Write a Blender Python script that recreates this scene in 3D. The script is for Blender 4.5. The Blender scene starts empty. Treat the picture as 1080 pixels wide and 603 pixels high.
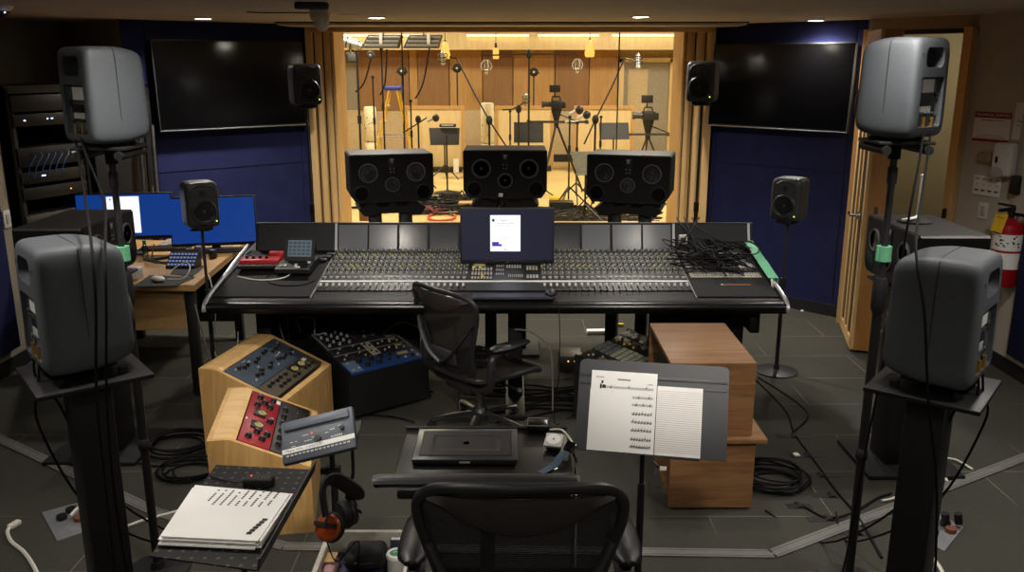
import bpy, bmesh, math, random
from mathutils import Vector, Matrix, Euler
R = math.radians
rnd = random.Random(7)
SC = bpy.context.scene
COL = SC.collection

# ------------------------------------------------------------------ camera model (1080 x 603 frame)
FPX, PITCH, CAMH = 920.0, R(14.4), 2.1
def at(u, v, x=None, y=None, z=None, t=None):
    """world point seen at pixel (u, v) on the plane x=, y= or z= (or at depth t)"""
    a = (u - 540) / FPX; b = (301.5 - v) / FPX
    d = Vector((a, math.cos(PITCH) + b * math.sin(PITCH), -math.sin(PITCH) + b * math.cos(PITCH)))
    if t is None:
        if x is not None: t = x / d.x
        elif y is not None: t = y / d.y
        else: t = (z - CAMH) / d.z
    return Vector((0, 0, CAMH)) + d * t

# ------------------------------------------------------------------ materials
def lin(h):
    h = h.lstrip('#')
    c = [int(h[i:i + 2], 16) / 255 for i in (0, 2, 4)]
    return tuple(x / 12.92 if x <= .04045 else ((x + .055) / 1.055) ** 2.4 for x in c) + (1,)
def new_mat(name):
    m = bpy.data.materials.new(name); m.use_nodes = True
    nt = m.node_tree
    return m, nt, nt.nodes['Principled BSDF']
def node(nt, t, **kw):
    n = nt.nodes.new(t)
    for k, v in kw.items():
        if hasattr(n, k) and k not in n.inputs: setattr(n, k, v)
        else: n.inputs[k].default_value = v
    return n
def mat(name, col, rough=.5, metal=0, spec=.5, var=.12, scale=30, bump=0, bscale=400, coat=0, stretch=(1, 1, 1)):
    """plain finish with a little procedural unevenness in colour and surface"""
    m, nt, b = new_mat(name)
    b.inputs['Roughness'].default_value = rough; b.inputs['Metallic'].default_value = metal
    b.inputs['Specular IOR Level'].default_value = spec; b.inputs['Coat Weight'].default_value = coat
    c = lin(col)
    tc = node(nt, 'ShaderNodeTexCoord'); mp = node(nt, 'ShaderNodeMapping'); mp.inputs['Scale'].default_value = stretch
    nt.links.new(tc.outputs['Object'], mp.inputs['Vector'])
    nz = node(nt, 'ShaderNodeTexNoise', Scale=scale, Detail=3.0)
    nt.links.new(mp.outputs[0], nz.inputs['Vector'])
    rp = node(nt, 'ShaderNodeValToRGB')
    rp.color_ramp.elements[0].position = .3; rp.color_ramp.elements[1].position = .7
    rp.color_ramp.elements[0].color = tuple(x * (1 - var) for x in c[:3]) + (1,)
    rp.color_ramp.elements[1].color = tuple(min(1, x * (1 + var)) for x in c[:3]) + (1,)
    nt.links.new(nz.outputs['Fac'], rp.inputs['Fac']); nt.links.new(rp.outputs['Color'], b.inputs['Base Color'])
    if bump:
        n2 = node(nt, 'ShaderNodeTexNoise', Scale=bscale, Detail=2.0)
        nt.links.new(mp.outputs[0], n2.inputs['Vector'])
        bp = node(nt, 'ShaderNodeBump', Strength=bump, Distance=.002)
        nt.links.new(n2.outputs['Fac'], bp.inputs['Height']); nt.links.new(bp.outputs[0], b.inputs['Normal'])
    return m
def wood(name, c1, c2, rough=.45, grain=(1, 14, 14), scale=2.2, dist=1.5, spec=.4):
    m, nt, b = new_mat(name)
    b.inputs['Roughness'].default_value = rough; b.inputs['Specular IOR Level'].default_value = spec
    tc = node(nt, 'ShaderNodeTexCoord'); mp = node(nt, 'ShaderNodeMapping'); mp.inputs['Scale'].default_value = grain
    nt.links.new(tc.outputs['Object'], mp.inputs['Vector'])
    n1 = node(nt, 'ShaderNodeTexNoise', Scale=scale, Detail=6.0, Roughness=.6, Distortion=dist)
    nt.links.new(mp.outputs[0], n1.inputs['Vector'])
    rp = node(nt, 'ShaderNodeValToRGB')
    rp.color_ramp.elements[0].position = .3; rp.color_ramp.elements[1].position = .7
    rp.color_ramp.elements[0].color = lin(c1); rp.color_ramp.elements[1].color = lin(c2)
    nt.links.new(n1.outputs['Fac'], rp.inputs['Fac']); nt.links.new(rp.outputs['Color'], b.inputs['Base Color'])
    bp = node(nt, 'ShaderNodeBump', Strength=.08, Distance=.002)
    nt.links.new(n1.outputs['Fac'], bp.inputs['Height']); nt.links.new(bp.outputs[0], b.inputs['Normal'])
    return m
def glow(name, col, strength):
    m, nt, b = new_mat(name)
    b.inputs['Base Color'].default_value = (0, 0, 0, 1); b.inputs['Roughness'].default_value = .4
    b.inputs['Emission Color'].default_value = lin(col); b.inputs['Emission Strength'].default_value = strength
    return m
def glass_pane(name, refl=.07, tint='#fbfbf6'):
    m, nt, b = new_mat(name); nt.nodes.remove(b)
    out = nt.nodes['Material Output']
    tr = node(nt, 'ShaderNodeBsdfTransparent'); tr.inputs['Color'].default_value = lin(tint)
    gl = node(nt, 'ShaderNodeBsdfGlossy'); gl.inputs['Roughness'].default_value = .015
    lw = node(nt, 'ShaderNodeLayerWeight', Blend=.25)
    mr = node(nt, 'ShaderNodeMapRange'); mr.inputs['To Min'].default_value = refl * .6; mr.inputs['To Max'].default_value = min(1, refl * 6)
    nt.links.new(lw.outputs['Fresnel'], mr.inputs['Value'])
    mx = node(nt, 'ShaderNodeMixShader')
    nt.links.new(mr.outputs[0], mx.inputs[0]); nt.links.new(tr.outputs[0], mx.inputs[1]); nt.links.new(gl.outputs[0], mx.inputs[2])
    nt.links.new(mx.outputs[0], out.inputs['Surface'])
    return m
def mesh_fabric(name, col, scale, openness):
    """woven open mesh: threads with see-through gaps"""
    m, nt, b = new_mat(name)
    out = nt.nodes['Material Output']
    b.inputs['Base Color'].default_value = lin(col); b.inputs['Roughness'].default_value = .6
    tc = node(nt, 'ShaderNodeTexCoord')
    w1 = node(nt, 'ShaderNodeTexWave', Scale=scale * .5, Distortion=2.0); w1.bands_direction = 'Z'
    w2 = node(nt, 'ShaderNodeTexWave', Scale=scale * 1.6, Distortion=.2); w2.bands_direction = 'X'
    nt.links.new(tc.outputs['Object'], w1.inputs['Vector']); nt.links.new(tc.outputs['Object'], w2.inputs['Vector'])
    mu = node(nt, 'ShaderNodeMath', operation='MULTIPLY')
    nt.links.new(w1.outputs['Fac'], mu.inputs[0]); nt.links.new(w2.outputs['Fac'], mu.inputs[1])
    mr = node(nt, 'ShaderNodeMapRange'); mr.inputs['To Min'].default_value = 0; mr.inputs['To Max'].default_value = openness
    nt.links.new(mu.outputs[0], mr.inputs['Value'])
    tr = node(nt, 'ShaderNodeBsdfTransparent'); mx = node(nt, 'ShaderNodeMixShader')
    nt.links.new(mr.outputs[0], mx.inputs[0]); nt.links.new(b.outputs[0], mx.inputs[1]); nt.links.new(tr.outputs[0], mx.inputs[2])
    nt.links.new(mx.outputs[0], out.inputs['Surface'])
    return m

BLACK = mat('black_satin', '#131315', .48, var=.15)
BLACKM = mat('black_matte', '#0e0e0f', .75, var=.15, bump=.1)
BLACKG = mat('black_gloss', '#0c0c0e', .18, var=.1)
RUBBER = mat('cable_rubber', '#0b0b0c', .65, var=.1, spec=.2)
DGREY = mat('dark_grey_plastic', '#2c2d30', .5, var=.1)
MGREY = mat('mid_grey_plastic', '#5d5f63', .5, var=.1)
LGREY = mat('light_grey_plastic', '#b3b3b0', .45, var=.06)
WHITE = mat('white_plastic', '#dcdbd6', .4, var=.04)
PAPER = mat('white_paper', '#e9e8e6', .8, var=.03, scale=6)
INK = mat('black_ink', '#26262a', .8, var=.1)
CHROME = mat('chrome', '#c9c9cb', .18, metal=1, var=.05)
STEEL = mat('brushed_steel', '#8d8e92', .38, metal=1, var=.1)
ALU = mat('silver_aluminium', '#a9abb0', .35, metal=.8, var=.06)
BRASS = mat('gold_connector', '#c9a25a', .35, metal=.9, var=.06)
RED = mat('red_paint', '#b0161c', .4, var=.1)
GTAPE = mat('green_tape', '#74c298', .6, var=.1, scale=60)
YELLOW = mat('yellow_paint', '#e0b52c', .45, var=.08)
WHITECABLE = mat('white_cable', '#d7d4ca', .5, var=.05)
LEDB = glow('blue_white_led', '#a9b4ff', 6)
LEDG = glow('green_led', '#b8d24a', 2.5)
LEDR = glow('red_led', '#ff3a30', 3)
LEDO = glow('amber_led', '#ffae3a', 3)

# ------------------------------------------------------------------ mesh builder
class MB:
    def __init__(s, m=None, root=None, M=None):
        s.v = []; s.f = []; s.fm = []; s.mats = []; s.i = 0
        s.M = M or Matrix.Identity(4)
        if root is not None: s.M = root.matrix_basis.inverted() @ s.M   # geometry given in world coordinates
        if m: s.use(m)
    def use(s, m):
        if m not in s.mats: s.mats.append(m)
        s.i = s.mats.index(m); return s
    def add(s, vs, fs, M=None):
        n = len(s.v); T = s.M @ M if M is not None else s.M
        s.v += [T @ Vector(p) for p in vs]
        s.f += [tuple(n + k for k in f) for f in fs]; s.fm += [s.i] * len(fs); return s
    def addbm(s, bm, M=None):
        bm.verts.index_update()
        s.add([v.co.copy() for v in bm.verts], [[v.index for v in f.verts] for f in bm.faces], M); bm.free(); return s
    def box(s, c, d, rot=None, bev=0, seg=2, M=None):
        T = Matrix.Translation(c)
        if rot is not None: T = T @ Euler(rot).to_matrix().to_4x4()
        if M is not None: T = M @ T
        if bev:
            bm = bmesh.new(); bmesh.ops.create_cube(bm, size=1)
            for v in bm.verts: v.co = Vector((v.co.x * d[0], v.co.y * d[1], v.co.z * d[2]))
            bmesh.ops.bevel(bm, geom=bm.edges[:], offset=min(bev, min(d) * .49), segments=seg, affect='EDGES', profile=.5)
            return s.addbm(bm, T)
        x, y, z = (k / 2 for k in d)
        return s.add([(-x, -y, -z), (x, -y, -z), (x, y, -z), (-x, y, -z), (-x, -y, z), (x, -y, z), (x, y, z), (-x, y, z)],
                     [(0, 3, 2, 1), (4, 5, 6, 7), (0, 1, 5, 4), (1, 2, 6, 5), (2, 3, 7, 6), (3, 0, 4, 7)], T)
    def cyl(s, p0, p1, r0, r1=None, n=14, caps=True, M=None):
        r1 = r0 if r1 is None else r1
        p0 = Vector(p0); p1 = Vector(p1); d = (p1 - p0)
        q = d.to_track_quat('Z', 'Y').to_matrix()
        vs = []
        for p, r in ((p0, r0), (p1, r1)):
            for k in range(n):
                a = 2 * math.pi * k / n; vs.append(p + q @ Vector((r * math.cos(a), r * math.sin(a), 0)))
        fs = [(k, (k + 1) % n, n + (k + 1) % n, n + k) for k in range(n)]
        if caps: fs += [tuple(range(n - 1, -1, -1)), tuple(range(n, 2 * n))]
        return s.add(vs, fs, M)
    def lathe(s, prof, n=24, M=None, sx=1, sy=1):
        vs = []; fs = []
        for r, z in prof:
            for k in range(n):
                a = 2 * math.pi * k / n; vs.append((r * math.cos(a) * sx, r * math.sin(a) * sy, z))
        for j in range(len(prof) - 1):
            for k in range(n):
                fs.append((j * n + k, j * n + (k + 1) % n, (j + 1) * n + (k + 1) % n, (j + 1) * n + k))
        if prof[0][0] > 1e-6: fs.append(tuple(range(n - 1, -1, -1)))
        if prof[-1][0] > 1e-6: fs.append(tuple(range((len(prof) - 1) * n, len(prof) * n)))
        return s.add(vs, fs, M)
    def tube(s, pts, r, n=6, smooth=True, sub=5, closed=False, flat=None, M=None):
        P = [Vector(p) for p in pts]
        if smooth and len(P) > 2: P = crom(P, sub, closed)
        N = len(P); vs = []; fs = []; up = None
        for k in range(N):
            if closed: d = P[(k + 1) % N] - P[k - 1]
            else: d = P[min(k + 1, N - 1)] - P[max(k - 1, 0)]
            if d.length < 1e-9: d = Vector((0, 0, 1))
            d.normalize()
            if up is None:
                up = Vector((0, 0, 1)) if abs(d.z) < .9 else Vector((1, 0, 0))
            sd = d.cross(up)
            if sd.length < 1e-6: sd = d.orthogonal()
            sd.normalize(); up = sd.cross(d).normalized()
            rr = r(k / (N - 1)) if callable(r) else r
            for j in range(n):
                a = 2 * math.pi * (j + .5) / n
                ca, sa = math.cos(a), math.sin(a)
                if flat: vs.append(P[k] + sd * (ca * flat[0]) + up * (sa * flat[1]))
                else: vs.append(P[k] + sd * (ca * rr) + up * (sa * rr))
        for k in range(N if closed else N - 1):
            for j in range(n):
                fs.append((k * n + j, k * n + (j + 1) % n, ((k + 1) % N) * n + (j + 1) % n, ((k + 1) % N) * n + j))
        if not closed: fs += [tuple(range(n - 1, -1, -1)), tuple(range((N - 1) * n, N * n))]
        return s.add(vs, fs, M)
    def prism(s, poly, h, M=None, z0=0):
        n = len(poly)
        vs = [(p[0], p[1], z0) for p in poly] + [(p[0], p[1], z0 + h) for p in poly]
        fs = [tuple(range(n - 1, -1, -1)), tuple(range(n, 2 * n))] + [(k, (k + 1) % n, n + (k + 1) % n, n + k) for k in range(n)]
        return s.add(vs, fs, M)
    def xprism(s, prof, x0, x1, M=None):
        """profile in (y, z) extruded along x"""
        T = Matrix(((0, 0, 1, 0), (1, 0, 0, 0), (0, 1, 0, 0), (0, 0, 0, 1)))
        return s.prism(prof, x1 - x0, (M @ T) if M is not None else T, x0)
    def ball(s, c, r, n=14, M=None):
        r = (r, r, r) if not isinstance(r, (tuple, list)) else r
        pr = [(math.sin(math.pi * k / n), -math.cos(math.pi * k / n)) for k in range(n + 1)]
        T = Matrix.Translation(c) @ Matrix.Diagonal((r[0], r[1], r[2], 1))
        return s.lathe([(max(a, 1e-7), b) for a, b in pr], n + 4, (M @ T) if M is not None else T)
    def quad(s, a, b, c, d):
        return s.add([a, b, c, d], [(0, 1, 2, 3)])
    def slab(s, a, b, c, d, th):
        """flat board with corners a b c d, thickness th along -normal"""
        a, b, c, d = (Vector(p) for p in (a, b, c, d)); n = (b - a).cross(d - a).normalized() * th
        return s.add([a - n, b - n, c - n, d - n, a, b, c, d],
                     [(0, 3, 2, 1), (4, 5, 6, 7), (0, 1, 5, 4), (1, 2, 6, 5), (2, 3, 7, 6), (3, 0, 4, 7)])
    def text(s, txt, size, M, ext=.0004, align='CENTER'):
        cu = bpy.data.curves.new('t', 'FONT'); cu.body = txt; cu.size = size; cu.extrude = ext
        cu.align_x = align; cu.align_y = 'CENTER'; cu.resolution_u = 2
        o = bpy.data.objects.new('t', cu); COL.objects.link(o)
        bpy.context.view_layer.update()
        me = o.evaluated_get(bpy.context.evaluated_depsgraph_get()).to_mesh()
        s.add([v.co.copy() for v in me.vertices], [tuple(p.vertices) for p in me.polygons], M)
        o.to_mesh_clear(); bpy.data.objects.remove(o); bpy.data.curves.remove(cu); return s
    def done(s, name, parent=None, tagv=None, angle=35, kind=None):
        me = bpy.data.meshes.new(name)
        off = Vector((0, 0, 0))
        if parent is None and tagv is not None:
            xs = [p.x for p in s.v]; ys = [p.y for p in s.v]; zs = [p.z for p in s.v]
            off = Vector(((min(xs) + max(xs)) / 2, (min(ys) + max(ys)) / 2, min(zs)))
        me.from_pydata([p - off for p in s.v], [], s.f)
        for m in s.mats: me.materials.append(m)
        me.polygons.foreach_set('material_index', s.fm)
        me.polygons.foreach_set('use_smooth', [True] * len(s.f))
        me.update(); me.set_sharp_from_angle(angle=R(angle))
        o = bpy.data.objects.new(name, me); COL.objects.link(o)
        if parent is not None: o.parent = parent
        else: o.location = off
        if tagv is not None: tag(o, *tagv)
        if kind: o['kind'] = kind
        return o
def each(name, parent, m, items, fn, angle=35):
    """one part object per item"""
    out = []
    for it in items:
        b = MB(m); fn(b, it); out.append(b.done(name, parent, None, angle))
    return out
def crom(P, sub, closed=False):
    out = []; n = len(P)
    for k in range(n if closed else n - 1):
        if closed: a, b, c, d = P[k - 1], P[k], P[(k + 1) % n], P[(k + 2) % n]
        else: a, b, c, d = P[max(k - 1, 0)], P[k], P[k + 1], P[min(k + 2, n - 1)]
        for j in range(sub):
            t = j / sub
            out.append(.5 * ((2 * b) + (c - a) * t + (2 * a - 5 * b + 4 * c - d) * t * t + (3 * b - a - 3 * c + d) * t ** 3))
    if not closed: out.append(P[-1])
    return out
def tag(o, label, cat, group=None):
    o['label'] = label; o['category'] = cat
    if group: o['group'] = group
    return o
def thing(name, label, cat, loc=(0, 0, 0), rz=0, group=None, rot=None):
    o = bpy.data.objects.new(name, None); COL.objects.link(o)
    o.empty_display_size = .05; o.location = loc; o.rotation_euler = rot if rot else (0, 0, rz)
    bpy.context.view_layer.update()
    return tag(o, label, cat, group)
def dup(root, loc=None, rz=None, label=None, group=None, scale=None):
    r = root.copy(); COL.objects.link(r)
    if loc is not None: r.location = loc
    if rz is not None: r.rotation_euler = (0, 0, rz)
    if scale is not None: r.scale = (scale,) * 3
    if label: r['label'] = label
    if group: r['group'] = group
    kids = [c for c in bpy.data.objects if c.parent == root]
    for ch in kids:
        c = ch.copy(); COL.objects.link(c); c.parent = r
        for g in [k for k in bpy.data.objects if k.parent == ch]:
            d = g.copy(); COL.objects.link(d); d.parent = c
    return r
def struct(mb, name, parent=None):
    o = mb.done(name, parent); 
    if parent is None: o['kind'] = 'structure'
    return o
def cable(pts, r, label, m=RUBBER, name='cable', group=None, cat='cable', sub=6, ends=None):
    b = MB(m); b.tube(pts, r, 6, True, sub)
    return b.done(name, None, (label, cat, group))
def frame_M(o, x, y):
    """matrix with origin o, x axis along x, y axis roughly along y"""
    x = Vector(x).normalized(); z = x.cross(Vector(y)).normalized(); y = z.cross(x)
    M = Matrix((x, y, z)).transposed().to_4x4(); M.translation = Vector(o); return M
# ================================================================== SETTING
CEIL = 2.42
def carpet():
    m, nt, b = new_mat('carpet_planks')
    b.inputs['Roughness'].default_value = .95; b.inputs['Specular IOR Level'].default_value = .15
    tc = node(nt, 'ShaderNodeTexCoord')
    br = node(nt, 'ShaderNodeTexBrick', Scale=1.0)
    br.offset = .37; br.inputs['Brick Width'].default_value = .94; br.inputs['Row Height'].default_value = .47
    br.inputs['Mortar Size'].default_value = .003; br.inputs['Bias'].default_value = 0
    br.inputs['Color1'].default_value = lin('#43423e'); br.inputs['Color2'].default_value = lin('#484947'); br.inputs['Mortar'].default_value = lin('#85837a')
    nt.links.new(tc.outputs['Object'], br.inputs['Vector'])
    # streaky tufts
    mp = node(nt, 'ShaderNodeMapping'); mp.inputs['Scale'].default_value = (6, 90, 1)
    nt.links.new(tc.outputs['Object'], mp.inputs['Vector'])
    nz = node(nt, 'ShaderNodeTexNoise', Scale=4.0, Detail=4.0); nt.links.new(mp.outputs[0], nz.inputs['Vector'])
    mx = node(nt, 'ShaderNodeMix', data_type='RGBA', blend_type='MULTIPLY'); mx.inputs['Factor'].default_value = .55
    rp = node(nt, 'ShaderNodeValToRGB'); rp.color_ramp.elements[0].position = .3; rp.color_ramp.elements[1].position = .7
    rp.color_ramp.elements[0].color = (.45, .45, .45, 1)
    nt.links.new(nz.outputs['Fac'], rp.inputs['Fac'])
    nt.links.new(br.outputs['Color'], mx.inputs[6]); nt.links.new(rp.outputs['Color'], mx.inputs[7])
    # seams fade out here and there
    n3 = node(nt, 'ShaderNodeTexNoise', Scale=1.1, Detail=0.0); nt.links.new(tc.outputs['Object'], n3.inputs['Vector'])
    r3 = node(nt, 'ShaderNodeValToRGB'); r3.color_ramp.elements[0].position = .46; r3.color_ramp.elements[1].position = .6
    nt.links.new(n3.outputs['Fac'], r3.inputs['Fac'])
    m2 = node(nt, 'ShaderNodeMath', operation='MULTIPLY'); nt.links.new(r3.outputs['Color'], m2.inputs[0]); nt.links.new(br.outputs['Fac'], m2.inputs[1])
    base = node(nt, 'ShaderNodeMix', data_type='RGBA'); base.inputs[6].default_value = lin('#46453f'); base.inputs[7].default_value = lin('#77756a')
    nt.links.new(m2.outputs[0], base.inputs['Factor'])
    nt.links.new(base.outputs[2], mx.inputs[6])
    nt.links.new(mx.outputs[2], b.inputs['Base Color'])
    bp = node(nt, 'ShaderNodeBump', Strength=.35, Distance=.004); nt.links.new(nz.outputs['Fac'], bp.inputs['Height']); nt.links.new(bp.outputs[0], b.inputs['Normal'])
    return m
CARPET = carpet()
PAINT = mat('ceiling_paint', '#c4b9ae', .85, var=.04, scale=3)
BEIGE = mat('beige_wall_paint', '#9a9080', .85, var=.04, scale=4)
HALLP = mat('hall_wall_paint', '#8a8063', .85, var=.04, scale=4)
WHITEP = mat('white_wall_paint', '#b9b2a6', .8, var=.03, scale=4)
NAVY = mat('navy_acoustic_fabric', '#282c52', .95, spec=.1, var=.12, scale=8, bump=.4, bscale=700)
MAPLE = wood('maple', '#c6a069', '#dcba84', .4, (10, 10, 1), 1.6)
MAPLEH = wood('maple_along_x', '#c09a63', '#d8b57e', .4, (1, 10, 10), 1.6)
DARKSKIRT = mat('dark_baseboard', '#1b1b1d', .6)

# floor
b = MB(CARPET); b.slab((-5, -2.2, 0), (5, -2.2, 0), (5, 9.0, 0), (-5, 9.0, 0), .1); struct(b, 'floor')
# ceiling: main slab plus a lower front soffit with a black strip painted for its shadow gap
b = MB(PAINT)
b.slab((-5, 9, CEIL), (5, 9, CEIL), (5, -2.2, CEIL), (-5, -2.2, CEIL), .12)
struct(b, 'ceiling')
b = MB(PAINT); b.box((0, 7.8, CEIL - .012), (3.9, .5, .024)); struct(b, 'trim_1')
b = MB(BLACKM); b.box((0, 7.5, CEIL - .004), (3.9, .05, .008)); struct(b, 'trim_2')

def wall(name, pts, z0, z1, m, th=.1):
    b = MB(m)
    for p, q in zip(pts[:-1], pts[1:]):
        b.slab((p[0], p[1], z0), (q[0], q[1], z0), (q[0], q[1], z1), (p[0], p[1], z1), th)
    return struct(b, name)
WLX, WRX = -1.83, 1.80
LEND, REND = (-3.05, 7.06), (2.78, 7.1)
wall('wall_front_left', [LEND, (WLX, 8.05)], 0, CEIL, NAVY, .12)
wall('wall_front_right', [(WRX, 8.05), REND], 0, CEIL, NAVY, .12)
wall('wall_left', [(-3.5, -2.2), (-3.5, 6.02), (-4.25, 6.3), (-3.8, 7.75), LEND], 0, CEIL, BEIGE)
JAMB = Vector((3.27, 6.36, 0)); WD = Vector((.45, -.893, 0))
e1 = JAMB + WD * .40
wall('wall_right', [(3.47, -2.2), (3.47, e1.y - .02), (e1.x, e1.y)][::-1] if False else [(JAMB.x, JAMB.y), (e1.x, e1.y), (3.47, -2.2)], 0, CEIL, WHITEP)
wall('wall_rear', [(3.6, -2.2), (-3.6, -2.2)], 0, CEIL, BEIGE)
# hall behind the open door
wall('wall_hall', [(2.6, 7.35), (3.2, 8.3), (4.9, 8.3), (4.9, 5.6), (3.75, 5.6)], 0, CEIL, HALLP)
b = MB(NAVY); b.box((-3.46, 4.6, 1.15), (.05, 2.42, 1.95), bev=.008); struct(b, 'trim_3')
b = MB(NAVY); b.box((3.43, 4.4, 1.0), (.05, 2.62, 1.7), bev=.008); struct(b, 'trim_4')
# seams of the fabric panels on the angled front walls
def seam(name, p, q, zs, vs):
    b = MB(mat('fabric_seam', '#171a3c', .95)); P = Vector((p[0], p[1], 0)); Q = Vector((q[0], q[1], 0)); n = (Q - P).normalized().cross(Vector((0, 0, 1))) * .003
    for z in zs: b.tube([P + n + Vector((0, 0, z)), Q + n + Vector((0, 0, z))], .003, 4, False)
    for s in vs:
        c = P.lerp(Q, s) + n; b.tube([c, c + Vector((0, 0, CEIL))], .003, 4, False)
    struct(b, name)
seam('trim_5', LEND, (WLX, 8.05), (1.22,), (.12, .93))
seam('trim_6', (WRX, 8.05), REND, (1.22,), (.05, .94))
def skirt(name, pts, h=.1):
    b = MB(DARKSKIRT)
    for p, q in zip(pts[:-1], pts[1:]):
        P = Vector((p[0], p[1], 0)); Q = Vector((q[0], q[1], 0)); n = (Q - P).normalized().cross(Vector((0, 0, 1))) * .015
        b.slab(P + n, Q + n, Q + n + Vector((0, 0, h)), P + n + Vector((0, 0, h)), .014)
    struct(b, name)
skirt('baseboard_left', [(-3.5, -2), (-3.5, 6.0)]); skirt('baseboard_right', [(e1.x, e1.y), (3.47, -2.1)])
skirt('baseboard_front_left', [LEND, (WLX, 8.05)]); skirt('baseboard_front_right', [(WRX, 8.05), REND])

# ------------------------------------------------------------------ control room window
GLASS = glass_pane('window_glass', .06)
w = bpy.data.objects.new('window_1', None); COL.objects.link(w); w['kind'] = 'structure'
b = MB(MAPLE)
for s, x0, x1 in ((-1, -1.83, -1.62), (1, 1.56, 1.80)):
    wd = x1 - x0
    # stepped jamb: three tall boards with dark reveals, then the deep reveal through the wall
    for k in range(3):
        xa = x0 + wd * k / 3 if s < 0 else x1 - wd * (k + 1) / 3
        b.use(MAPLE).box((xa + wd / 6, 8.03 + .05 * k, 1.21), (wd / 3 - .012, .1, 2.40))
        xe = xa + wd / 3 - .004 if s < 0 else xa + .004
        b.use(BLACKM).box((xe, 8.07 + .05 * k, 1.21), (.012, .06, 2.40))
    b.use(MAPLE).box((x1 + .012 if s < 0 else x0 - .012, 8.35, 1.21), (.025, .5, 2.40))
b.use(MAPLEH)
b.box((-.01, 8.06, 2.385), (3.6, .16, .06)); b.box((-.01, 8.35, 2.40), (3.6, .5, .03))
b.box((-.01, 8.06, .52), (3.6, .16, .08)); b.box((-.01, 8.35, .54), (3.3, .5, .04))
b.done('window_frame', w)
b = MB(NAVY); b.box((-.01, 8.09, .24), (3.6, .14, .48)); struct(b, 'wall_under_window')
xs = [-1.62, -.99, 0.965, 1.56]
for k in range(3):
    b = MB(GLASS); b.quad((xs[k] + .004, 8.14, .56), (xs[k + 1] - .004, 8.14, .56), (xs[k + 1] - .004, 8.14, 2.38), (xs[k] + .004, 8.14, 2.38))
    b.done('pane', w)
for k in (1, 2):
    b = MB(mat('glass_joint', '#5d5340', .4)); b.box((xs[k], 8.14, 1.47), (.012, .014, 1.82)); b.done('glass_joint', w)
xs = [-1.62, -1.14, 1.01, 1.56]
for k in range(3):
    b = MB(GLASS); b.quad((xs[k] + .004, 8.5, .56), (xs[k + 1] - .004, 8.53, .56), (xs[k + 1] - .004, 8.5, 2.38), (xs[k] + .004, 8.47, 2.38))
    b.done('pane', w)

# ------------------------------------------------------------------ door on the right
d = bpy.data.objects.new('door_1', None); COL.objects.link(d); d['kind'] = 'structure'
HINGE = Vector((2.70, 6.84, 0)); LEAD = Vector((2.535, 6.18, 0))
dx = (LEAD - HINGE).normalized(); nrm = Vector((-dx.y, dx.x, 0)); L = (LEAD - HINGE).length
M = Matrix((dx, nrm, Vector((0, 0, 1)))).transposed().to_4x4(); M.translation = HINGE
OAK = wood('oak_door', '#a9743f', '#c48f55', .45, (10, 10, 1), 1.6)
b = MB(OAK, M=M)
b.box((L / 2, .065, 1.17), (L, .12, 2.30), bev=.004)
b.done('leaf', d)
b = MB(MAPLE, M=M)   # battens of the acoustic leaf edge seen from the room
for f0 in (.05, .36, .62, .95): b.box((L * f0, -.006, 1.17), (.07, .022, 2.28))
for zz in (.06, 2.28): b.box((L * .5, -.006, zz), (L - .02, .022, .08))
b.use(BLACKM).box((L * .5, .0, 1.17), (L - .02, .012, 2.2)); b.done('edge_batten', d)
b = MB(CHROME, M=M); b.cyl((L - .08, -.03, 1.02), (L - .08, -.1, 1.02), .011); b.cyl((L - .08, -.09, 1.02), (L - .2, -.09, 1.02), .010)
b.cyl((L - .08, -.03, 1.02), (L - .08, -.042, 1.02), .03); b.done('handle', d)
b = MB(CHROME, M=M); b.box((L, .065, 1.0), (.004, .026, .2)); b.done('strike_plate', d)
# frame
b = MB(MAPLE)
b.box((JAMB.x - .03, JAMB.y + .03, 1.17), (.07, .09, 2.34), rot=(0, 0, R(-63)))
b.use(BLACK).box((JAMB.x - .085, JAMB.y + .0, 1.02), (.012, .03, .07), rot=(0, 0, R(-63)))
b.use(MAPLE).box((2.77, 6.98, 1.17), (.09, .12, 2.34), rot=(0, 0, R(-40)))
b.done('door_frame', d)
b = MB(BEIGE)
P, Q = Vector((2.75, 7.0, 0)), Vector((JAMB.x, JAMB.y, 0))
b.slab(P + Vector((0, 0, 2.33)), Q + Vector((0, 0, 2.33)), Q + Vector((0, 0, CEIL)), P + Vector((0, 0, CEIL)), .1); struct(b, 'wall_over_door')
b = MB(BLACK); b.slab(P + Vector((0, 0, 2.30)), Q + Vector((0, 0, 2.30)), Q + Vector((0, 0, 2.335)), P + Vector((0, 0, 2.335)), .12); b.done('door_head', d)

# grey metal cover strips let into the carpet
STRIP = mat('floor_strip_metal', '#6d6c68', .6, metal=.1, var=.1)
sp = [at(u, v, z=0) for u, v in ((-60, 435), (0, 465), (165, 541), (300, 577), (480, 583), (815, 585), (1080, 485), (1140, 460))]
for k, (i, j) in enumerate(((0, 2), (2, 3), (3, 5), (5, 7))):
    p, q = sp[i], sp[j]; dd = (q - p).normalized(); n = Vector((-dd.y, dd.x, 0)) * .032; up = Vector((0, 0, .008))
    b = MB(STRIP); b.slab(p - n + up, q - n + up, q + n + up, p + n + up, .008)
    for o in (-.6, .6): b.tube([p + n * o + up, q + n * o + up], .0025, 4, False)
    struct(b, 'trim_%d' % (7 + k))

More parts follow.
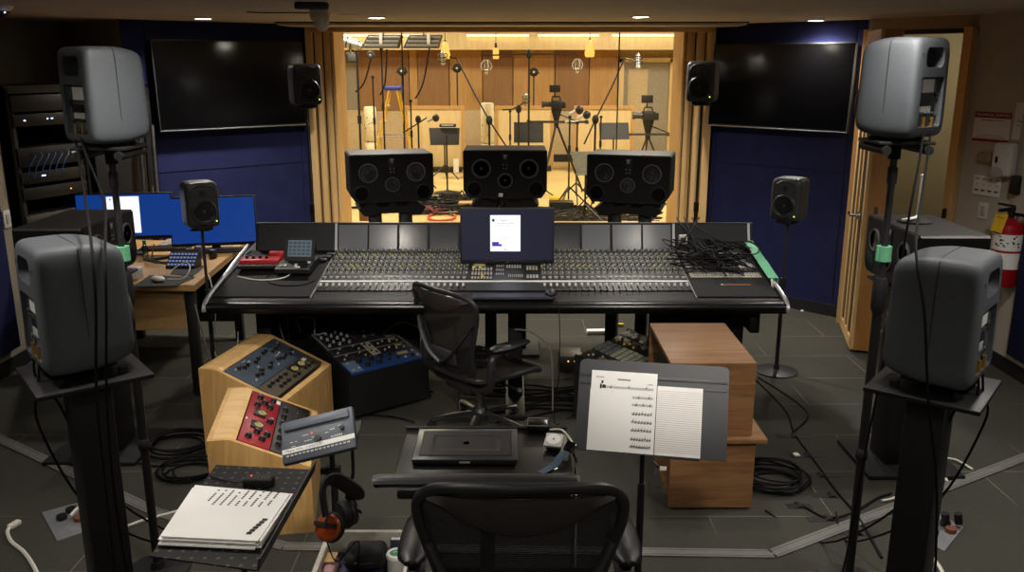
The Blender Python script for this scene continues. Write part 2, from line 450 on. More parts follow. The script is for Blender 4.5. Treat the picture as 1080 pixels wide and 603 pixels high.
# ------------------------------------------------------------------ lights of the control room
LAMP = glow('lamp_lens', '#fff4df', 60)
def downlight(x, y, label, watts, col=(1, .94, .85), spot=R(150), blend=1.0, rad=.06):
    t = thing('downlight', label, 'ceiling light', (x, y, CEIL), group='recessed ceiling downlights')
    b = MB(WHITE); b.lathe([(.062, 0), (.075, -.004), (.075, -.007), (.058, -.009), (.056, 0)], 24); b.done('trim_ring', t)
    b = MB(LAMP); b.lathe([(.0001, -.006), (.055, -.006)], 24); b.done('lens', t)
    l = bpy.data.lights.new('lamp', 'SPOT'); l.energy = watts; l.color = col; l.spot_size = spot; l.spot_blend = blend; l.shadow_soft_size = rad
    o = bpy.data.objects.new('lamp', l); COL.objects.link(o); o.location = (x, y, CEIL - .03)
    return t
for u, v, lab, wt in ((214, 19, 'glowing ceiling downlight above the left wall screen', 105), (397, 18, 'glowing ceiling downlight left of centre above the big window', 105),
                  (676, 17, 'glowing ceiling downlight right of centre above the big window', 105), (861, 21, 'glowing ceiling downlight above the right wall screen', 105)):
    p = at(u, v, z=CEIL); downlight(p.x, p.y, lab, wt)
for x, y, wt, lab in ((-1.14, 2.9, 46, 'ceiling downlight over the maple outboard racks'), (1.26, 2.9, 30, 'ceiling downlight over the walnut cabinet'),
                     (-.9, 1.0, 34, 'ceiling downlight left of the near office chair'), (.9, 1.0, 34, 'ceiling downlight right of the near office chair'),
                     (-2.05, 2.45, 36, 'ceiling downlight near the left wall panel'), (2.0, 2.35, 38, 'ceiling downlight near the right wall panel'),
                     (-2.6, 4.1, 8, 'extra unseen downlight over the left computer desk'), (2.6, 4.1, 100, 'added unseen downlight that brightens the right wall'),  # extra pair kept out of frame, the right one added for the right wall
                     (-.85, 4.25, 36, 'added unseen downlight brightening the left half of the mixing console'), (.85, 4.25, 36, 'added unseen downlight brightening the right half of the mixing console'),  # pair added out of frame to brighten the console surface
                     (0, -1.0, 60, 'added unseen fill light at the back of the control room')):  # fill added behind the camera
    downlight(x, y, lab, wt)
def aimed(x, y, target, label, watts, spot):  # added narrow spots, out of view, to brighten one target each
    t = thing('downlight', label, 'ceiling light', (x, y, CEIL), group='recessed ceiling downlights')
    b = MB(WHITE); b.lathe([(.062, 0), (.075, -.004), (.075, -.007), (.058, -.009), (.056, 0)], 24); b.done('trim_ring', t)
    b = MB(LAMP); b.lathe([(.0001, -.006), (.055, -.006)], 24); b.done('lens', t)
    l = bpy.data.lights.new('lamp', 'SPOT'); l.energy = watts; l.color = (1, .94, .85); l.spot_size = spot; l.spot_blend = .8; l.shadow_soft_size = .06
    o = bpy.data.objects.new('lamp', l); COL.objects.link(o); o.location = (x, y, CEIL - .03)
    o.rotation_euler = (Vector(target) - o.location).to_track_quat('-Z', 'Y').to_euler()
aimed(-.45, 1.5, (-.80, 4.9, .35), 'added unseen spotlight aimed at the black sloped rack', 170, R(44))
aimed(.5, 1.5, (.75, 4.5, .5), 'added unseen spotlight aimed at the walnut cabinet', 130, R(46))
l = bpy.data.lights.new('hall_fill', 'POINT'); l.energy = 20; l.color = (1, .9, .72); l.shadow_soft_size = .2  # added fill without a fixture, brightens the hall
o = bpy.data.objects.new('hall_fill', l); COL.objects.link(o); o.location = (4.2, 7.2, 2.2)

# ------------------------------------------------------------------ world, camera, colour
wd = bpy.data.worlds.new('world'); SC.world = wd; wd.use_nodes = True
wd.node_tree.nodes['Background'].inputs['Color'].default_value = (.05, .05, .06, 1)
wd.node_tree.nodes['Background'].inputs['Strength'].default_value = .05
cam = bpy.data.cameras.new('camera'); cam.sensor_width = 36; cam.lens = 36 * FPX / 1080; cam.clip_end = 100
co = bpy.data.objects.new('camera', cam); COL.objects.link(co); co.location = (0, 0, CAMH); co.rotation_euler = (R(90) - PITCH, 0, 0)
SC.camera = co
SC.view_settings.view_transform = 'Standard'; SC.view_settings.look = 'None'; SC.view_settings.gamma = 1; SC.view_settings.use_curve_mapping = False
SC.view_settings.exposure = 0.25
SC.cycles.max_bounces = 8; SC.cycles.transparent_max_bounces = 16
SC.cycles.use_denoising = True
SC.cycles.sample_clamp_indirect = 4
# ================================================================== LOUDSPEAKERS
GENGREY = mat('grey_cast_aluminium', '#4b4f55', .62, var=.05, scale=60, bump=.15, bscale=900)
GENBLK = mat('charcoal_cast_aluminium', '#3c3d41', .42, var=.08, scale=60, bump=.12, bscale=900)
CONE = mat('speaker_cone', '#2a2a2f', .34, var=.1)
def superbox(b, size, n=9, res=14, slope=0, M=None, taper=0):
    """soft bulging cabinet: cube pushed out to a superellipsoid"""
    bm = bmesh.new(); bmesh.ops.create_cube(bm, size=2)
    bmesh.ops.subdivide_edges(bm, edges=bm.edges[:], cuts=res, use_grid_fill=True)
    for v in bm.verts:
        p = v.co; q = [math.copysign(abs(k) ** .8 if abs(k) < 1 else 1, k) for k in p]
        p = Vector(q); s = (abs(p.x) ** n + abs(p.y) ** n + abs(p.z) ** n) ** (1 / n)
        p = p / s
        k = 1 + slope * p.z
        fr = max(0, -p.y) ** 1.5 * taper
        v.co = Vector((p.x * size[0] / 2 * k * (1 - fr * .8), p.y * size[1] / 2 * k, p.z * size[2] / 2 * (1 - fr)))
    return b.addbm(bm, M)
def cut(mb, cutter):
    """boolean difference of two builders, result written back into the first"""
    def mk(x):
        me = bpy.data.meshes.new('tmp'); me.from_pydata(x.v, [], x.f); o = bpy.data.objects.new('tmp', me); COL.objects.link(o); return o
    A, B = mk(mb), mk(cutter)
    md = A.modifiers.new('b', 'BOOLEAN'); md.operation = 'DIFFERENCE'; md.object = B; md.solver = 'EXACT'
    bpy.context.view_layer.update()
    me = A.evaluated_get(bpy.context.evaluated_depsgraph_get()).to_mesh()
    mb.v = [v.co.copy() for v in me.vertices]; mb.f = [tuple(p.vertices) for p in me.polygons]; mb.fm = [0] * len(mb.f)
    A.to_mesh_clear() if False else None
    bpy.data.objects.remove(A); bpy.data.objects.remove(B); return mb
def sup_ring(b, size, y, r, n=9, cnt=64):
    """thin seam around the cabinet at depth y"""
    pts = []
    fy = abs(y) / (size[1] / 2)
    for k in range(cnt):
        a = 2 * math.pi * k / cnt; c, s = math.cos(a), math.sin(a)
        kk = (1 - fy ** n) ** (1 / n) / ((abs(c) ** n + abs(s) ** n) ** (1 / n))
        pts.append((c * kk * size[0] / 2, y, s * kk * size[2] / 2))
    b.tube(pts, r, 4, False, closed=True)
def driver(b, c, r, depth=.02, ring=DGREY, cone=CONE, cap=None, M=None):
    """round driver in the front (-y) face: surround, cone and dust cap"""
    T = Matrix.Translation(c) @ Matrix.Rotation(R(90), 4, 'X')
    if M is not None: T = M @ T
    b.use(ring).lathe([(r * 1.09, -.002), (r * 1.08, .007), (r * 1.03, .011), (r * .97, .011), (r * .94, .008)], 28, T)
    b.use(cone).lathe([(r * .95, .008), (r * .88, .012), (r * .80, .008), (r * .36, .0015), (r * .33, .003), (r * .2, .008), (.0001, .010)], 28, T)

def genelec_grey(label, loc, rz, W=.286, D=.278, H=.433, group='grey surround monitors'):
    t = thing('studio_monitor', label, 'loudspeaker', loc, rz, group)
    s = H / .433; zc = H / 2 + .012
    b = MB(GENGREY, M=Matrix.Translation((0, 0, zc))); superbox(b, (W, D, H), 10, 14, -.02, None, .13)
    c = MB(GENGREY)
    # cavity of the carrying handle and the sunken connector bay in the back
    c.box((0, D / 2 - .01, zc + H * .30), (W * .52, .11, H * .20), bev=.03 * s, seg=4)
    c.box((0, D / 2 - .0, zc - H * .14), (W * .64, .05, H * .50), bev=.012 * s, seg=2)
    cut(b, c); b.done('cabinet', t, angle=50)
    b = MB(BLACKM, M=Matrix.Translation((0, 0, zc))); sup_ring(b, (W * 1.0, D, H * 1.0), .008 * s, .0016); b.done('seam', t)
    p = MB(MGREY); yb = D / 2 - .026
    p.use(GENGREY).box((0, yb, zc + H * .02), (W * .56, .012, H * .17), bev=.004)
    for z in (-.05, -.02, .01, .04): p.use(STEEL).box((0, yb + .007, zc + H * (.02 + z)), (W * .5, .004, H * .012))
    p.use(WHITE).box((0, yb + .0085, zc + H * .02), (W * .34, .003, H * .13)); p.done('heat_sink_plate', t)
    p = MB(DGREY); p.box((0, yb, zc - H * .18), (W * .58, .012, H * .19), bev=.004)
    p.use(BLACK).box((W * .05, yb + .008, zc - H * .135), (W * .3, .006, H * .06))
    p.use(LGREY).box((W * .03, yb + .0075, zc - H * .21), (W * .34, .004, H * .06)); p.use(MGREY)
    for x in (-.2, -.1, .0, .1, .2): p.cyl((W * x, yb + .006, zc - H * .25), (W * x, yb + .014, zc - H * .25), .006 * s)
    p.done('amplifier_panel', t)
    each('screw', t, STEEL, [(x, z) for x in (-1, 1) for z in (.1, -.06, -.1, -.27)],
         lambda p, q: p.cyl((q[0] * W * .28, yb + .003, zc + H * q[1]), (q[0] * W * .28, yb + .013, zc + H * q[1]), .007 * s))
    each('mounting_hole', t, BLACK, (-.36, .36), lambda p, x: p.cyl((W * x, D / 2 - .012, zc + H * .33), (W * x, D / 2 - .002, zc + H * .33), .006 * s))
    each('cable_plug', t, BRASS, (-.12, .1), lambda p, x: p.cyl((W * x, yb + .02, zc - H * .29), (W * x, yb + .02, zc - H * .42), .008 * s, n=10))
    p = MB(CONE); driver(p, (0, -D / 2 + .001, zc - H * .17), W * .36); p.done('woofer', t)
    p = MB(CONE); driver(p, (0, -D / 2 + .001, zc + H * .28), W * .1, .006); p.done('tweeter', t)
    p = MB(BLACKM); p.box((0, 0, .008), (W * .6, D * .6, .016), bev=.004); p.done('foot', t)
    return t
def pole_stand(label, x, y, top, group='tall surround speaker stands'):
    t = thing('speaker_stand', label, 'speaker stand', (x, y, 0), 0, group)
    b = MB(BLACK); b.lathe([(.001, 0), (.13, 0), (.135, .006), (.13, .012), (.03, .02), (.024, .05), (.001, .05)], 28); b.done('base', t)
    b = MB(BLACK); b.cyl((0, 0, .04), (0, 0, 1.27), .0175); b.done('lower_pole', t)
    b = MB(BLACKM); b.lathe([(.018, 1.17), (.027, 1.19), (.027, 1.29), (.02, 1.31), (.0125, 1.31)], 16); b.done('clutch', t)
    b = MB(BLACKM); b.lathe([(.0176, .56), (.024, .57), (.024, .60), (.0176, .61)], 16); b.done('collar', t)
    b = MB(DGREY); b.cyl((0, 0, 1.29), (0, 0, top - .05), .0125); b.cyl((0, 0, top - .16), (0, 0, top - .1), .018); b.done('upper_pole', t)
    b = MB(BLACKM); b.box((0, 0, top - .006), (.2, .2, .012), bev=.003)
    for sx in (-1, 1):
        b.box((sx * .075, 0, top - .03), (.02, .19, .03), bev=.006); b.cyl((sx * .075, -.11, top - .03), (sx * .075, .11, top - .03), .016, n=12)
    b.cyl((0, 0, top - .07), (0, 0, top - .01), .022); b.done('mounting_plate', t)
    return t
# upper pair on tall poles, lower pair on column stands
pL = at(116, 153, t=3.27); pR = at(945, 147, t=3.17)
def up(p, lab, slab_, rz):
    pole_stand(slab_, p.x, p.y, p.z - .0)
    return genelec_grey(lab, p, rz, .24, .226, .345)
GUL = up(pL, 'grey studio monitor on the tall pole at upper left, back to camera', 'thin black speaker pole with green tape at left', R(141))
GUR = up(pR, 'grey studio monitor on the tall pole at upper right, back to camera', 'thin black speaker pole with green tape at right', R(-142))
for k, (p, lab) in enumerate(((pL, 'strip of green tape wrapped round the left speaker pole'), (pR, 'strip of green tape wrapped round the right speaker pole'))):
    b = MB(GTAPE); z = at((138, 925)[k], 267, y=p.y).z
    b.lathe([(.0275, z - .028), (.0282, z - .028), (.0282, z + .028), (.0275, z + .028)], 16, Matrix.Translation((p.x, p.y, 0)))
    b.box((p.x - .026, p.y - .012, z), (.012, .001, .054), rot=(0, 0, .3)); b.done('green_tape', None, (lab, 'tape', 'green tape on the stands'))

def column_stand(label, loc, rz, top, pw=.36, pd=.36, colw=(.125, .16), base=(.42, .46), group='black column speaker stands'):
    t = thing('column_stand', label, 'speaker stand', loc, rz, group)
    b = MB(BLACKM); b.box((0, 0, .012), (base[0], base[1], .024), bev=.004); b.done('base_plate', t)
    b = MB(BLACK); b.box((0, 0, (top - .02) / 2 + .012), (colw[0], colw[1], top - .046), bev=.006); b.done('column', t)
    b = MB(BLACK); b.box((0, 0, top - .008), (pw, pd, .016), bev=.003); b.done('top_plate', t)
    each('isolation_pad', t, BLACKM, [(x, y) for x in (-1, 1) for y in (-1, 1)], lambda p, q: p.cyl((q[0] * .1, q[1] * .1, top), (q[0] * .1, q[1] * .1, top + .022), .018))
    return t
lL = at(88, 384, t=2.98); lR = at(985, 398, t=2.98)
column_stand('black column speaker stand nearest at left under the low grey monitor', (lL.x, lL.y, 0), R(38), lL.z - .022)
column_stand('black column speaker stand nearest at right under the low grey monitor', (lR.x, lR.y, 0), R(-38), lR.z - .022)
GLL = genelec_grey('big grey studio monitor low at left edge, back to camera', lL, R(131), .29, .285, .425)
GLR = genelec_grey('big grey studio monitor low at right edge, back to camera', lR, R(-131), .29, .285, .43)

# ------------------------------------------------------------------ black three-way main monitors
RINGM = mat('driver_ring', '#77777b', .45, var=.05)
CABBLK = mat('black_lacquer', '#201e1e', .6, var=.1, scale=20)
def main_speaker(label, loc, rz, W=.585, D=.36, H=.335, group='black three way monitors', cat='loudspeaker'):
    t = thing('main_monitor', label, cat, loc, rz, group)
    cx = W / 2; c = .055
    prof = [(-cx + c * .7, 0), (cx - c * .7, 0), (cx, c), (cx, H - .01), (cx - .01, H), (-cx + .01, H), (-cx, H - .01), (-cx, c)]
    b = MB(CABBLK); b.prism(prof, D, Matrix.Translation((0, D / 2, 0)) @ Matrix.Rotation(R(90), 4, 'X')); b.done('cabinet', t)
    f = MB(BLACKM); g = .012
    prof2 = [(x * .965, g + z * .945) for x, z in prof]
    f.prism(prof2, .012, Matrix.Translation((0, -D / 2 + .003, 0)) @ Matrix.Rotation(R(90), 4, 'X')); f.done('baffle', t)
    yf = -D / 2 - .009
    for s in (-1, 1):
        p = MB(CONE); driver(p, (s * W * .283, yf, H * .62), H * .185, .03, RINGM); p.done('woofer', t)
        p = MB(BLACKM); T = Matrix.Translation((s * W * .37, yf, H * .2)) @ Matrix.Rotation(R(90), 4, 'X')
        p.use(DGREY).lathe([(.052, -.003), (.054, .003), (.049, .004), (.044, -.002)], 24, T); p.use(BLACKG).lathe([(.048, .003), (.04, .0015), (.0001, .001)], 24, T); p.done('bass_port', t)
    p = MB(CONE); driver(p, (0, yf, H * .37), H * .145, .018, RINGM); p.done('midrange_driver', t)
    p = MB(BLACK); p.box((0, yf - .002, H * .78), (.05, .006, H * .30), bev=.002)
    p.use(LGREY)
    p.box((0, yf - .006, H * .89), (.024, .002, .012)); p.box((0, yf - .006, H * .86), (.012, .002, .006)); p.box((0, yf - .006, H * .835), (.016, .002, .006))
    for z, x in ((.70, -.012), (.70, .012), (.63, -.01), (.63, .011)): p.box((x, yf - .006, H * z), (.006, .002, .007))
    p.done('tweeter_plate', t)
    return t
def cradle_stand(label, x, y, rz, top, group='stands of the black main monitors'):
    t = thing('monitor_stand', label, 'speaker stand', (x, y, 0), rz, group)
    b = MB(BLACKM); b.box((0, 0, .012), (.5, .4, .024), bev=.004); b.done('base_plate', t)
    for s in (-1, 1):
        b = MB(BLACK); b.box((s * .11, 0, (top - .09) / 2 + .01), (.085, .12, top - .11), bev=.004); b.done('column', t)
    b = MB(BLACKM)
    prof = [(-.24, -.05), (-.2, -.1), (-.13, -.1), (-.11, -.085), (.11, -.085), (.13, -.1), (.2, -.1), (.24, -.05), (.2, -.03), (.17, -.0), (.12, -.0), (.1, -.035), (.03, -.035), (.02, -.01), (-.02, -.01), (-.03, -.035), (-.1, -.035), (-.12, 0), (-.17, 0), (-.2, -.03)]
    b.prism(prof, .3, Matrix.Translation((0, .15, top)) @ Matrix.Rotation(R(90), 4, 'X')); b.done('cradle', t)
    return t
for (u, v, rz, tl, nm) in ((411, 209, R(15), 6.3, 'left'), (533, 205, 0, 6.3, 'middle'), (665, 210, R(-15), 6.3, 'right')):
    p = at(u, v, t=tl)
    cradle_stand({'left': 'black twin column stand under the left main monitor', 'middle': 'black twin column stand under the middle main monitor', 'right': 'black twin column stand under the right main monitor'}[nm], p.x, p.y, rz, p.z)
    main_speaker({'left': 'black three way main monitor, leftmost before the big window', 'middle': 'black three way main monitor in the middle behind the console display',
                  'right': 'black three way main monitor, rightmost before the big window'}[nm], p, rz)
# rear pair on column stands behind the grey monitors
column_stand('black column stand at left, behind the nearest one', (-2.27, 4.52, 0), 0, .98, .34, .5, (.24, .2), (.5, .46))
column_stand('black column stand at right, behind the nearest one', (2.10, 4.36, 0), 0, .98, .34, .5, (.24, .2), (.5, .46))
main_speaker('black monitor behind the low grey speaker at left edge', (-2.30, 4.54, 1.002), R(90), .60, .34, .30)
main_speaker('black monitor at right carrying a desk microphone stand', (2.10, 4.36, 1.002), R(-90), .62, .33, .30)

# ------------------------------------------------------------------ small black monitors
def small_monitor(label, loc, rz, W=.19, D=.178, H=.30, led=True):
    t = thing('small_monitor', label, 'loudspeaker', loc, rz, 'small black monitors')
    zc = H / 2 + .016
    b = MB(GENBLK, M=Matrix.Translation((0, 0, zc))); superbox(b, (W, D, H), 8, 12, .0); b.done('cabinet', t, angle=50)
    p = MB(CONE); driver(p, (0, -D / 2 - .002, zc - H * .14), W * .36, .02, GENBLK); p.done('woofer', t)
    p = MB(GENBLK); T = Matrix.Translation((0, -D / 2 + .006, zc + H * .27)) @ Matrix.Rotation(R(90), 4, 'X')
    p.lathe([(W * .42, .001), (W * .38, .007), (W * .25, .002), (W * .12, -.004)], 28, T, sy=.62); p.use(CONE).lathe([(W * .125, -.004), (W * .1, .006), (.0001, .009)], 20, T); p.done('tweeter', t)
    p = MB(LEDG); p.ball((W * .36, -D / 2 - .002, zc - H * .36), .0045, 6); p.done('power_led', t)
    p = MB(BLACKM); p.box((0, 0, .01), (W * .55, D * .8, .02), bev=.006); p.box((0, -D * .38, .016), (W * .5, .02, .03), bev=.006); p.done('table_stand', t)
    return t
def thin_stand(label, x, y, top, arm=None):
    t = thing('thin_speaker_stand', label, 'speaker stand', (x, y, 0), 0, 'thin stands of the small monitors')
    b = MB(BLACK); b.lathe([(.001, 0), (.14, 0), (.145, .008), (.13, .014), (.02, .022), (.018, .05), (.001, .05)], 24); b.done('base', t)
    b = MB(BLACK); b.cyl((0, 0, .04), (0, 0, top * .6), .014); b.done('lower_pole', t)
    b = MB(BLACKM); b.cyl((0, 0, top * .57), (0, 0, top * .57 + .07), .019); b.done('clutch', t)
    b = MB(DGREY); b.cyl((0, 0, top * .6), (0, 0, top - .005), .0095); b.box((0, 0, top - .004), (.12, .1, .008), bev=.002); b.done('upper_pole', t)
    return t
for u, vb, tt, rz, lab, sl in ((323, 113, 6.25, R(28), 'small black monitor at the right edge of the left wall screen', 'thin black stand beside the left window jamb'),
                           (740, 110, 6.25, R(-24), 'small black monitor at the left edge of the right wall screen', 'thin black stand beside the right window jamb'),
                           (213, 241, 5.5, R(33), 'small black monitor before the blue computer screens', 'thin black stand rising before the computer desk'),
                           (831, 234, 5.85, R(-38), 'small black monitor alone before the right blue wall', 'thin black stand alone before the right blue wall')):
    p = at(u, vb, t=tt)
    thin_stand(sl, p.x, p.y, p.z); small_monitor(lab, p, rz, .205 if tt > 6 else .2, .185, .285 if tt > 6 else .285)

# cables hanging from the grey monitors
def drop(pts, lab, r=.0045): return cable(pts, r, lab, group='hanging speaker cables')
def px_path(g, dx, pts):
    a = g.matrix_basis @ Vector((dx, .105, .075))
    return [a, a + Vector((0, -.015, -.07))] + [at(u, v, y=y) if y else at(u, v, z=.012) for u, v, y in pts]
drop(px_path(GUL, .025, [(90, 210, 2.9), (96, 255, 2.55), (101, 320, 2.45), (102, 420, 2.45), (112, 520, 2.5), (125, 640, 2.6)]), 'black cable from the upper left grey monitor, nearest the picture edge')
drop(px_path(GUL, -.025, [(109, 210, 3.0), (111, 260, 2.6), (112, 330, 2.5), (113, 430, 2.5), (122, 530, 2.6), (140, 640, 2.7)]), 'black cable from the upper left grey monitor, nearest the pole')
drop(px_path(GUR, -.025, [(973, 200, 2.9), (966, 260, 2.5), (975, 330, 2.4), (979, 420, 2.4), (988, 520, 2.5), (985, 640, 2.6)]), 'black cable from the upper right grey monitor, crossing the low grey monitor')
drop(px_path(GUR, .025, [(962, 210, 3.0), (948, 290, 3.0), (930, 390, 3.05), (912, 480, 3.05), (896, 570, 3.1), (880, 640, 3.0)]), 'black cable from the upper right grey monitor, slanting towards the pole foot')
for g, nm in ((GLL, 'left'), (GLR, 'right')):
    sg = -1 if nm == 'left' else 1
    a = g.matrix_basis @ Vector((-.03, .13, .1)); c = g.matrix_basis @ Vector((.03, .13, .1))
    drop([a, a + Vector((sg * .02, -.0, -.12)), Vector((a.x + sg * .05, a.y + .02, .9)), Vector((a.x + sg * .02, a.y + .25, .45)), Vector((a.x - sg * .05, a.y + .75, .02)), Vector((a.x - sg * .02, a.y + 1.0, .03))],
         'black power cable from the low %s grey monitor to the floor box' % nm)
    drop([c, c + Vector((sg * .015, 0, -.12)), Vector((c.x - sg * .02, c.y + .06, .95)), Vector((c.x - sg * .02, c.y + .3, .5)), Vector((c.x - sg * .12, c.y + .8, .012)), Vector((c.x - sg * .3, c.y + 1.1, .01))],
         'black signal cable drooping from the low %s grey monitor' % nm)
# ================================================================== MIXING CONSOLE
CX0, CX1 = -1.74, 1.56
YF, YB, ZF, ZB = 4.80, 5.60, .795, .905          # working surface, front to bridge
SL = (ZB - ZF) / (YB - YF)
def cz(y): return ZF + (y - YF) * SL
def cpos(v, x=0, up=0):
    """point on the sloping working surface that shows at image row v"""
    lo, hi = YF - .1, YB + .05
    for _ in range(40):
        m = (lo + hi) / 2
        t = m * math.cos(PITCH) - (cz(m) - CAMH) * math.sin(PITCH); bb = m * math.sin(PITCH) + (cz(m) - CAMH) * math.cos(PITCH)
        if 301.5 - FPX * bb / t > v: lo = m
        else: hi = m
    return Vector((x, m, cz(m) + up))
CONB = mat('console_black', '#0c0c0e', .5, var=.12, scale=15, spec=.3)
CONTOP = mat('console_dark_top', '#121314', .7, spec=.25, var=.12, scale=12, bump=.08)
STRIPM = mat('channel_strip_grey', '#54554f', .5, var=.08, scale=80)
KNOBG = mat('knob_light_grey', '#7c7d78', .5, var=.1)
KNOBD = mat('knob_dark', '#26262a', .4, var=.1)
KNOBY = mat('knob_yellow', '#c9bb58', .5, var=.08)
SCRIB = mat('scribble_strip', '#efeeea', .6, var=.05)
t = thing('mixing_console', 'long black large-format mixing console with rows of grey channel strips', 'mixing console', ((CX0 + CX1) / 2, 5.3, 0))
CON = t
b = MB(CONB, t)
b.xprism([(4.74, .735), (4.76, .715), (5.0, .66), (5.95, .66), (5.95, .93), (YB + .02, ZB - .004), (YF, ZF - .004), (4.77, .79), (4.745, .775)], CX0, CX1)
b.done('chassis', t)
b = MB(mat('armrest_vinyl', '#0c0c0d', .3, spec=.3), t); b.tube([(CX0 + .01, 4.745, .762), (CX1 - .01, 4.745, .762)], 0, 14, False, flat=(.045, .026)); b.done('armrest', t)
# legs: pedestals under the console
def leg(b, x):
    b.box((x, 5.45, .34), (.09, .5, .66), bev=.01); b.box((x, 5.35, .02), (.12, .9, .04), bev=.008)
for x in (-1.55, .02, 1.40):
    b = MB(CONB, t); leg(b, x); b.done('leg', t)
for x0, x1 in ((-1.5, -.62), (.92, 1.36)):
    b = MB(CONB, t); b.box(((x0 + x1) / 2, 5.62, .345), (x1 - x0, .04, .66)); b.done('modesty_panel', t)
# meter bridge
BY0, BZ0, BY1, BZ1 = YB - .005, .895, YB + .058, 1.075
b = MB(CONB, t)
b.xprism([(BY0, BZ0), (BY1, BZ1), (BY1 + .012, BZ1 + .002), (BY1 + .014, BZ1 - .045), (BY1 + .26, BZ1 - .05), (BY1 + .26, .70), (BY0, .70)], CX0 + .06, CX1 + .02); b.done('bridge_housing', t)
def bp(x, f, off=.004):
    n = Vector((0, -(BZ1 - BZ0), (BY1 - BY0))).normalized()
    return Vector((x, BY0 + (BY1 - BY0) * f, BZ0 + (BZ1 - BZ0) * f)) + n * off
MET = mat('meter_window', '#33353a', .16, spec=.8, var=.05, scale=3)
MET2 = mat('meter_window_pale', '#70747b', .18, spec=.8, var=.05, scale=3)
SIDEP = mat('bridge_side_panel', '#131415', .6, var=.1)
xa, xb = -1.145, 1.05
pw = (xb - xa) / 11
for k in range(11):
    x0, x1 = xa + pw * k + .009, xa + pw * (k + 1) - .009
    if k in (0, 9): x1 += .006
    b = MB(MET2 if k in (0, 1, 9, 10, 8) else MET, t); b.slab(bp(x0, .05), bp(x1, .05), bp(x1, .93), bp(x0, .93), .004); b.done('meter_window', t)
for x0, x1 in ((CX0 + .075, xa - .02), (xb + .025, CX1 - .02)):
    b = MB(SIDEP, t); b.slab(bp(x0, .03), bp(x1, .03), bp(x1, .95), bp(x0, .95), .004); b.done('side_panel', t)
for x in (xa - .008, xb + .010, CX1 - .008):
    b = MB(ALU, t); b.slab(bp(x - .008, 0, .008), bp(x + .008, 0, .008), bp(x + .008, .98, .008), bp(x - .008, .98, .008), .008); b.done('bridge_trim', t)
# channel strips
y290 = cpos(290).y; y305 = cpos(306.5).y; ytop = YB - .012; ysc = cpos(297.3).y; ycap = cpos(302).y; yrk = cpos(293.5).y
PW = .0365
def strip(x, cap):
    sv = MB(STRIPM, t); w = PW - .003
    S = lambda y, dxx=0, up=0: Vector((x + dxx, y, cz(y) + up))
    sv.slab(S(y290, -w / 2, .003), S(y290, w / 2, .003), S(ytop, w / 2, .003), S(ytop, -w / 2, .003), .004)
    sv.use(KNOBD).slab(S(y305, -w / 2, .002), S(y305, w / 2, .002), S(y290, w / 2, .002), S(y290, -w / 2, .002), .003)
    nk = 13; L = ytop - y290
    for j in range(nk):
        y = y290 + L * (j + .6) / nk
        sv.use(KNOBY if (j in (3, 9) and rnd.random() < .28) else (KNOBD if j % 3 == 1 else KNOBG))
        sv.cyl(S(y, -.007, .002), S(y, -.007, .02), .0065, .005, n=6)
        sv.use(KNOBD if j % 2 else LGREY); sv.box(S(y + L * .2 / nk, .009, .006), (.007, .012, .009))
    sv.use(LGREY).cyl(S(yrk, 0, .002), S(yrk, 0, .012), .011, n=8)
    sv.use(BLACK).box(S(ycap, 0, .004), (.005, y290 - y305 - .05, .003))
    o = sv.done('channel_strip', t)
    f = MB(WHITE if cap else LGREY, t); y = ycap + (0 if cap else rnd.choice((0, .01, .02))); f.box(S(y, 0, .012), (.013, .022, .016), bev=.003); 
    f.done('fader_cap', o)
NL = 24
xl0 = -1.145 + PW / 2
for k in range(NL): strip(xl0 + PW * k, True)
xr1 = 1.05 - PW / 2
for k in range(NL): strip(xr1 - PW * k, True)
xc0, xc1 = xl0 + PW * (NL - .5), xr1 - PW * (NL - .5)
for x0, x1 in ((xa, xc0), (xc0, xc1), (xc1, xb)):
    b = MB(SCRIB, t); b.slab((x0, ysc - .013, cz(ysc) + .006), (x1, ysc - .013, cz(ysc) + .006), (x1, ysc + .013, cz(ysc) + .007), (x0, ysc + .013, cz(ysc) + .007), .003); b.done('scribble_strip', t)
for x in (xa - .004, xb + .004):
    b = MB(ALU, t); b.slab((x - .004, YF, cz(YF) + .005), (x + .004, YF, cz(YF) + .005), (x + .004, ytop, cz(ytop) + .005), (x - .004, ytop, cz(ytop) + .005), .005); b.done('surface_trim', t)
# master section
b = MB(KNOBD, t); S = lambda x, y, up=0: Vector((x, y, cz(y) + up))
b.slab(S(xc0, y305, .003), S(xc1, y305, .003), S(xc1, ytop, .003), S(xc0, ytop, .003), .004)
ms = b.done('master_section', t)
W = xc1 - xc0; ym0 = cpos(296).y + .01; ym1 = cpos(279).y
def keys(x0, x1, y0, y1, nx, ny, m, h=.008, fill=.7):
    b = MB(m, t)
    for i in range(nx):
        for j in range(ny):
            b.box(S(x0 + (x1 - x0) * (i + .5) / nx, y0 + (y1 - y0) * (j + .5) / ny, .003 + h / 2), ((x1 - x0) / nx * fill, (y1 - y0) / ny * fill, h))
    b.done('button_bank', ms)
CREAM = mat('cream_keycap', '#b6b2a2', .5, var=.08)
h = ym1 - ym0
keys(xc0 + .02, xc0 + W * .34, ym0 + h * .22, ym0 + h * .78, 7, 2, CREAM, .01, .62)
keys(xc0 + .02, xc0 + W * .34, ym0, ym0 + h * .2, 7, 1, CREAM, .008, .6)
keys(xc0 + .03, xc0 + W * .2, ym0 + h * .84, ym0 + h, 1, 1, CREAM, .006, .95)
keys(xc0 + W * .38, xc0 + W * .5, ym0 + h * .2, ym0 + h, 4, 3, LGREY, .006, .5)
keys(xc0 + W * .52, xc0 + W * .74, ym0 + h * .62, ym0 + h, 6, 1, LGREY, .008, .6)
keys(xc0 + W * .55, xc0 + W * .76, ym0 + h * .02, ym0 + h * .42, 8, 1, CREAM, .007, .45)
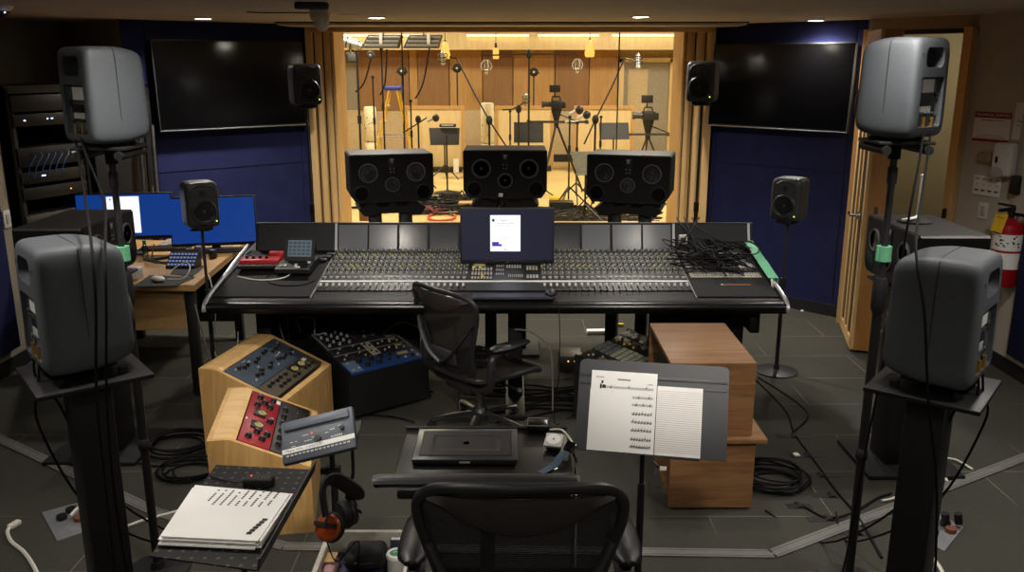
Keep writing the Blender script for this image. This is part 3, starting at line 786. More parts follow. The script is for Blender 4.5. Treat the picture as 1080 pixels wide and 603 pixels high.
keys(xc0 + W * .8, xc0 + W * .97, ym0 + h * .45, ym0 + h, 4, 1, CREAM, .006, .62)
keys(xc0 + W * .8, xc0 + W * .97, ym0, ym0 + h * .35, 4, 1, LGREY, .008, .7)
for i, (m, fx, fy) in enumerate(((LEDO, .03, .7), (LEDG, .12, .68), (LEDO, .17, .8), (LEDB, .18, .55), (LEDO, .16, .1))):
    b = MB(mat('lit_cap_%d' % i, ('#d7cf5a', '#d7cf5a', '#cf8d3a', '#6fc0b8', '#cdbb4a')[i], .5)); b.M = t.matrix_basis.inverted()
    b.box(S(xc0 + .02 + W * fx, ym0 + h * fy, .016), (.016, .022, .01)); b.done('coloured_cap', ms)
# left blank surface, right patch section
b = MB(CONTOP, t); b.slab(S(CX0 + .03, YF + .02, .003), S(xa - .012, YF + .02, .003), S(xa - .012, ytop, .003), S(CX0 + .03, ytop, .003), .004); b.done('blank_surface', t)
b = MB(CONTOP, t); b.slab(S(xb + .012, YF + .02, .003), S(CX1 - .03, YF + .02, .003), S(CX1 - .03, ytop, .003), S(xb + .012, ytop, .003), .004); b.done('blank_surface', t)
px0, px1 = xb + .03, CX1 - .05; py0, py1 = cpos(293).y, cpos(264).y
for r_ in range(6):
    y0 = py0 + (py1 - py0) * r_ / 6; y1 = y0 + (py1 - py0) / 6 * .86
    b = MB((CREAM, DGREY, LGREY, DGREY, MGREY, LGREY)[r_], t); b.slab(S(px0, y0, .006), S(px1, y0, .006), S(px1, y1, .006), S(px0, y1, .006), .004)
    for k in range(24):
        for q in (.3, .7):
            b.use(BLACK if k % 3 else STEEL).cyl(S(px0 + (px1 - px0) * (k + .5) / 24, y0 + (y1 - y0) * q, .0055), S(px0 + (px1 - px0) * (k + .5) / 24, y0 + (y1 - y0) * q, .0085), .005, n=6)
    b.done('patch_row', t)
b = MB(mat('copper_label', '#a8714e', .4, metal=.3), t); b.box(S(1.33, cpos(301).y, .005), (.16, .012, .004)); b.use(WHITE).box(S(1.24, cpos(301).y, .006), (.012, .012, .004)); b.done('label_bar', t)
# side rails
for x in (CX0 + .012, CX1 - .012):
    b = MB(ALU, t); b.tube([(x, 4.70, .742), (x, 4.715, .772), (x, 4.80, .806), (x, 5.1, .856), (x, 5.35, .90), (x, YB + .0, .935)], 0, 8, True, 5, flat=(.013, .013)); b.done('side_rail', t)
b = MB(CONB, t); b.box((CX1 - .14, 4.98, .62), (.06, .2, .12), bev=.01); b.done('side_bracket', t)

# ------------------------------------------------------------------ display on the console
SCRN = mat('display_glass_dark', '#0a0b14', .12, spec=.6, var=.05)
pb = at(535, 277, y=5.33)
def display(label, loc, rz, W, Ht, tilt=R(-6), name='computer_display', scr=None, grp=None, zgap=.0, standd=.1):
    t = thing(name, label, 'display', loc, rz, grp)
    T = Matrix.Translation((0, 0, zgap)) @ Matrix.Rotation(tilt, 4, 'X')
    b = MB(BLACK, M=T); b.box((0, .012, Ht / 2), (W, .03, Ht), bev=.004); b.done('housing', t)
    s = MB(scr or SCRN, M=T); s.box((0, -.004, Ht / 2 + .006), (W - .018, .004, Ht - .034)); so = s.done('screen', t)
    b = MB(BLACK); b.box((0, .06, (zgap + Ht * .5) / 2), (.06, .02, zgap + Ht * .5), bev=.004); b.box((0, .06, .006), (.22, .16, .012), bev=.003); b.done('stand', t)
    return t, so, T
NAVYSCR = glow('navy_desktop', '#0c0f33', .55)
t2, so, T = display('black computer display in the middle of the console showing a white page', Vector((pb.x, pb.y, cz(pb.y) + .024)), 0, .585, .35, R(-5), scr=NAVYSCR, zgap=pb.z - cz(pb.y) - .03)
PAGE = glow('lit_white_page', '#f3f5ff', 1.05); PURP = glow('lit_purple', '#4a2bb0', .8); GTXT = glow('lit_grey_text', '#8a909e', .55); DTXT = glow('lit_dark_mark', '#3d4652', .6); TEAL = glow('lit_teal', '#7fb4c4', .8)
b = MB(PAGE, M=T); pcx, pcz, pw_, ph = -.012, .192, .187, .225
yq = -.0075
b.box((pcx, yq, pcz), (pw_, .001, ph))
b.use(DTXT).lathe([(.006, 0), (.009, 0), (.009, .0006), (.006, .0006)], 20, T.inverted() @ T @ Matrix.Translation((pcx - pw_ * .40, yq - .0008, pcz + ph * .36)) @ Matrix.Rotation(R(90), 4, 'X'))
b.box((pcx - pw_ * .405, yq - .001, pcz + ph * .37), (.008, .0006, .005))
for x0, n_, z, m, w in ((-.26, 10, .36, GTXT, .0072), (-.28, 20, .275, GTXT, .0058), (-.3, 17, .21, GTXT, .0058), (-.22, 16, -.13, GTXT, .005), (-.1, 7, -.165, GTXT, .005)):
    for k in range(n_):
        if rnd.random() < .85: b.use(m).box((pcx + pw_ * x0 + k * w * .95, yq - .0008, pcz + ph * z), (w * .6, .0006, w * .7))
b.use(PURP).box((pcx - pw_ * .33, yq - .0008, pcz - ph * .27), (pw_ * .23, .0006, ph * .06)); b.box((pcx - pw_ * .28, yq - .0008, pcz - ph * .33), (pw_ * .32, .0006, ph * .06))
b.use(TEAL).box((pcx, yq - .0008, pcz - ph * .455), (pw_ * .1, .0006, ph * .025))
b.done('shown_page', so)
b = MB(LGREY, M=T); b.box((0, -.0045, .012), (.02, .001, .005)); b.done('badge', t2)

# bottles on the bridge behind the display
CLEARP = glass_pane('clear_plastic', .18, '#c9cccc')
p = Vector((-.075, YB + .16, BZ1 - .046))
t = thing('water_bottle', 'clear plastic water bottle behind the console display', 'bottle', p)
b = MB(CLEARP); b.lathe([(.001, 0), (.03, 0), (.033, .01), (.033, .06), (.03, .07), (.033, .08), (.033, .15), (.012, .19), (.012, .205)], 18); b.done('body', t)
b = MB(WHITE); b.cyl((0, 0, .205), (0, 0, .225), .014); b.done('cap', t)
for k, (dx_, lab) in enumerate(((.055, 'silver can behind the console display, nearer the clear bottle'), (.095, 'silver can behind the console display, farther from the clear bottle'))):
    b = MB(ALU); b.lathe([(.001, 0), (.014, .0), (.017, .008), (.017, .10), (.013, .118), (.013, .122), (.001, .12)], 16, Matrix.Translation(p + Vector((dx_, .01, 0)))); b.done('silver_can', None, (lab, 'can', 'silver cans on the bridge'))

# keyboard and mouse along the armrest
pk = at(541, 313, y=4.80)
t = thing('computer_keyboard', 'black computer keyboard with blue lit keys below the console display', 'keyboard', (pk.x, 4.795, .797), R(0))
b = MB(BLACK); b.box((0, 0, .007), (.46, .085, .014), bev=.003); b.done('case', t)
KEYB = mat('blue_lit_keys', '#272b45', .5, var=.25, scale=90)  # the blue light on the keys is put into their colour
b = MB(KEYB)
for r_ in range(4):
    for k in range(22): b.box((-.218 + .0198 * k, -.03 + .02 * r_, .0155), (.0165, .0165, .004))
b.done('keys', t)['kind'] = 'stuff'
pm = at(575, 307, y=4.85)
t = thing('computer_mouse', 'black computer mouse to the right of the console keyboard', 'mouse', (pm.x + .03, 4.83, cz(4.83) + .004))
b = MB(BLACK); b.ball((0, 0, .016), (.032, .055, .022)); b.box((0, 0, .004), (.05, .09, .01), bev=.004); b.done('body', t)
b = MB(DGREY); b.cyl((-.004, -.025, .036), (.004, -.025, .036), .008); b.done('wheel', t)
cable([(pm.x + .03, 4.77, .81), (pm.x + .06, 4.72, .80), (pm.x + .075, 4.69, .7), (pm.x + .08, 4.70, .4), (pm.x + .06, 4.8, .03), (pm.x + .2, 5.0, .01)], .0025, 'thin mouse cable dangling over the console front edge')
b = MB(PAPER); b.slab((-.36, 4.70, .798), (-.24, 4.72, .798), (-.29, 4.84, .803), (-.39, 4.82, .803), .002); b.done('note_paper', None, ('sheet of white note paper on the console edge behind the office chair', 'paper'))

# remote on the left surface
rp = cpos(283, -1.31)
t = thing('monitor_controller', 'black desktop controller with tilted screen at the left of the console', 'controller', (rp.x - .01, rp.y - .02, cz(rp.y) + .004), R(-4))
b = MB(BLACK); b.xprism([(-.13, 0), (-.13, .025), (-.02, .05), (.12, .05), (.12, 0)], -.105, .105); b.done('base', t)
b = MB(BLACK); b.slab((-.085, -.005, .05), (.1, -.005, .05), (.1, .055, .185), (-.085, .055, .185), .018); so = b.done('screen_housing', t)
b = MB(glow('dim_lcd', '#8fa3b0', .25)); b.slab((-.066, .0035, .075), (.082, .0035, .075), (.082, .045, .17), (-.066, .045, .17), .001); lc = b.done('lcd', so)
b = MB(DTXT)
for k in range(5):
    for j in range(4):
        f0 = .1 + .22 * j; x0 = -.06 + .028 * k
        b.slab((x0, .0035 + .0415 * f0 - .0015, .075 + .095 * f0 + .0008), (x0 + .02, .0035 + .0415 * f0 - .0015, .075 + .095 * f0 + .0008), (x0 + .02, .0035 + .0415 * (f0 + .12) - .0015, .075 + .095 * (f0 + .12) + .0008), (x0, .0035 + .0415 * (f0 + .12) - .0015, .075 + .095 * (f0 + .12) + .0008), .0005)
b.done('readout', lc)
each('key', t, WHITE, [(-.08, -.085), (-.055, -.08), (.01, -.07), (.015, -.1), (.035, -.105), (.08, -.035)], lambda p, q: p.box((q[0], q[1], .027 + (q[1] + .13) * .227), (.018, .016, .012), bev=.002))
# red boxes
rp = cpos(278, -1.62)
t = thing('red_patch_unit', 'red metal box with small knobs at the left end of the console', 'audio unit', (-1.565, 5.30, cz(5.30) + .008), R(4))
b = MB(RED); b.box((0, 0, .03), (.24, .11, .035), bev=.004); b.box((.085, .08, .045), (.09, .05, .05), bev=.004); b.done('case', t)
b = MB(BLACK); b.box((0, -.075, .012), (.24, .06, .022), bev=.003); b.done('base', t)
each('knob', t, BLACK, (-.08, -.04, .0, .04), lambda p, x: p.cyl((x, -.01, .047), (x, -.01, .065), .010))
each('socket', t, CHROME, (-.09, -.05, -.01, .03), lambda p, x: p.cyl((x, -.08, .023), (x, -.08, .03), .010))
cable([(-1.45, 5.33, cz(5.33) + .02), (-1.37, 5.30, cz(5.3) + .006), (-1.36, 5.12, cz(5.12) + .006), (-1.5, 5.06, cz(5.06) + .006), (-1.66, 5.12, cz(5.12) + .006)], .005, 'pale grey cable looped below the red box on the console', WHITECABLE)
cable([(-1.18, 5.05, cz(5.05) + .006), (-1.25, 4.98, cz(4.98) + .006), (-1.4, 4.99, cz(4.99) + .006), (-1.48, 5.1, cz(5.1) + .006), (-1.42, 5.2, cz(5.2) + .006)], .003, 'thin black cable curled on the left console surface')
p = cpos(266, -1.115)
for k in range(3):
    q = Vector((-1.2 - .0 + .02 * k, 5.38 + .05 * k, cz(5.38 + .05 * k) + .004))
    b = MB(BLACK); b.box(q + Vector((0, 0, .01)), (.06, .035, .02), bev=.006); b.done('small_black_adapter', None, (('small black adapter lying right of the tilted controller, nearest to the armrest', 'small black adapter lying right of the tilted controller, in the middle', 'small black adapter lying right of the tilted controller, nearest to the bridge')[k], 'adapter', 'adapters on the console'))

# patch cable tangle on the right
cols = RUBBER
b0 = Vector((1.28, cpos(277).y, 0))
names = 0
for k in range(18):
    pts = []
    n_ = rnd.randint(5, 8)
    sx = rnd.uniform(1.02, 1.5)
    for j in range(n_):
        x = min(1.5, max(.96, 1.24 + rnd.gauss(0, .14))); y = min(YB - .06, max(py0 - .02, b0.y + rnd.gauss(0, .13)))
        pts.append((x, y, cz(y) + .014 + abs(rnd.gauss(.03, .03))))
    if k % 5 == 0: pts[0] = (1.10 + .01 * k, YB + .15, BZ1 + .02); pts[1] = (1.12 + .006 * k, YB + .0, BZ1 - .02)
    cable(pts, .0042, 'black patch cable in the tangle over the right patch rows', group='tangled patch cables', sub=6)
for k in range(5):
    pts = []
    c = Vector((1.22 + .04 * k, b0.y - .02 + .02 * k, 0)); ra = .10 + .012 * k
    for j in range(12):
        a = 2 * math.pi * j / 12 * 1.2
        x = c.x + math.cos(a) * ra * 1.25; y = min(YB - .05, c.y + math.sin(a) * ra); pts.append((x, y, cz(y) + .03 + .012 * k + .01 * math.sin(3 * a)))
    cable(pts, .0045, 'black patch cable in the tangle over the right patch rows', group='tangled patch cables', sub=5)
p = at(721, 254, y=YB - .03)
t = thing('plug_box', 'small white plug box among the black patch cables', 'plug box', (p.x, p.y + .03, p.z - .035), 0)
b = MB(WHITE); b.box((0, 0, .04), (.055, .03, .06), bev=.006); b.done('shell', t); b = MB(mat('maroon_face', '#5a3038', .5)); b.box((0, -.0155, .036), (.036, .003, .036), bev=.001); b.done('face', t)
b = MB(GTAPE)
for k, (y0, y1) in enumerate(((5.02, 5.28), (5.28, 5.5), (5.5, 5.63))):
    z0, z1 = (.856 + (y - 5.1) * .165 + .018 for y in (y0, y1)); x = CX1 - .012
    b.slab((x - .028, y0, z0 + .004 * k), (x + .03, y0, z0), (x + .03, y1, z1 + .006), (x - .028, y1, z1), .002)
    b.slab((x + .032, y0, z0 - .05), (x + .032, y1, z1 - .05), (x + .032, y1, z1 + .004), (x + .032, y0, z0), .002)
b.done('green_tape', None, ('length of green tape stuck along the right console rail', 'tape', 'green tape on the stands'))
b = MB(WHITECABLE); q = Vector((CX1 - .03, 4.99, .86)); b.tube([q, q + Vector((.0, -.01, -.01)), q + Vector((.005, -.03, -.06)), q + Vector((0.02, -.05, -.07))], .006, 6); b.done('white_cable_end', None, ('short white cable end hanging at the right console rail', 'cable'))
# ================================================================== OUTBOARD RACKS
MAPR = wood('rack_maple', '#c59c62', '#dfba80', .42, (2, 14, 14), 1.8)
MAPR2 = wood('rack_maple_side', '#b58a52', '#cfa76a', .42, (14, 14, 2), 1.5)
VU = mat('meter_face', '#d6c68a', .4, var=.06)
def panel_M(o, ex, ey):
    return frame_M(o, ex, ey)
def unit(name, label, M, w, h, col_m, group='rack units'):
    """rack unit whose face lies in M (x along the unit, y up the slope, z outwards)"""
    t = thing(name, label, 'rack unit', group=group); t.matrix_basis = M
    b = MB(col_m); b.box((w / 2, h / 2, -.02), (w - .003, h - .003, .046), bev=.002); b.done('front_panel', t)
    return t
def knobs(t, items, name='knob'):
    """items: (x, y, r, h, material)"""
    for x, y, r, hh, m in items:
        b = MB(m); b.lathe([(r * 1.15, .003), (r * 1.1, .007), (r, .009), (r * .92, .003 + hh), (.0001, .003 + hh)], 12, Matrix.Translation((x, y, 0)))
        if r > .007: b.use(LGREY).box((x, y + r * .5, .0035 + hh), (r * .2, r * .8, .0008))
        b.done(name, t)
def rects(t, name, items):
    for x, y, w, h, z, m in items:
        b = MB(m); b.box((x, y, .003 + z / 2), (w, h, z)); b.done(name, t)
def vu(t, x, y, w, h):
    b = MB(BLACK); b.box((x, y, .007), (w, h, .01), bev=.003); o = b.done('vu_meter', t)
    f = MB(VU); f.lathe([(.0001, .0), (w * .36, .0)], 24, Matrix.Translation((x, y - h * .12, .0126)) , 1, .8); f.done('meter_face', o)
    g = MB(INK); g.box((x + w * .06, y - h * .02, .0132), (.0015, h * .5, .0006), rot=(0, 0, -.5)); g.done('needle', o)
def wedge(name, label, loc, rz, L, D, hb, hf, flat, grp, m=MAPR, th=.022, foot=None):
    """floor rack: wedge section in x (high side at x=0, low side at x=D), length L along y"""
    t = thing(name, label, 'rack cabinet', loc, rz, grp)
    prof = [(0, 0), (D, 0), (D, hf), (flat, hb), (0, hb)]
    for k, (y0, y1) in enumerate(((0, th), (L - th, L))):
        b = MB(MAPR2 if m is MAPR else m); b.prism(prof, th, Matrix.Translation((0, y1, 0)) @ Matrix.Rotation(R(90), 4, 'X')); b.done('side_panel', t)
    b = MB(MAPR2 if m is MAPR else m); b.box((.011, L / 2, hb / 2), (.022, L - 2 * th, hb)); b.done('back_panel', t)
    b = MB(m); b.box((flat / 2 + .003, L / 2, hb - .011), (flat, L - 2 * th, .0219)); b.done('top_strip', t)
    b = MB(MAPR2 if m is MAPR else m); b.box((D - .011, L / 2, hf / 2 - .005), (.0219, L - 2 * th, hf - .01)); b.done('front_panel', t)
    d = Vector((flat - D, 0, hb - hf)).normalized()
    b = MB(m)
    for s0, s1 in ((0, .03), None) if False else (((D, hf), .03), ((flat, hb), -.03)):
        p = Vector((s0[0], 0, s0[1])); q = p + d * s1
        b.slab((p.x, th, p.z), (p.x, L - th, p.z), (q.x, L - th, q.z), (q.x, th, q.z), .02) if s1 > 0 else b.slab((q.x, th, q.z), (q.x, L - th, q.z), (p.x, L - th, p.z), (p.x, th, p.z), .02)
    b.done('frame_lip', t)
    if foot:
        b = MB(BLACKM); b.box((D / 2, L / 2, .01), (D - .06, L - .06, .02)); 
    return t, d, (Vector((D, 0, hf)), Vector((flat, 0, hb)))
def slope_M(t, D, hf, d, L, th, s):
    """face frame on the wedge: x along +y (length), y up the slope, starting s metres up from the low edge"""
    o = Vector((D, th, hf)) + d * s + Vector((0, 0, .004))
    # x axis along length must give outward z
    return t.matrix_basis @ frame_M(o, (0, 1, 0), d)
SLBL = mat('slate_blue_panel', '#4a5561', .4, metal=.2, var=.06)
BRNP = mat('bronze_grey_panel', '#5b5347', .45, metal=.2, var=.06)
REDP = mat('crimson_panel', '#8e1420', .4, var=.08)
BLKP = mat('black_panel', '#1a1616', .45, var=.08)
# rear maple rack
A0 = Vector((-1.66, 4.36, 0)); yawA = R(-12)
tA, dA, eA = wedge('wooden_rack', 'maple floor rack at the back of the pair, holding slate blue units', A0, yawA, .63, .47, .53, .37, .10, 'maple floor racks')
# high edge is x=0; slope runs towards +x.  Build units from the high edge down
def wedge_units(t, d, e, L, specs, th=.022, side=.03):
    """specs: list of (height, builder) from the high edge down"""
    top = e[1]; sl = (e[0] - e[1]); S = sl.length; s = .034
    n = []
    for h, fn in specs:
        o = top - d * (s + h) + Vector((0, 0, 0)) 
        # looking at the face from the low side the unit's x axis runs from the near end to the far end
        M = t.matrix_basis @ frame_M(Vector((o.x, th + .006, o.z)), (0, 1, 0), d)
        n.append((M, L - 2 * th - .012, h)); fn(M, L - 2 * th - .012, h); s += h
for_dir = 1
def slate(M, w, h):
    t = unit('equaliser_unit', 'slate blue outboard unit with black knobs in the rear maple rack', M, w, h, SLBL)
    K = []
    for r_ in (.3, .72):
        for x in (.14, .2, .26, .38, .46, .60, .66, .72, .80, .88): K.append((w * x + (.02 if r_ < .5 else 0), h * (r_ + rnd.uniform(-.08, .08)), rnd.choice((.013, .010, .012)), .018, BLACK))
    knobs(t, K)
    knobs(t, [(w * x, h * y, .005, .006, LGREY) for x, y in ((.1, .2), (.33, .5), (.34, .8), (.55, .2), (.76, .5), (.93, .8), (.9, .25), (.1, .82))], 'lamp_cap')
    rects(t, 'lettering_strip', [(w * .3, h * .9, .04, .004, .001, LGREY), (w * .7, h * .48, .04, .004, .001, LGREY)])
def bronze(M, w, h):
    t = unit('compressor_unit', 'bronze grey outboard unit with two pale dial meters in the rear maple rack', M, w, h, BRNP)
    vu(t, w * .60, h * .66, .07, .055); vu(t, w * .75, h * .66, .07, .055)
    knobs(t, [(w * x, h * y, .011, .016, BLACK) for x, y in ((.1, .66), (.18, .7), (.26, .66), (.34, .7), (.43, .66), (.2, .3), (.28, .3), (.36, .3), (.48, .28), (.56, .26), (.72, .28), (.80, .26), (.88, .28))])
    rects(t, 'label_tape', [(w * .86, h * .75, .05, .022, .001, WHITE)])
wedge_units(tA, dA, eA, .63, [(.205, slate), (.115, bronze)])
def tape_on(t, d, e, L, items, lab, group):
    for k, (s, y) in enumerate(items):
        o = e[1] - d * s
        b = MB(PAPER); b.M = t.matrix_basis @ frame_M(Vector((o.x, y, o.z + .002)), (0, 1, 0), d)
        b.box((0, 0, .001), (.02, .04, .001)); b.done('tape_label', t)
tape_on(tA, dA, eA, .63, [(.07, .612), (.15, .612), (.25, .612)], '', '')
# front maple rack
B0 = Vector((-1.345, 3.545, 0)); yawB = R(9.5)
tB, dB, eB = wedge('wooden_rack', 'maple floor rack in front of the pair, holding the crimson unit', B0, yawB, .66, .44, .485, .325, .095, 'maple floor racks')
def crimson(M, w, h):
    t = unit('valve_compressor', 'crimson outboard unit with two pale dial meters in the front maple rack', M, w, h, REDP)
    vu(t, w * .34, h * .56, .075, .06); vu(t, w * .58, h * .56, .075, .06)
    K = [(w * x, h * y, .015, .02, BLACK) for x, y in ((.1, .72), (.12, .3), (.22, .5), (.22, .18), (.47, .2), (.72, .72), (.74, .3), (.88, .7), (.9, .25), (.8, .5))]
    knobs(t, K)
    rects(t, 'white_legend', [(w * .42, h * .93, .02, .008, .001, WHITE), (w * .3, h * .2, .012, .016, .001, WHITE), (w * .55, h * .15, .03, .012, .001, WHITE), (w * .92, h * .1, .04, .03, .001, WHITE)])
def blackunit(M, w, h):
    t = unit('valve_preamp', 'black outboard unit below the crimson one in the front maple rack', M, w, h, BLKP)
    knobs(t, [(w * x, h * y, .013, .02, BLACK) for x, y in ((.12, .8), (.25, .8), (.38, .8), (.52, .8), (.66, .8), (.8, .8), (.2, .3), (.45, .3))])
    knobs(t, [(w * x, h * y, .006, .014, CHROME) for x, y in ((.06, .62), (.18, .55), (.3, .6), (.42, .52), (.55, .6), (.15, .15), (.28, .2), (.1, .4), (.6, .3), (.7, .45), (.82, .4))], 'toggle')
wedge_units(tB, dB, eB, .66, [(.15, crimson), (.155, blackunit)])
tape_on(tB, dB, eB, .66, [(.012, .45), (.012, .25)], '', '')
tape_on(tB, dB, eB, .66, [(.16, .648), (.16, .012), (.31, .012)], '', '')

# black rolling rack in front of the console
K0 = Vector((-.968, 4.87, 0)); exK = Vector((.43, .335, 0)).normalized(); yawK = math.atan2(exK.y, exK.x)
BLKL = mat('black_laminate', '#131314', .55, var=.1)
def brack(label, loc, rz, W, D, hf, hb):
    t = thing('rolling_rack', label, 'rack cabinet', loc, rz, 'black sloped racks')
    prof = [(0, .03), (D, .03), (D, hb), (0, hf)]
    for x0 in (0, W - .02):
        b = MB(BLKL); b.xprism(prof, x0, x0 + .02); b.done('side_panel', t)
    b = MB(BLKL); b.box((W / 2, .01, hf / 2 + .012), (W - .04, .02, hf - .04)); b.box((W / 2, D - .012, hb / 2), (W - .04, .02, hb - .07)); b.box((W / 2, D / 2, .045), (W - .04, D - .05, .02)); b.done('case_board', t)
    each('castor', t, BLACKM, [(x, y) for x in (.05, W - .05) for y in (.06, D - .06)], lambda p, q: p.cyl((q[0] - .012, q[1], .018), (q[0] + .012, q[1], .018), .018))
    return t
hfK, hbK, WK, DK = .30, .42, .56, .60
tK = brack('black sloped rack with silver and blue outboard units before the console', K0, yawK, WK, DK, hfK, hbK)
SILV = mat('silver_panel', '#a9acb0', .35, metal=.5, var=.05); DKUN = mat('charcoal_panel', '#2c2b2b', .45, var=.08)
BLUP = mat('blue_panel', '#2b4a86', .4, metal=.2, var=.1); BLUPLIT = mat('lit_blue_panel', '#7d93b5', .4, metal=.3, var=.1)
dK = Vector((0, DK, hbK - hfK)).normalized(); SLK = math.hypot(DK, hbK - hfK)
def kunit(s, h, name, label, m):
    M = tK.matrix_basis @ frame_M(Vector((.024, 0, hfK + .002)) + dK * s, (1, 0, 0), dK)
    return unit(name, label, M, WK - .048, h, m), WK - .048, h
t, w, h = kunit(.012, .135, 'preamp_unit', 'blue outboard unit at the near edge of the black rack', BLUP)
knobs(t, [(w * x, h * y, .016, .022, BLACK) for x, y in ((.2, .72), (.26, .3), (.36, .72), (.42, .32), (.5, .76))])
knobs(t, [(w * x, h * y, .011, .016, BLACK) for x, y in ((.57, .4), (.63, .74), (.69, .35), (.88, .3))])
knobs(t, [(w * x, h * y, .006, .008, LGREY) for x, y in ((.06, .8), (.06, .2), (.78, .3), (.94, .75), (.94, .25), (.14, .3))], 'socket')
rects(t, 'window', [(w * .8, h * .72, .07, .026, .003, mat('amber_label', '#c9a56a', .5))]); rects(t, 'lit_panel_end', [(w * .09, h * .5, w * .16, h * .96, .0012, BLUPLIT)])  # pale left end: strong light on the blue panel, put in as colour
s = .15
for k, (lab, pale) in enumerate((('dark outboard unit with cream centre, second up from the blue unit', 1), ('dark outboard unit with cream centre, third up from the blue unit', 1))):
    t, w, h = kunit(s, .088, 'channel_strip_unit', lab, DKUN); s += .09
    knobs(t, [(w * x, h * y, .015 if x in (.22,) else .009, .015, BLACK) for x, y in ((.06, .6), (.11, .35), (.22, .55), (.3, .4), (.38, .6))])
    knobs(t, [(w * x, h * y, .006, .01, LGREY) for x, y in ((.08, .25), (.14, .7), (.32, .7), (.36, .25), (.64, .4), (.72, .6), (.8, .35), (.9, .3))], 'lamp_cap')
    rects(t, 'cream_block', [(w * .5, h * .5, .06, h * .9, .003, mat('cream_panel', '#bdb79f', .5))]); knobs(t, [(w * .475, h * .65, .006, .012, BLACK), (w * .52, h * .35, .006, .012, BLACK)])
    rects(t, 'window', [(w * .86, h * .7, .05, .014, .003, mat('amber_label', '#c9a56a', .5))])
    rects(t, 'silver_edge', [(w * .5, h * .97, w, .006, .002, SILV), (w * .985, h * .5, .015, h, .002, SILV)])
t, w, h = kunit(s, .23, 'summing_mixer', 'dark outboard unit crowded with small knobs at the far edge of the black rack', DKUN)
knobs(t, [(w * (.07 + .045 * i), h * (.15 + .17 * j), .0085, .016, (BLACK, LGREY)[(i + j) % 3 == 0]) for i in range(8) for j in range(5)])
knobs(t, [(w * (.52 + .06 * i), h * (.3 + .3 * j), .011, .014, (BLACK, MGREY)[(i + j) % 2]) for i in range(5) for j in range(2)])
rects(t, 'silver_plate', [(w * .91, h * .5, w * .16, h * .92, .003, SILV), (w * .91, h * .45, w * .1, .015, .005, BLACK), (w * .015, h * .5, w * .03, h, .003, SILV)])
rects(t, 'maroon_window', [(w * .44, h * .4, .03, .05, .003, mat('maroon_panel', '#5b2a2c', .5))])

# second black sloped rack, right, behind the music stand
P0 = at(606, 374, z=.42); P1 = at(692, 331, z=.42); e2 = (P1 - P0); e2.z = 0; yaw2 = math.atan2(e2.y, e2.x)
d2 = Vector((math.sin(yaw2), -math.cos(yaw2), 0))
hf2, hb2, W2, D2 = .30, .42, .66, .56
org = Vector((P0.x, P0.y, 0)) + d2 * D2
tK2 = brack('black sloped rack with grey buttons half hidden by the walnut cabinet', (org.x, org.y, 0), yaw2, W2, D2, hf2, hb2)
dK2 = Vector((0, D2, hb2 - hf2)).normalized()
def k2unit(x0, x1, name, label, m):
    """units here run up the slope side by side"""
    h = D2 - .03; M = tK2.matrix_basis @ frame_M(Vector((x0, .01, hf2 + .003)) + dK2 * .012, (1, 0, 0), dK2)
    return unit(name, label, M, x1 - x0, h, m), x1 - x0, h
t, w, h = k2unit(.022, .16, 'control_unit', 'dark unit with small silver sockets at the left end of the right black rack', DKUN)
knobs(t, [(w * x, h * y, .006, .008, LGREY) for x, y in ((.3, .93), (.5, .9), (.7, .8), (.3, .72), (.6, .66), (.8, .6), (.3, .5), (.6, .4))], 'socket')
rects(t, 'window', [(w * .5, h * .78, .04, .04, .004, mat('tan_label', '#8d7a5e', .5))])
t, w, h = k2unit(.162, .36, 'button_panel', 'dark unit with rows of grey buttons in the right black rack', DKUN)
GBTN = mat('grey_button', '#77797a', .5, var=.08); CBTN = mat('pale_button', '#b4b8a4', .5, var=.08)
rects(t, 'button', [(w * (.12 + .19 * i), h * (.95 - .07 * j), .026, .026, .008, GBTN if j < 3 else CBTN) for i in range(5) for j in range(8)])
t, w, h = k2unit(.362, .50, 'control_unit', 'dark unit with yellow caps in the right black rack', DKUN)
knobs(t, [(w * x, h * y, .007, .01, YELLOW) for x, y in ((.25, .92), (.25, .82), (.5, .78), (.3, .7))], 'yellow_cap')
knobs(t, [(w * x, h * y, .009, .012, BLACK) for x, y in ((.65, .9), (.8, .8), (.7, .68), (.3, .55), (.6, .5), (.8, .4))])
t, w, h = k2unit(.502, .638, 'control_unit', 'dark unit with white keys at the right end of the right black rack', DKUN)
rects(t, 'key', [(w * x, h * y, .022, .022, .008, WHITE) for x, y in ((.3, .9), (.5, .9), (.3, .84), (.5, .84), (.75, .93), (.9, .93), (.75, .87), (.2, .72))])

# ================================================================== WALNUT CABINET
WAL = wood('walnut_veneer', '#68472d', '#8d6845', .45, (1, 14, 14), 1.6)
t = thing('walnut_cabinet', 'lower walnut box on the floor with an overhanging lid, right of the music stand', 'cabinet', (.955, 3.815, 0))
def hollow(b, w, d, h, z0=0, th=.019, y0=0):
    """carcass open at the left side"""
    b.box((0, y0 + th / 2, z0 + h / 2), (w, th, h)); b.box((0, y0 + d - th / 2, z0 + h / 2), (w, th, h))
b = MB(WAL); b.box((0, .010, .19), (.40, .02, .345)); b.done('front_panel', t)
b = MB(WAL); b.box((0, .60, .19), (.40, .02, .345)); b.done('back_panel', t)
b = MB(WAL); b.box((.19, .305, .19), (.02, .57, .345)); b.done('side_panel', t)
b = MB(WAL); b.box((0, .305, .01), (.36, .57, .02)); b.done('bottom_board', t)
b = MB(WAL); b.box((.018, .30, .373), (.455, .66, .022), bev=.002); b.done('lid', t)
t = thing('walnut_cabinet', 'upper walnut box standing on the lid of the lower one', 'cabinet', (.935, 3.825, .386))
b = MB(WAL); b.box((0, .010, .172), (.40, .02, .342)); b.done('front_panel', t)
b = MB(WAL); b.box((0, .625, .172), (.40, .02, .342)); b.done('back_panel', t)
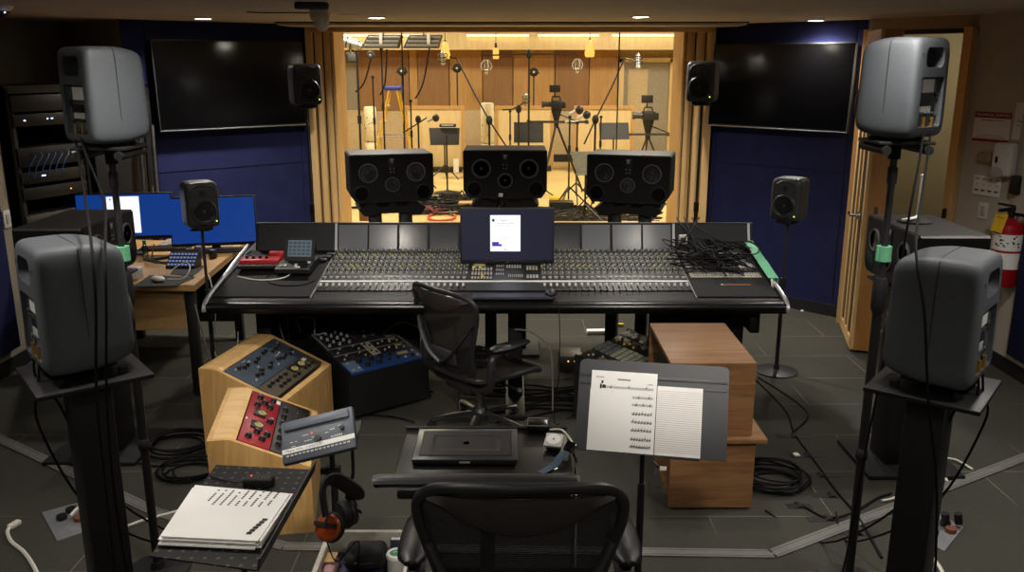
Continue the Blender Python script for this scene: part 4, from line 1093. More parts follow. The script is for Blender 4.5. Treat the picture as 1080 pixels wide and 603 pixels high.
b = MB(WAL); b.box((.19, .318, .172), (.02, .595, .342)); b.done('side_panel', t)
b = MB(WAL); b.box((0, .318, .011), (.36, .595, .02)); b.done('bottom_board', t)
b = MB(WAL); b.box((0, .318, .3535), (.40, .64, .021), bev=.001); b.done('top_board', t)
b = MB(BLACKM); b.box((-.05, .32, .18), (.22, .5, .3), bev=.01); b.done('inner_unit', t)
p = at(704, 492, y=3.80)
b = MB(WHITE); b.box((p.x - .02, 3.802, p.z - .01), (.03, .01, .016)); b.use(CHROME).cyl((p.x - .05, 3.79, p.z + .0), (p.x - .06, 3.79, p.z - .035), .006); b.use(BLACK).tube([(p.x - .07, 3.80, p.z + .03), (p.x - .05, 3.785, p.z + .01), (p.x - .05, 3.79, p.z + .0)], .006); b.done('cable_latch', None, ('small white and chrome cable latch at the left edge of the lower walnut box', 'latch'))

# ================================================================== MUSIC STAND (right)
MSG = mat('stand_grey', '#2e3034', .5, var=.06, scale=20)
def corner_basis(c00, c10, c01):
    return frame_M(c00, Vector(c10) - Vector(c00), Vector(c01) - Vector(c00))
bl = at(606, 473, t=3.04); br = at(766, 486, t=2.93); tl = at(612, 378, t=3.10)
MSW = (br - bl).length; M0 = corner_basis(bl, br, tl); MSH = (tl - bl).length
t = thing('music_stand', 'dark grey music stand holding sheet music at right of the laptop table', 'music stand', (.47, 2.93, 0))
Ms = t.matrix_basis.inverted() @ M0
def rrect(w, h, r, n=4, lower=True):
    pts = []
    for cx, cy, a0, rr in ((w - r, h - r, 0, r), (r, h - r, 90, r), (.008, .008, 180, .008), (w - .008, .008, 270, .008)):
        for k in range(n + 1):
            a = R(a0 + 90 * k / n); pts.append((cx + rr * math.cos(a), cy + rr * math.sin(a)))
    return pts
b = MB(MSG, M=Ms); b.prism(rrect(MSW, MSH, .02), .003); b.done('desk', t)
b = MB(MSG, M=Ms); b.box((MSW / 2, MSH - .055, .0035), (MSW - .01, .012, .003), bev=.001); b.box((MSW / 2, MSH - .085, .0035), (MSW - .01, .008, .003), bev=.001); b.done('desk_rib', t)
b = MB(MSG, M=Ms); b.box((MSW / 2, -.0015, .028), (MSW, .003, .056)); b.done('ledge', t)
pc = Ms @ Vector((MSW * .47, MSH * .45, -.02))
b = MB(BLACK); b.cyl((pc.x, pc.y + .06, 0.05), (pc.x, pc.y + .06, .62), .0135); b.cyl((pc.x, pc.y + .06, .6), (pc.x, pc.y + .06, pc.z - .02), .009); b.done('pole', t)
b = MB(BLACK); b.box((pc.x, pc.y + .03, pc.z - .01), (.07, .08, .05), bev=.008); b.done('tilt_joint', t)
for a in (20, 140, 260):
    b = MB(BLACK); dx, dy = math.cos(R(a)) * .28, math.sin(R(a)) * .28
    b.tube([(pc.x, pc.y + .06, .12), (pc.x + dx * .4, pc.y + .06 + dy * .4, .075), (pc.x + dx, pc.y + .06 + dy, .012)], .01, 6); b.done('leg', t)
# sheet music
def in_desk(u, v):   # desk coordinates of a pixel
    n = (M0.to_3x3() @ Vector((0, 0, 1))); o = M0.translation
    d = at(u, v, t=1) - Vector((0, 0, CAMH)); k = (o - Vector((0, 0, CAMH))).dot(n) / d.dot(n)
    return M0.inverted() @ (Vector((0, 0, CAMH)) + d * k)
q00 = in_desk(619, 475); q10 = in_desk(689, 481); q01 = in_desk(623, 390)
T = frame_M(q00 + Vector((0, 0, .0065)), Vector((q10.x - q00.x, q10.y - q00.y, 0)), Vector((q01.x - q00.x, q01.y - q00.y, 0)))
sw, sh = (q10 - q00).length, (q01 - q00).length
t = thing('sheet_music', 'white sheet music partly covered by a folded blank page on the grey stand', 'sheet music'); t.matrix_basis = M0 @ T
b = MB(PAPER); b.box((sw / 2, sh / 2, .0005), (sw, sh, .001)); b.done('page', t)
b = MB(INK)
for x, y, w, h in ((.5, .90, .2, .018), (.13, .92, .12, .010), (.9, .86, .08, .010)):
    n_ = max(3, int(w / .02))
    for k in range(n_): b.box((sw * (x - w / 2 + w * (k + .5) / n_), sh * y, .0012), (sw * w / n_ * .72, sh * h, .0004))
def staff(y, x0, x1, notes):
    for k in range(5): b.box((sw * (x0 + x1) / 2, sh * (y + .006 * (k - 2)), .0012), (sw * (x1 - x0), .0007, .0003))
    for k in range(notes):
        x = x0 + (x1 - x0) * (k + .6) / notes; yy = y + rnd.uniform(-.01, .012)
        b.box((sw * x, sh * yy, .0014), (.0045, .004, .0004)); b.box((sw * x + .002, sh * (yy + .012), .0014), (.0012, .012, .0004))
staff(.80, .14, .95, 3); b.box((sw * .15, sh * .80, .0014), (.006, .02, .0004)); b.box((sw * .2, sh * .805, .0014), (.012, .012, .0004)); b.box((sw * .17, sh * .86, .0014), (.007, .01, .0004))
for y, nn in ((.69, 2), (.60, 3), (.49, 7), (.39, 7), (.29, 7), (.18, 8), (.09, 8)): staff(y, .64, .95, nn)
b.done('notation', t)
b = MB(PAPER); b.box((sw * .305, sh * .385, .0022), (sw * .62, sh * .78, .0016)); b.done('folded_page', t)
q00 = in_desk(690, 480); q10 = in_desk(738, 484); q01 = in_desk(692, 407)
T = frame_M(q00 + Vector((0, 0, .0045)), Vector((q10.x - q00.x, q10.y - q00.y, 0)), Vector((q01.x - q00.x, q01.y - q00.y, 0)))
sw, sh = (q10 - q00).length, (q01 - q00).length
t = thing('manuscript_pad', 'pad of lined manuscript paper beside the sheet music', 'paper pad'); t.matrix_basis = M0 @ T
for k in range(4):
    b = MB(PAPER); b.box((sw / 2 + .001 * (k % 2), sh / 2 - .003 * (3 - k) , .0008 + .0012 * k), (sw, sh, .0011)); b.done('page', t)
b = MB(mat('ruled_line', '#b9a9a6', .8)); 
for k in range(30): b.box((sw * .5, sh * (.06 + .9 * k / 30), .0053), (sw * .97, .0016, .0003))
b.done('ruled_lines', t)['kind'] = 'stuff'

# ================================================================== MUSIC STAND (left, used flat)
sA, sB, sC, sD = at(228, 490, z=.9), at(330, 495, z=.9), at(270, 601, z=.9), at(158, 586, z=.9)
t = thing('music_stand', 'black perforated music stand tilted flat under the paper stack at lower left', 'music stand', ((sA.x + sC.x) / 2, (sA.y + sC.y) / 2, 0))
org = Vector((-.79, 1.93, .9)); exx = (sC - sD); eyy = (sA - sD)
M1 = frame_M(sD, exx, eyy); W1 = exx.length; H1 = eyy.length
Ms1 = t.matrix_basis.inverted() @ M1
PERF = mat('black_perforated_metal', '#131315', .38, var=.1)
def holes_M():
    m, nt, bb = new_mat('perforated_desk'); bb.inputs['Roughness'].default_value = .55
    tc = node(nt, 'ShaderNodeTexCoord'); mp = node(nt, 'ShaderNodeMapping'); mp.inputs['Scale'].default_value = (30, 30, 30)
    nt.links.new(tc.outputs['Object'], mp.inputs['Vector'])
    vo = node(nt, 'ShaderNodeTexVoronoi', Scale=1.0, Randomness=0.0); vo.voronoi_dimensions = '2D'; nt.links.new(mp.outputs[0], vo.inputs['Vector'])
    rp = node(nt, 'ShaderNodeValToRGB'); rp.color_ramp.interpolation = 'CONSTANT'
    rp.color_ramp.elements[0].color = lin('#4c4a44'); rp.color_ramp.elements[1].position = .15; rp.color_ramp.elements[1].color = lin('#0c0c0d'); bb.inputs['Specular IOR Level'].default_value = .25
    nt.links.new(vo.outputs['Distance'], rp.inputs['Fac']); nt.links.new(rp.outputs['Color'], bb.inputs['Base Color']); return m
HOLE = holes_M()
sh1 = (sB - sA).length
def skewed(b, th, z=0):
    P = [Ms1.inverted() @ (t.matrix_basis.inverted() @ k) for k in (sD, sC, sB, sA)]
    b.slab((P[0].x, P[0].y, z), (P[1].x, P[1].y, z), (P[2].x, P[2].y, z), (P[3].x, P[3].y, z), th)
b = MB(HOLE, M=Ms1); skewed(b, .004); b.done('desk', t)
P = [t.matrix_basis.inverted() @ k for k in (sD, sC, sB, sA)]
b = MB(BLACK); up_ = Vector((0, 0, 1)); b.slab(P[1], P[2], P[2] + up_ * .035, P[1] + up_ * .035, .004) if False else b.slab(P[1] + Vector((.006, 0, -.004)), P[2] + Vector((.006, 0, -.004)), P[2] + Vector((.012, 0, .03)), P[1] + Vector((.012, 0, .03)), .004); b.done('ledge', t)
cx_, cy_ = (P[0].x + P[2].x) / 2, (P[0].y + P[2].y) / 2
b = MB(BLACK); b.cyl((cx_, cy_, .04), (cx_, cy_, .6), .013); b.cyl((cx_, cy_, .58), (cx_, cy_, .885), .009); b.done('pole', t)
b = MB(BLACK); b.box((cx_, cy_, .875), (.08, .08, .036), bev=.008); b.done('tilt_joint', t)
for a in (80, 200, 320):
    b = MB(BLACK); dx, dy = math.cos(R(a)) * .26, math.sin(R(a)) * .26
    b.tube([(cx_, cy_, .12), (cx_ + dx * .4, cy_ + dy * .4, .075), (cx_ + dx, cy_ + dy, .012)], .01, 6); b.done('leg', t)
# stack of paper
pa, pb_, pc_, pd = at(206, 512, z=.925), at(306, 521, z=.925), at(272, 571, z=.925), at(170, 566, z=.925)
t = thing('paper_stack', 'stack of white printed pages on the black perforated stand', 'papers', ((pa.x + pc_.x) / 2, (pa.y + pc_.y) / 2, .902))
inv = t.matrix_basis.inverted()
for k in range(7):
    j = Vector((rnd.uniform(-.008, .008), rnd.uniform(-.008, .008), 0)) if k < 6 else Vector((0, 0, 0)); zz = .0036 * (k + 1) - .0245 + .0215
    Q = [inv @ p for p in (pd, pc_, pb_, pa)]
    Q = [Vector((q.x, q.y, .0036 * (k + 1))) + j for q in Q]
    b = MB(PAPER); b.slab(*Q, .0031); b.done('sheet', t)
Tp = frame_M(Q[0] + Vector((0, 0, .0004)), Q[1] - Q[0], Q[3] - Q[0]); pw_, ph_ = (Q[1] - Q[0]).length, (Q[3] - Q[0]).length
b = MB(INK, M=Tp)
for k in range(9):
    x = .16 + .085 * k
    for j in range(9):
        if rnd.random() < .8: b.box((pw_ * (x + .02 * (j / 9)), ph_ * (.62 + .035 * j), .0004), (.0055, .006, .0004))
for j in range(6): b.box((pw_ * (.86 + .012 * j), ph_ * (.12 + .05 * j), .0004), (.014, .012, .0004))
b.done('printed_lines', t)['kind'] = 'stuff'
p = at(273, 508, z=.91)
t = thing('power_adapter', 'small black ribbed box at the far end of the perforated stand', 'adapter', (p.x, p.y, .901), R(-3))
b = MB(BLACKM); b.box((0, 0, .012), (.085, .04, .024), bev=.004); b.done('case', t)
b = MB(BLACK)
for k in range(7): b.box((-.03 + .01 * k, 0, .0245), (.005, .034, .002))
b.done('ribs', t)
b = MB(LEDR); b.ball((-.022, .004, .026), .0022, 6); b.done('led', t)
cable([(p.x - .04, p.y, .912), (p.x - .07, p.y + .003, .906), (p.x - .14, p.y + .035, .905), (p.x - .16, p.y + .05, .905)], .0022, 'thin black lead lying on the perforated stand beside the ribbed box')

# ================================================================== PERSONAL MIXER + HEADPHONES
m00, m10, m11, m01 = at(298, 490, t=3.0), at(376, 471, t=3.0), at(366, 437, t=3.09), at(292, 447, t=3.09)
MX = mat('mixer_blue_grey', '#474d58', .45, var=.06)
t = thing('personal_mixer', 'blue grey personal monitor mixer with white tape strip on its stand', 'mixer'); t.matrix_basis = frame_M(m00, m10 - m00, m01 - m00)
mw, mh = (m10 - m00).length, (m01 - m00).length * 1.0
b = MB(MX); b.box((mw / 2, mh / 2, -.012), (mw, mh, .026), bev=.006); b.done('body', t)
b = MB(MX); b.box((mw / 2, mh * .83, .004), (mw * .9, mh * .2, .018), bev=.006); b.done('rear_hump', t)
b = MB(PAPER); b.box((mw * .5, mh * .27, .0018), (mw * .985, mh * .11, .0012)); b.done('tape_strip', t)
b = MB(INK)
for k in range(26):
    if k not in (6, 12, 13): b.box((mw * (.06 + .02 * k), mh * (.27 + rnd.uniform(-.012, .012)), .0027), (.0016, rnd.uniform(.004, .009), .0003), rot=(0, 0, rnd.uniform(-.6, .6)))
b.done('handwriting', t)
each('channel_button', t, LGREY, range(16), lambda p, k: p.box((mw * (.08 + .055 * k), mh * .15, .0025), (mw * .036, mh * .045, .004), bev=.001))
b = MB(BLACK); b.lathe([(.012, .001), (.012, .012), (.0001, .013)], 16, Matrix.Translation((mw * .5, mh * .40, 0))); b.done('main_knob', t)
b = MB(BLACK); b.lathe([(.008, .001), (.008, .012), (.0001, .013)], 16, Matrix.Translation((mw * .84, mh * .52, 0))); b.use(CHROME).box((mw * .85, mh * .56, .013), (.003, .01, .002), rot=(0, 0, -.6)); b.done('volume_knob', t)
b = MB(WHITE); b.text('AVIOM', .013, Matrix.Translation((mw * .75, mh * .37, .0016))); b.done('logo', t)
b = MB(LGREY)
for x, y, w in ((.33, .56, .08), (.14, .46, .04), (.2, .46, .03), (.36, .42, .1), (.44, .47, .05), (.62, .5, .05), (.7, .55, .07), (.16, .36, .06), (.8, .6, .04)): b.box((mw * x, mh * y, .0012), (mw * w, .003, .0003))
for k in range(10): b.box((mw * (.46 + .03 * k), mh * .59, .0012), (.002, .002, .0003))
b.done('legend', t)
b = MB(LEDR); b.ball((mw * .42, mh * .57, .002), .0028, 6); b.done('led', t)
px_ = at(340, 520, t=2.98); xs_, ys_ = px_.x, 2.90
t = thing('mixer_stand', 'thin black stand under the personal mixer', 'stand', (xs_, ys_, 0))
b = MB(BLACK); b.lathe([(.001, 0), (.13, 0), (.135, .008), (.12, .014), (.02, .02), (.001, .04)], 24); b.done('base', t)
b = MB(BLACK); b.cyl((0, 0, .03), (0, 0, .62), .0135); b.cyl((0, 0, .6), (0, -.02, .80), .010); b.done('pole', t)
b = MB(BLACKM); b.box((0, 0, .66), (.05, .04, .05), bev=.008); b.cyl((-.045, 0, .665), (.0, 0, .665), .016); b.done('clamp', t)
b = MB(BLACK); b.slab((-.06, -.06, .775), (.1, -.06, .80), (.1, .06, .835), (-.06, .06, .81), .006); b.done('mixer_bracket', t)
b = MB(BLACK); b.tube([(.0, -.0, .64), (.05, -.02, .64), (.075, -.03, .66), (.078, -.03, .76)], .007, 6); b.done('headphone_hook', t)
ph1 = at(345, 556, t=2.86); ph2 = at(366, 545, t=2.93)
t = thing('headphones', 'black headphones with orange brown wooden cups hanging from the mixer stand', 'headphones', (ph1.x, ph1.y, ph1.z))
o0 = Vector((ph1.x, ph1.y, ph1.z)); L2 = ph2 - o0
CUPW = mat('orange_wood_cup', '#a4461a', .35, var=.2, scale=14, stretch=(1, 1, 6))
def cup(name, c, nrm_, wood_):
    Tq = Matrix.Translation(c) @ Vector(nrm_).to_track_quat('Z', 'Y').to_matrix().to_4x4()
    b = MB(BLACKM, M=Tq); b.lathe([(.03, -.045), (.046, -.04), (.05, -.03), (.046, -.014), (.04, -.012)], 24); o = b.done('ear_pad', t)
    b = MB(CUPW if wood_ else BLACK, M=Tq); b.lathe([(.044, -.012), (.046, -.004), (.04, .006), (.02, .012), (.0001, .013)], 24); b.done('wooden_cup', t)
    b = MB(DGREY, M=Tq); b.tube([(0, .052, -.01), (.0, .03, .016), (0, .0, .018)], .004, 6); b.box((0, .008, .014), (.085, .014, .004)); b.done('yoke', t)
n1 = Vector((-.25, -.75, .45)).normalized()
cup('a', (0, 0, 0), n1, True); cup('b', L2 + Vector((.01, .04, .0)), Vector((.75, .55, .1)), False)
b = MB(BLACKM)
b.tube([(0, -.01, .05), (-.01, .01, .12), (.0, .03, .15), (.03, .05, .145), (L2.x + .03, .06, .1), (L2.x + .02, L2.y + .04, L2.z + .05)], 0, 8, True, 6, flat=(.034, .009)); b.done('headband', t)
cable([(ph1.x + .0, ph1.y - .01, ph1.z - .05), (ph1.x + .03, ph1.y - .01, ph1.z - .12), (ph1.x + .1, ph1.y, ph1.z - .05), (ph1.x + .07, ph1.y + .06, ph1.z - .25), (ph1.x + .05, ph1.y + .1, .2), (ph1.x + .1, ph1.y + .15, .01)], .0025, 'thin headphone cable falling below the wooden cups')

# ================================================================== LAPTOP TABLE
t0x, t1x = -.40, .212; ty0, ty1, tz = 2.56, 2.985, .79
t = thing('laptop_table', 'black rolling table with padded wrist rest carrying the laptop', 'table', ((t0x + t1x) / 2, 2.78, 0))
b = MB(mat('table_black', '#0c0c0d', .4, spec=.3), t); b.box(((t0x + t1x) / 2, (ty0 + ty1) / 2 + .02, tz - .012), (t1x - t0x - .02, ty1 - ty0 - .02, .022), bev=.008); b.done('top', t)
b = MB(BLACK, t); b.tube([(t0x + .01, ty1 + .0, tz + .004), (t1x - .01, ty1, tz + .004)], .007, 6, False); b.done('rear_lip', t)
PADM = mat('black_leatherette', '#121316', .4, var=.06, bump=.1, bscale=250)
b = MB(PADM, t); b.tube([(t0x - .025, 2.545, tz + .012), (t0x - .01, 2.545, tz + .014), (-.1, 2.545, tz + .016), (.12, 2.545, tz + .015), (t1x - .015, 2.545, tz + .014), (t1x - .0, 2.545, tz + .012)], 0, 14, True, 5, flat=(.032, .018)); b.done('wrist_rest', t)
b = MB(BLACK, t); b.box((-.09, 2.56, tz - .035), (.56, .05, .03), bev=.01); b.done('under_tray', t)
b = MB(BLACK, t); b.cyl((-.09, 2.86, .06), (-.09, 2.86, tz - .022), .028); b.done('column', t)
for s in (-1, 1):
    b = MB(BLACK, t); b.box((-.09 + s * .24, 2.80, .05), (.05, .5, .035), bev=.01); b.done('foot', t)
b = MB(BLACK, t); b.box((-.09, 2.86, .055), (.46, .06, .03), bev=.006); b.done('cross_bar', t)
lp = [at(u, v, z=tz + .02) for u, v in ((433, 489), (546, 490), (541, 450), (440, 451))]
t = thing('laptop', 'closed laptop in a dark clear shell lying on the rolling table', 'laptop', ((lp[0].x + lp[1].x) / 2, (lp[0].y + lp[2].y) / 2, tz + .001)); 
LW, LD = .357, .255
SHELL = mat('smoky_shell', '#2b2c30', .3, var=.04, spec=.35)
b = MB(BLACK); b.box((0, 0, .008), (LW - .006, LD - .006, .014), bev=.004); b.done('base', t)
b = MB(SHELL); b.box((0, 0, .019), (LW, LD, .008), bev=.0035, seg=3); sh_ = b.done('lid', t)
SH2 = mat('shell_ridge', '#303136', .22, var=.04, spec=.4)
b = MB(SH2)
def ring(w0, d0, w1, d1, z0, z1):
    vs = [(sx * w / 2, sy * d / 2, z) for w, d, z in ((w0, d0, z0), (w1, d1, z1)) for sx, sy in ((-1, -1), (1, -1), (1, 1), (-1, 1))]
    b.add(vs, [(k, (k + 1) % 4, 4 + (k + 1) % 4, 4 + k) for k in range(4)])
ring(LW * .88, LD * .80, LW * .86, LD * .77, .0232, .0265); ring(LW * .86, LD * .77, LW * .66, LD * .5, .0265, .0265); ring(LW * .66, LD * .5, LW * .6, LD * .4, .0265, .0245); ring(LW * .6, LD * .4, LW * .02, LD * .02, .0245, .0245)
b.done('raised_ribs', sh_)
b = MB(BLACK)   # fruit shaped mark: two lobes, leaf
b.lathe([(.0001, 0), (.010, 0)], 20, Matrix.Translation((-.003, 0, .0252)), .8, 1); b.lathe([(.0001, 0), (.010, 0)], 20, Matrix.Translation((.0035, 0, .0253)), .75, 1); b.lathe([(.0001, 0), (.004, 0)], 12, Matrix.Translation((.003, .0135, .0253)) @ Matrix.Rotation(.8, 4, 'Z'), 1, .5); b.done('emblem', sh_)
b = MB(LGREY); b.box((.0, -LD / 2 + .002, .012), (.036, .006, .004)); b.done('latch_gap', t)
t = thing('portable_drive', 'small dark drive with pale rim at the back of the rolling table', 'drive', (.095, 2.985, tz + .003), R(-4))
b = MB(BLACKG); b.box((0, 0, .012), (.082, .08, .024), bev=.008); b.done('case', t)
b = MB(MGREY); b.tube([(-.037, -.036, .0235), (.037, -.036, .0235), (.037, .036, .0235), (-.037, .036, .0235)], .003, 6, False, closed=True); b.done('rim', t)
wp = at(584, 465, z=tz + .03)
t = thing('watch_charger', 'white square charger with a round pad standing on the rolling table', 'charger', (wp.x, wp.y, tz + .002), R(-14))
Tm = Matrix.Translation((0, 0, .03)) @ Matrix.Rotation(R(22), 4, 'X')
b = MB(LGREY, M=Tm); b.box((0, 0, 0), (.062, .062, .012), bev=.004); b.done('plate', t)
b = MB(WHITE, M=Tm); b.lathe([(.024, .006), (.0245, .008), (.022, .0085), (.0001, .007)], 24); b.done('pad', t)
b = MB(MGREY, M=Tm); b.lathe([(.0001, 0), (.0035, 0)], 10, Matrix.Translation((0, 0, .0085))); b.done('centre_mark', t)
b = MB(DGREY); b.box((0, .01, .012), (.05, .05, .024), bev=.004); b.done('foot', t)
NVB = mat('blue_strap', '#2e4159', .6, var=.06)
t = thing('watch', 'watch with a dark blue strap hanging at the table edge beside the charger', 'watch', (.145, 2.69, tz + .003))
q1, q2, q3 = at(597, 476, z=tz + .03), at(586, 489, z=tz + .012), at(570, 499, z=tz + .008)
b = MB(NVB, t); b.tube([q1, q1.lerp(q2, .5) + Vector((0, 0, .006)), q2, q3], 0, 8, True, 5, flat=(.014, .0022)); b.done('strap', t)
b = MB(BLACKG, t); b.box(at(601, 471, z=tz + .03), (.036, .04, .012), bev=.004, rot=(.5, .2, -.5)); b.done('case', t)
b = MB(CHROME, t); b.cyl(at(588, 494, z=tz + .013), at(584, 496, z=tz + .013), .004); b.done('buckle', t)
cable([at(580, 453, z=tz + .03), at(592, 453, z=tz + .035), at(601, 462, z=tz + .03), at(605, 472, z=tz + .01), at(607, 490, z=tz - .1), at(608, 512, z=tz - .35), (.23, 2.75, .1), (.28, 2.9, .01)], .0035, 'white cable from the dark drive over the table edge', WHITECABLE)
cable([at(604, 462, z=tz + .02), at(603, 476, z=tz + .025), at(608, 486, z=tz - .03), at(606, 505, z=tz - .3), (.2, 2.7, .1), (.2, 2.9, .01)], .003, 'black charger lead falling over the right table edge')

# ================================================================== OFFICE CHAIRS
FRM = mat('chair_frame_graphite', '#1e1e20', .4, var=.1); PEL = mesh_fabric('chair_mesh', '#131314', 95, .22)
UPH = mat('chair_back_panel', '#2b2523', .5, var=.08)
def office_chair(label, loc, rz, arm_h=.69, seat_h=.45):
    """faces local +y; back at -y"""
    t = thing('office_chair', label, 'office chair', loc, rz, 'black mesh office chairs')
    # back outline (x, z) from top to waist; leaning back
    def bk(x, z): return Vector((x, -.21 - (z - .5) * .20 - .055 * (1 - (x / .29) ** 2) * 0 + .10 * (x / .29) ** 2 * .5, z))
    half = [(0, 1.045), (.14, 1.043), (.225, 1.03), (.268, .99), (.272, .93), (.255, .86), (.225, .76), (.195, .66), (.18, .58), (.175, .52), (.14, .475), (0, .465)]
    loop = [bk(x, z) for x, z in half] + [bk(-x, z) for x, z in half[-2:0:-1]]
    b = MB(FRM); b.tube(loop, 0, 10, True, 5, closed=True, flat=(.013, .016)); b.done('back_frame', t)
    # mesh panel as strips between the two sides
    rows = [(z, w) for z, w in ((1.03, .225), (.99, .262), (.93, .266), (.86, .25), (.80, .232), (.74, .214), (.68, .197), (.62, .182), (.56, .174), (.51, .168), (.48, .14))]
    def sheet(m, rows, name, dy, par, nx=10, bulge=.03):
        b = MB(m); vs = []; fs = []
        for z, w in rows:
            for k in range(nx + 1):
                x = -w + 2 * w * k / nx; p = bk(x, z); p.y += dy - bulge * (1 - (x / w) ** 2); vs.append(p)
        for i in range(len(rows) - 1):
            for k in range(nx): a = i * (nx + 1) + k; fs.append((a, a + 1, a + nx + 2, a + nx + 1))
        b.add(vs, fs); o = b.done(name, par, None, 60); return o
    sheet(PEL, rows, 'back_mesh', .004, t)
    # curved upper panel
    b = MB(UPH); vs = []; n = 16
    for k in range(n + 1):
        x = -.245 + .49 * k / n; f = abs(x) / .245
        for z, dy in ((1.025 - .012 * f * f, 0), (.985 - .02 * (1 - f * f) + .02 * f * f, -.012), (.945 - .03 * (1 - f * f) + .06 * f * f, -.004)):
            p = bk(x, z); p.y += dy - .02 * (1 - f * f) - .006; vs.append(p)
    b.add(vs, [(k * 3 + j, k * 3 + 3 + j, k * 3 + 4 + j, k * 3 + 1 + j) for k in range(n) for j in range(2)]); b.done('top_panel', t)
    b = MB(FRM)
    for s in (-1, 1): b.tube([bk(s * .245, .86) + Vector((0, -.012, 0)), bk(s * .18, .74) + Vector((0, -.05, 0)), bk(s * .09, .62) + Vector((0, -.075, 0)), bk(0, .56) + Vector((0, -.075, 0))], 0, 8, True, 5, flat=(.018, .010))
    b.done('back_brace', t)
    b = MB(DGREY); b.box(bk(0, .60) + Vector((0, -.04, 0)), (.22, .025, .10), rot=(R(11), 0, 0), bev=.012); b.done('lumbar_pad', t)
    # seat
    sl = [(-.24, -.20, .47), (-.25, 0, .455), (-.26, .18, .455), (-.23, .265, .43), (0, .285, .415), (.23, .265, .43), (.26, .18, .455), (.25, 0, .455), (.24, -.20, .47), (0, -.22, .455)]
    sl = [(x, y, z + seat_h - .45) for x, y, z in sl]
    b = MB(FRM); b.tube(sl, 0, 8, True, 5, closed=True, flat=(.018, .020)); b.done('seat_frame', t)
    b = MB(PEL); vs = []; ny, nx = 12, 10
    for i in range(ny + 1):
        y = -.205 + .48 * i / ny; w = .235 + .02 * math.sin(math.pi * i / ny)
        zz = (.46 - .02 * math.sin(math.pi * min(1, (i + 2) / ny)) - (.03 * max(0, i - 8) / 4)) + seat_h - .45
        for k in range(nx + 1): x = -w + 2 * w * k / nx; vs.append((x, y, zz - .018 * (1 - (x / w) ** 2)))
    b.add(vs, [(i * (nx + 1) + k, i * (nx + 1) + k + 1, (i + 1) * (nx + 1) + k + 1, (i + 1) * (nx + 1) + k) for i in range(ny) for k in range(nx)]); b.done('seat_mesh', t)
    for s in (-1, 1):
        b = MB(FRM); b.tube([(s * .20, -.16, seat_h - .06), (s * .285, -.17, seat_h - .01), (s * .30, -.175, seat_h + .10), (s * .295, -.15, arm_h - .05), (s * .29, -.02, arm_h - .03), (s * .29, .03, arm_h - .025)], 0, 8, True, 6, flat=(.020, .028)); b.done('arm_support', t)
        b = MB(PADM); b.lathe([(.0001, -.155), (.02, -.148), (.04, -.12), (.047, -.06), (.045, .02), (.038, .09), (.025, .13), (.0001, .14)], 18, Matrix.Translation((s * .305, -.03, arm_h)) @ Matrix.Rotation(R(-90), 4, 'X'), 1, .52); b.done('arm_pad', t)
        b = MB(FRM); b.cyl((s * .272, -.16, .56 + seat_h - .45), (s * .33, -.16, .56 + seat_h - .45), .025); b.done('arm_knob', t)
    b = MB(FRM); b.box((0, -.03, seat_h - .09), (.22, .30, .075), bev=.02); b.box((0, -.15, seat_h - .07), (.42, .05, .05), bev=.015); b.done('tilt_mechanism', t)
    b = MB(BLACK); b.cyl((.12, .05, seat_h - .09), (.27, .06, seat_h - .1), .008); b.ball((.28, .06, seat_h - .1), (.03, .022, .02)); b.done('lever', t)
    b = MB(STEEL); b.cyl((0, 0, .14), (0, 0, seat_h - .11), .022); b.done('gas_lift', t)
    b = MB(FRM); b.lathe([(.001, .07), (.05, .07), (.055, .1), (.04, .15), (.03, .16), (.001, .16)], 18); b.done('hub', t)
    for k in range(5):
        a = R(90 + 72 * k); dx, dy = math.cos(a), math.sin(a)
        b = MB(FRM); b.tube([(dx * .03, dy * .03, .115), (dx * .16, dy * .16, .10), (dx * .29, dy * .29, .07)], 0, 8, True, 4, flat=(.028, .016)); b.done('base_leg', t)
        b = MB(BLACKM); px, py = -dy, dx
        b.cyl((dx * .29 - px * .02, dy * .29 - py * .02, .029), (dx * .29 + px * .02, dy * .29 + py * .02, .029), .029, n=16); b.cyl((dx * .29, dy * .29, .05), (dx * .29, dy * .29, .075), .01); b.done('castor', t)
    return t
near = at(550, 517, t=2.22)
CH1 = office_chair('black mesh office chair nearest the camera, seen from behind', (.022, near.y + .32, -.0), R(0), .745)
CH2 = office_chair('black mesh office chair turned sideways in front of the console', (-.19, 4.80, 0), R(-48), .69, .45)
CH2.scale = (1.0, .96, .86)
# ================================================================== COMPUTER DESK AT LEFT
OAKD = wood('desk_oak_edge', '#a98452', '#c19a66', .45, (2, 12, 12), 1.6)
dfr, dfl = at(207, 303, z=.75), at(60, 318, z=.75); dbr = at(252, 254, z=.75)
t = thing('computer_desk', 'light wood computer desk along the left side of the console', 'desk', (-2.55, 5.9, 0)); DSK = t
b = MB(OAKD, t); b.prism([(-1.985, 5.28), (-2.06, 6.62), (-3.0, 6.72), (-3.0, 5.95), (-2.72, 5.32)], .04, z0=.71); b.done('top', t)
for x, y in ((-2.06, 5.40), (-2.12, 6.5), (-2.62, 5.42), (-2.92, 6.55)):
    b = MB(BLACK, t); b.box((x, y, .355), (.06, .06, .71), bev=.006); b.done('leg', t)
b = MB(OAKD, t); b.box((-2.36, 5.42, .56), (.5, .022, .29)); b.done('front_panel', t)
b = MB(BLACK, t); b.box((-2.5, 6.5, .4), (.8, .02, .5)); b.done('back_panel', t)
DZ = .752
BLUESCR = glow('blue_desktop', '#16459c', .55)
m1 = at(134, 252, y=6.15); m2 = at(227, 259, y=6.25)
def mon(label, c, W, Hh, rz):
    z0 = c.z - DZ
    t, so, T = display(label, Vector((c.x, c.y, DZ)), rz, W, Hh, R(-4), scr=BLUESCR, zgap=max(.02, z0), grp='blue computer screens')
    return t, so, T
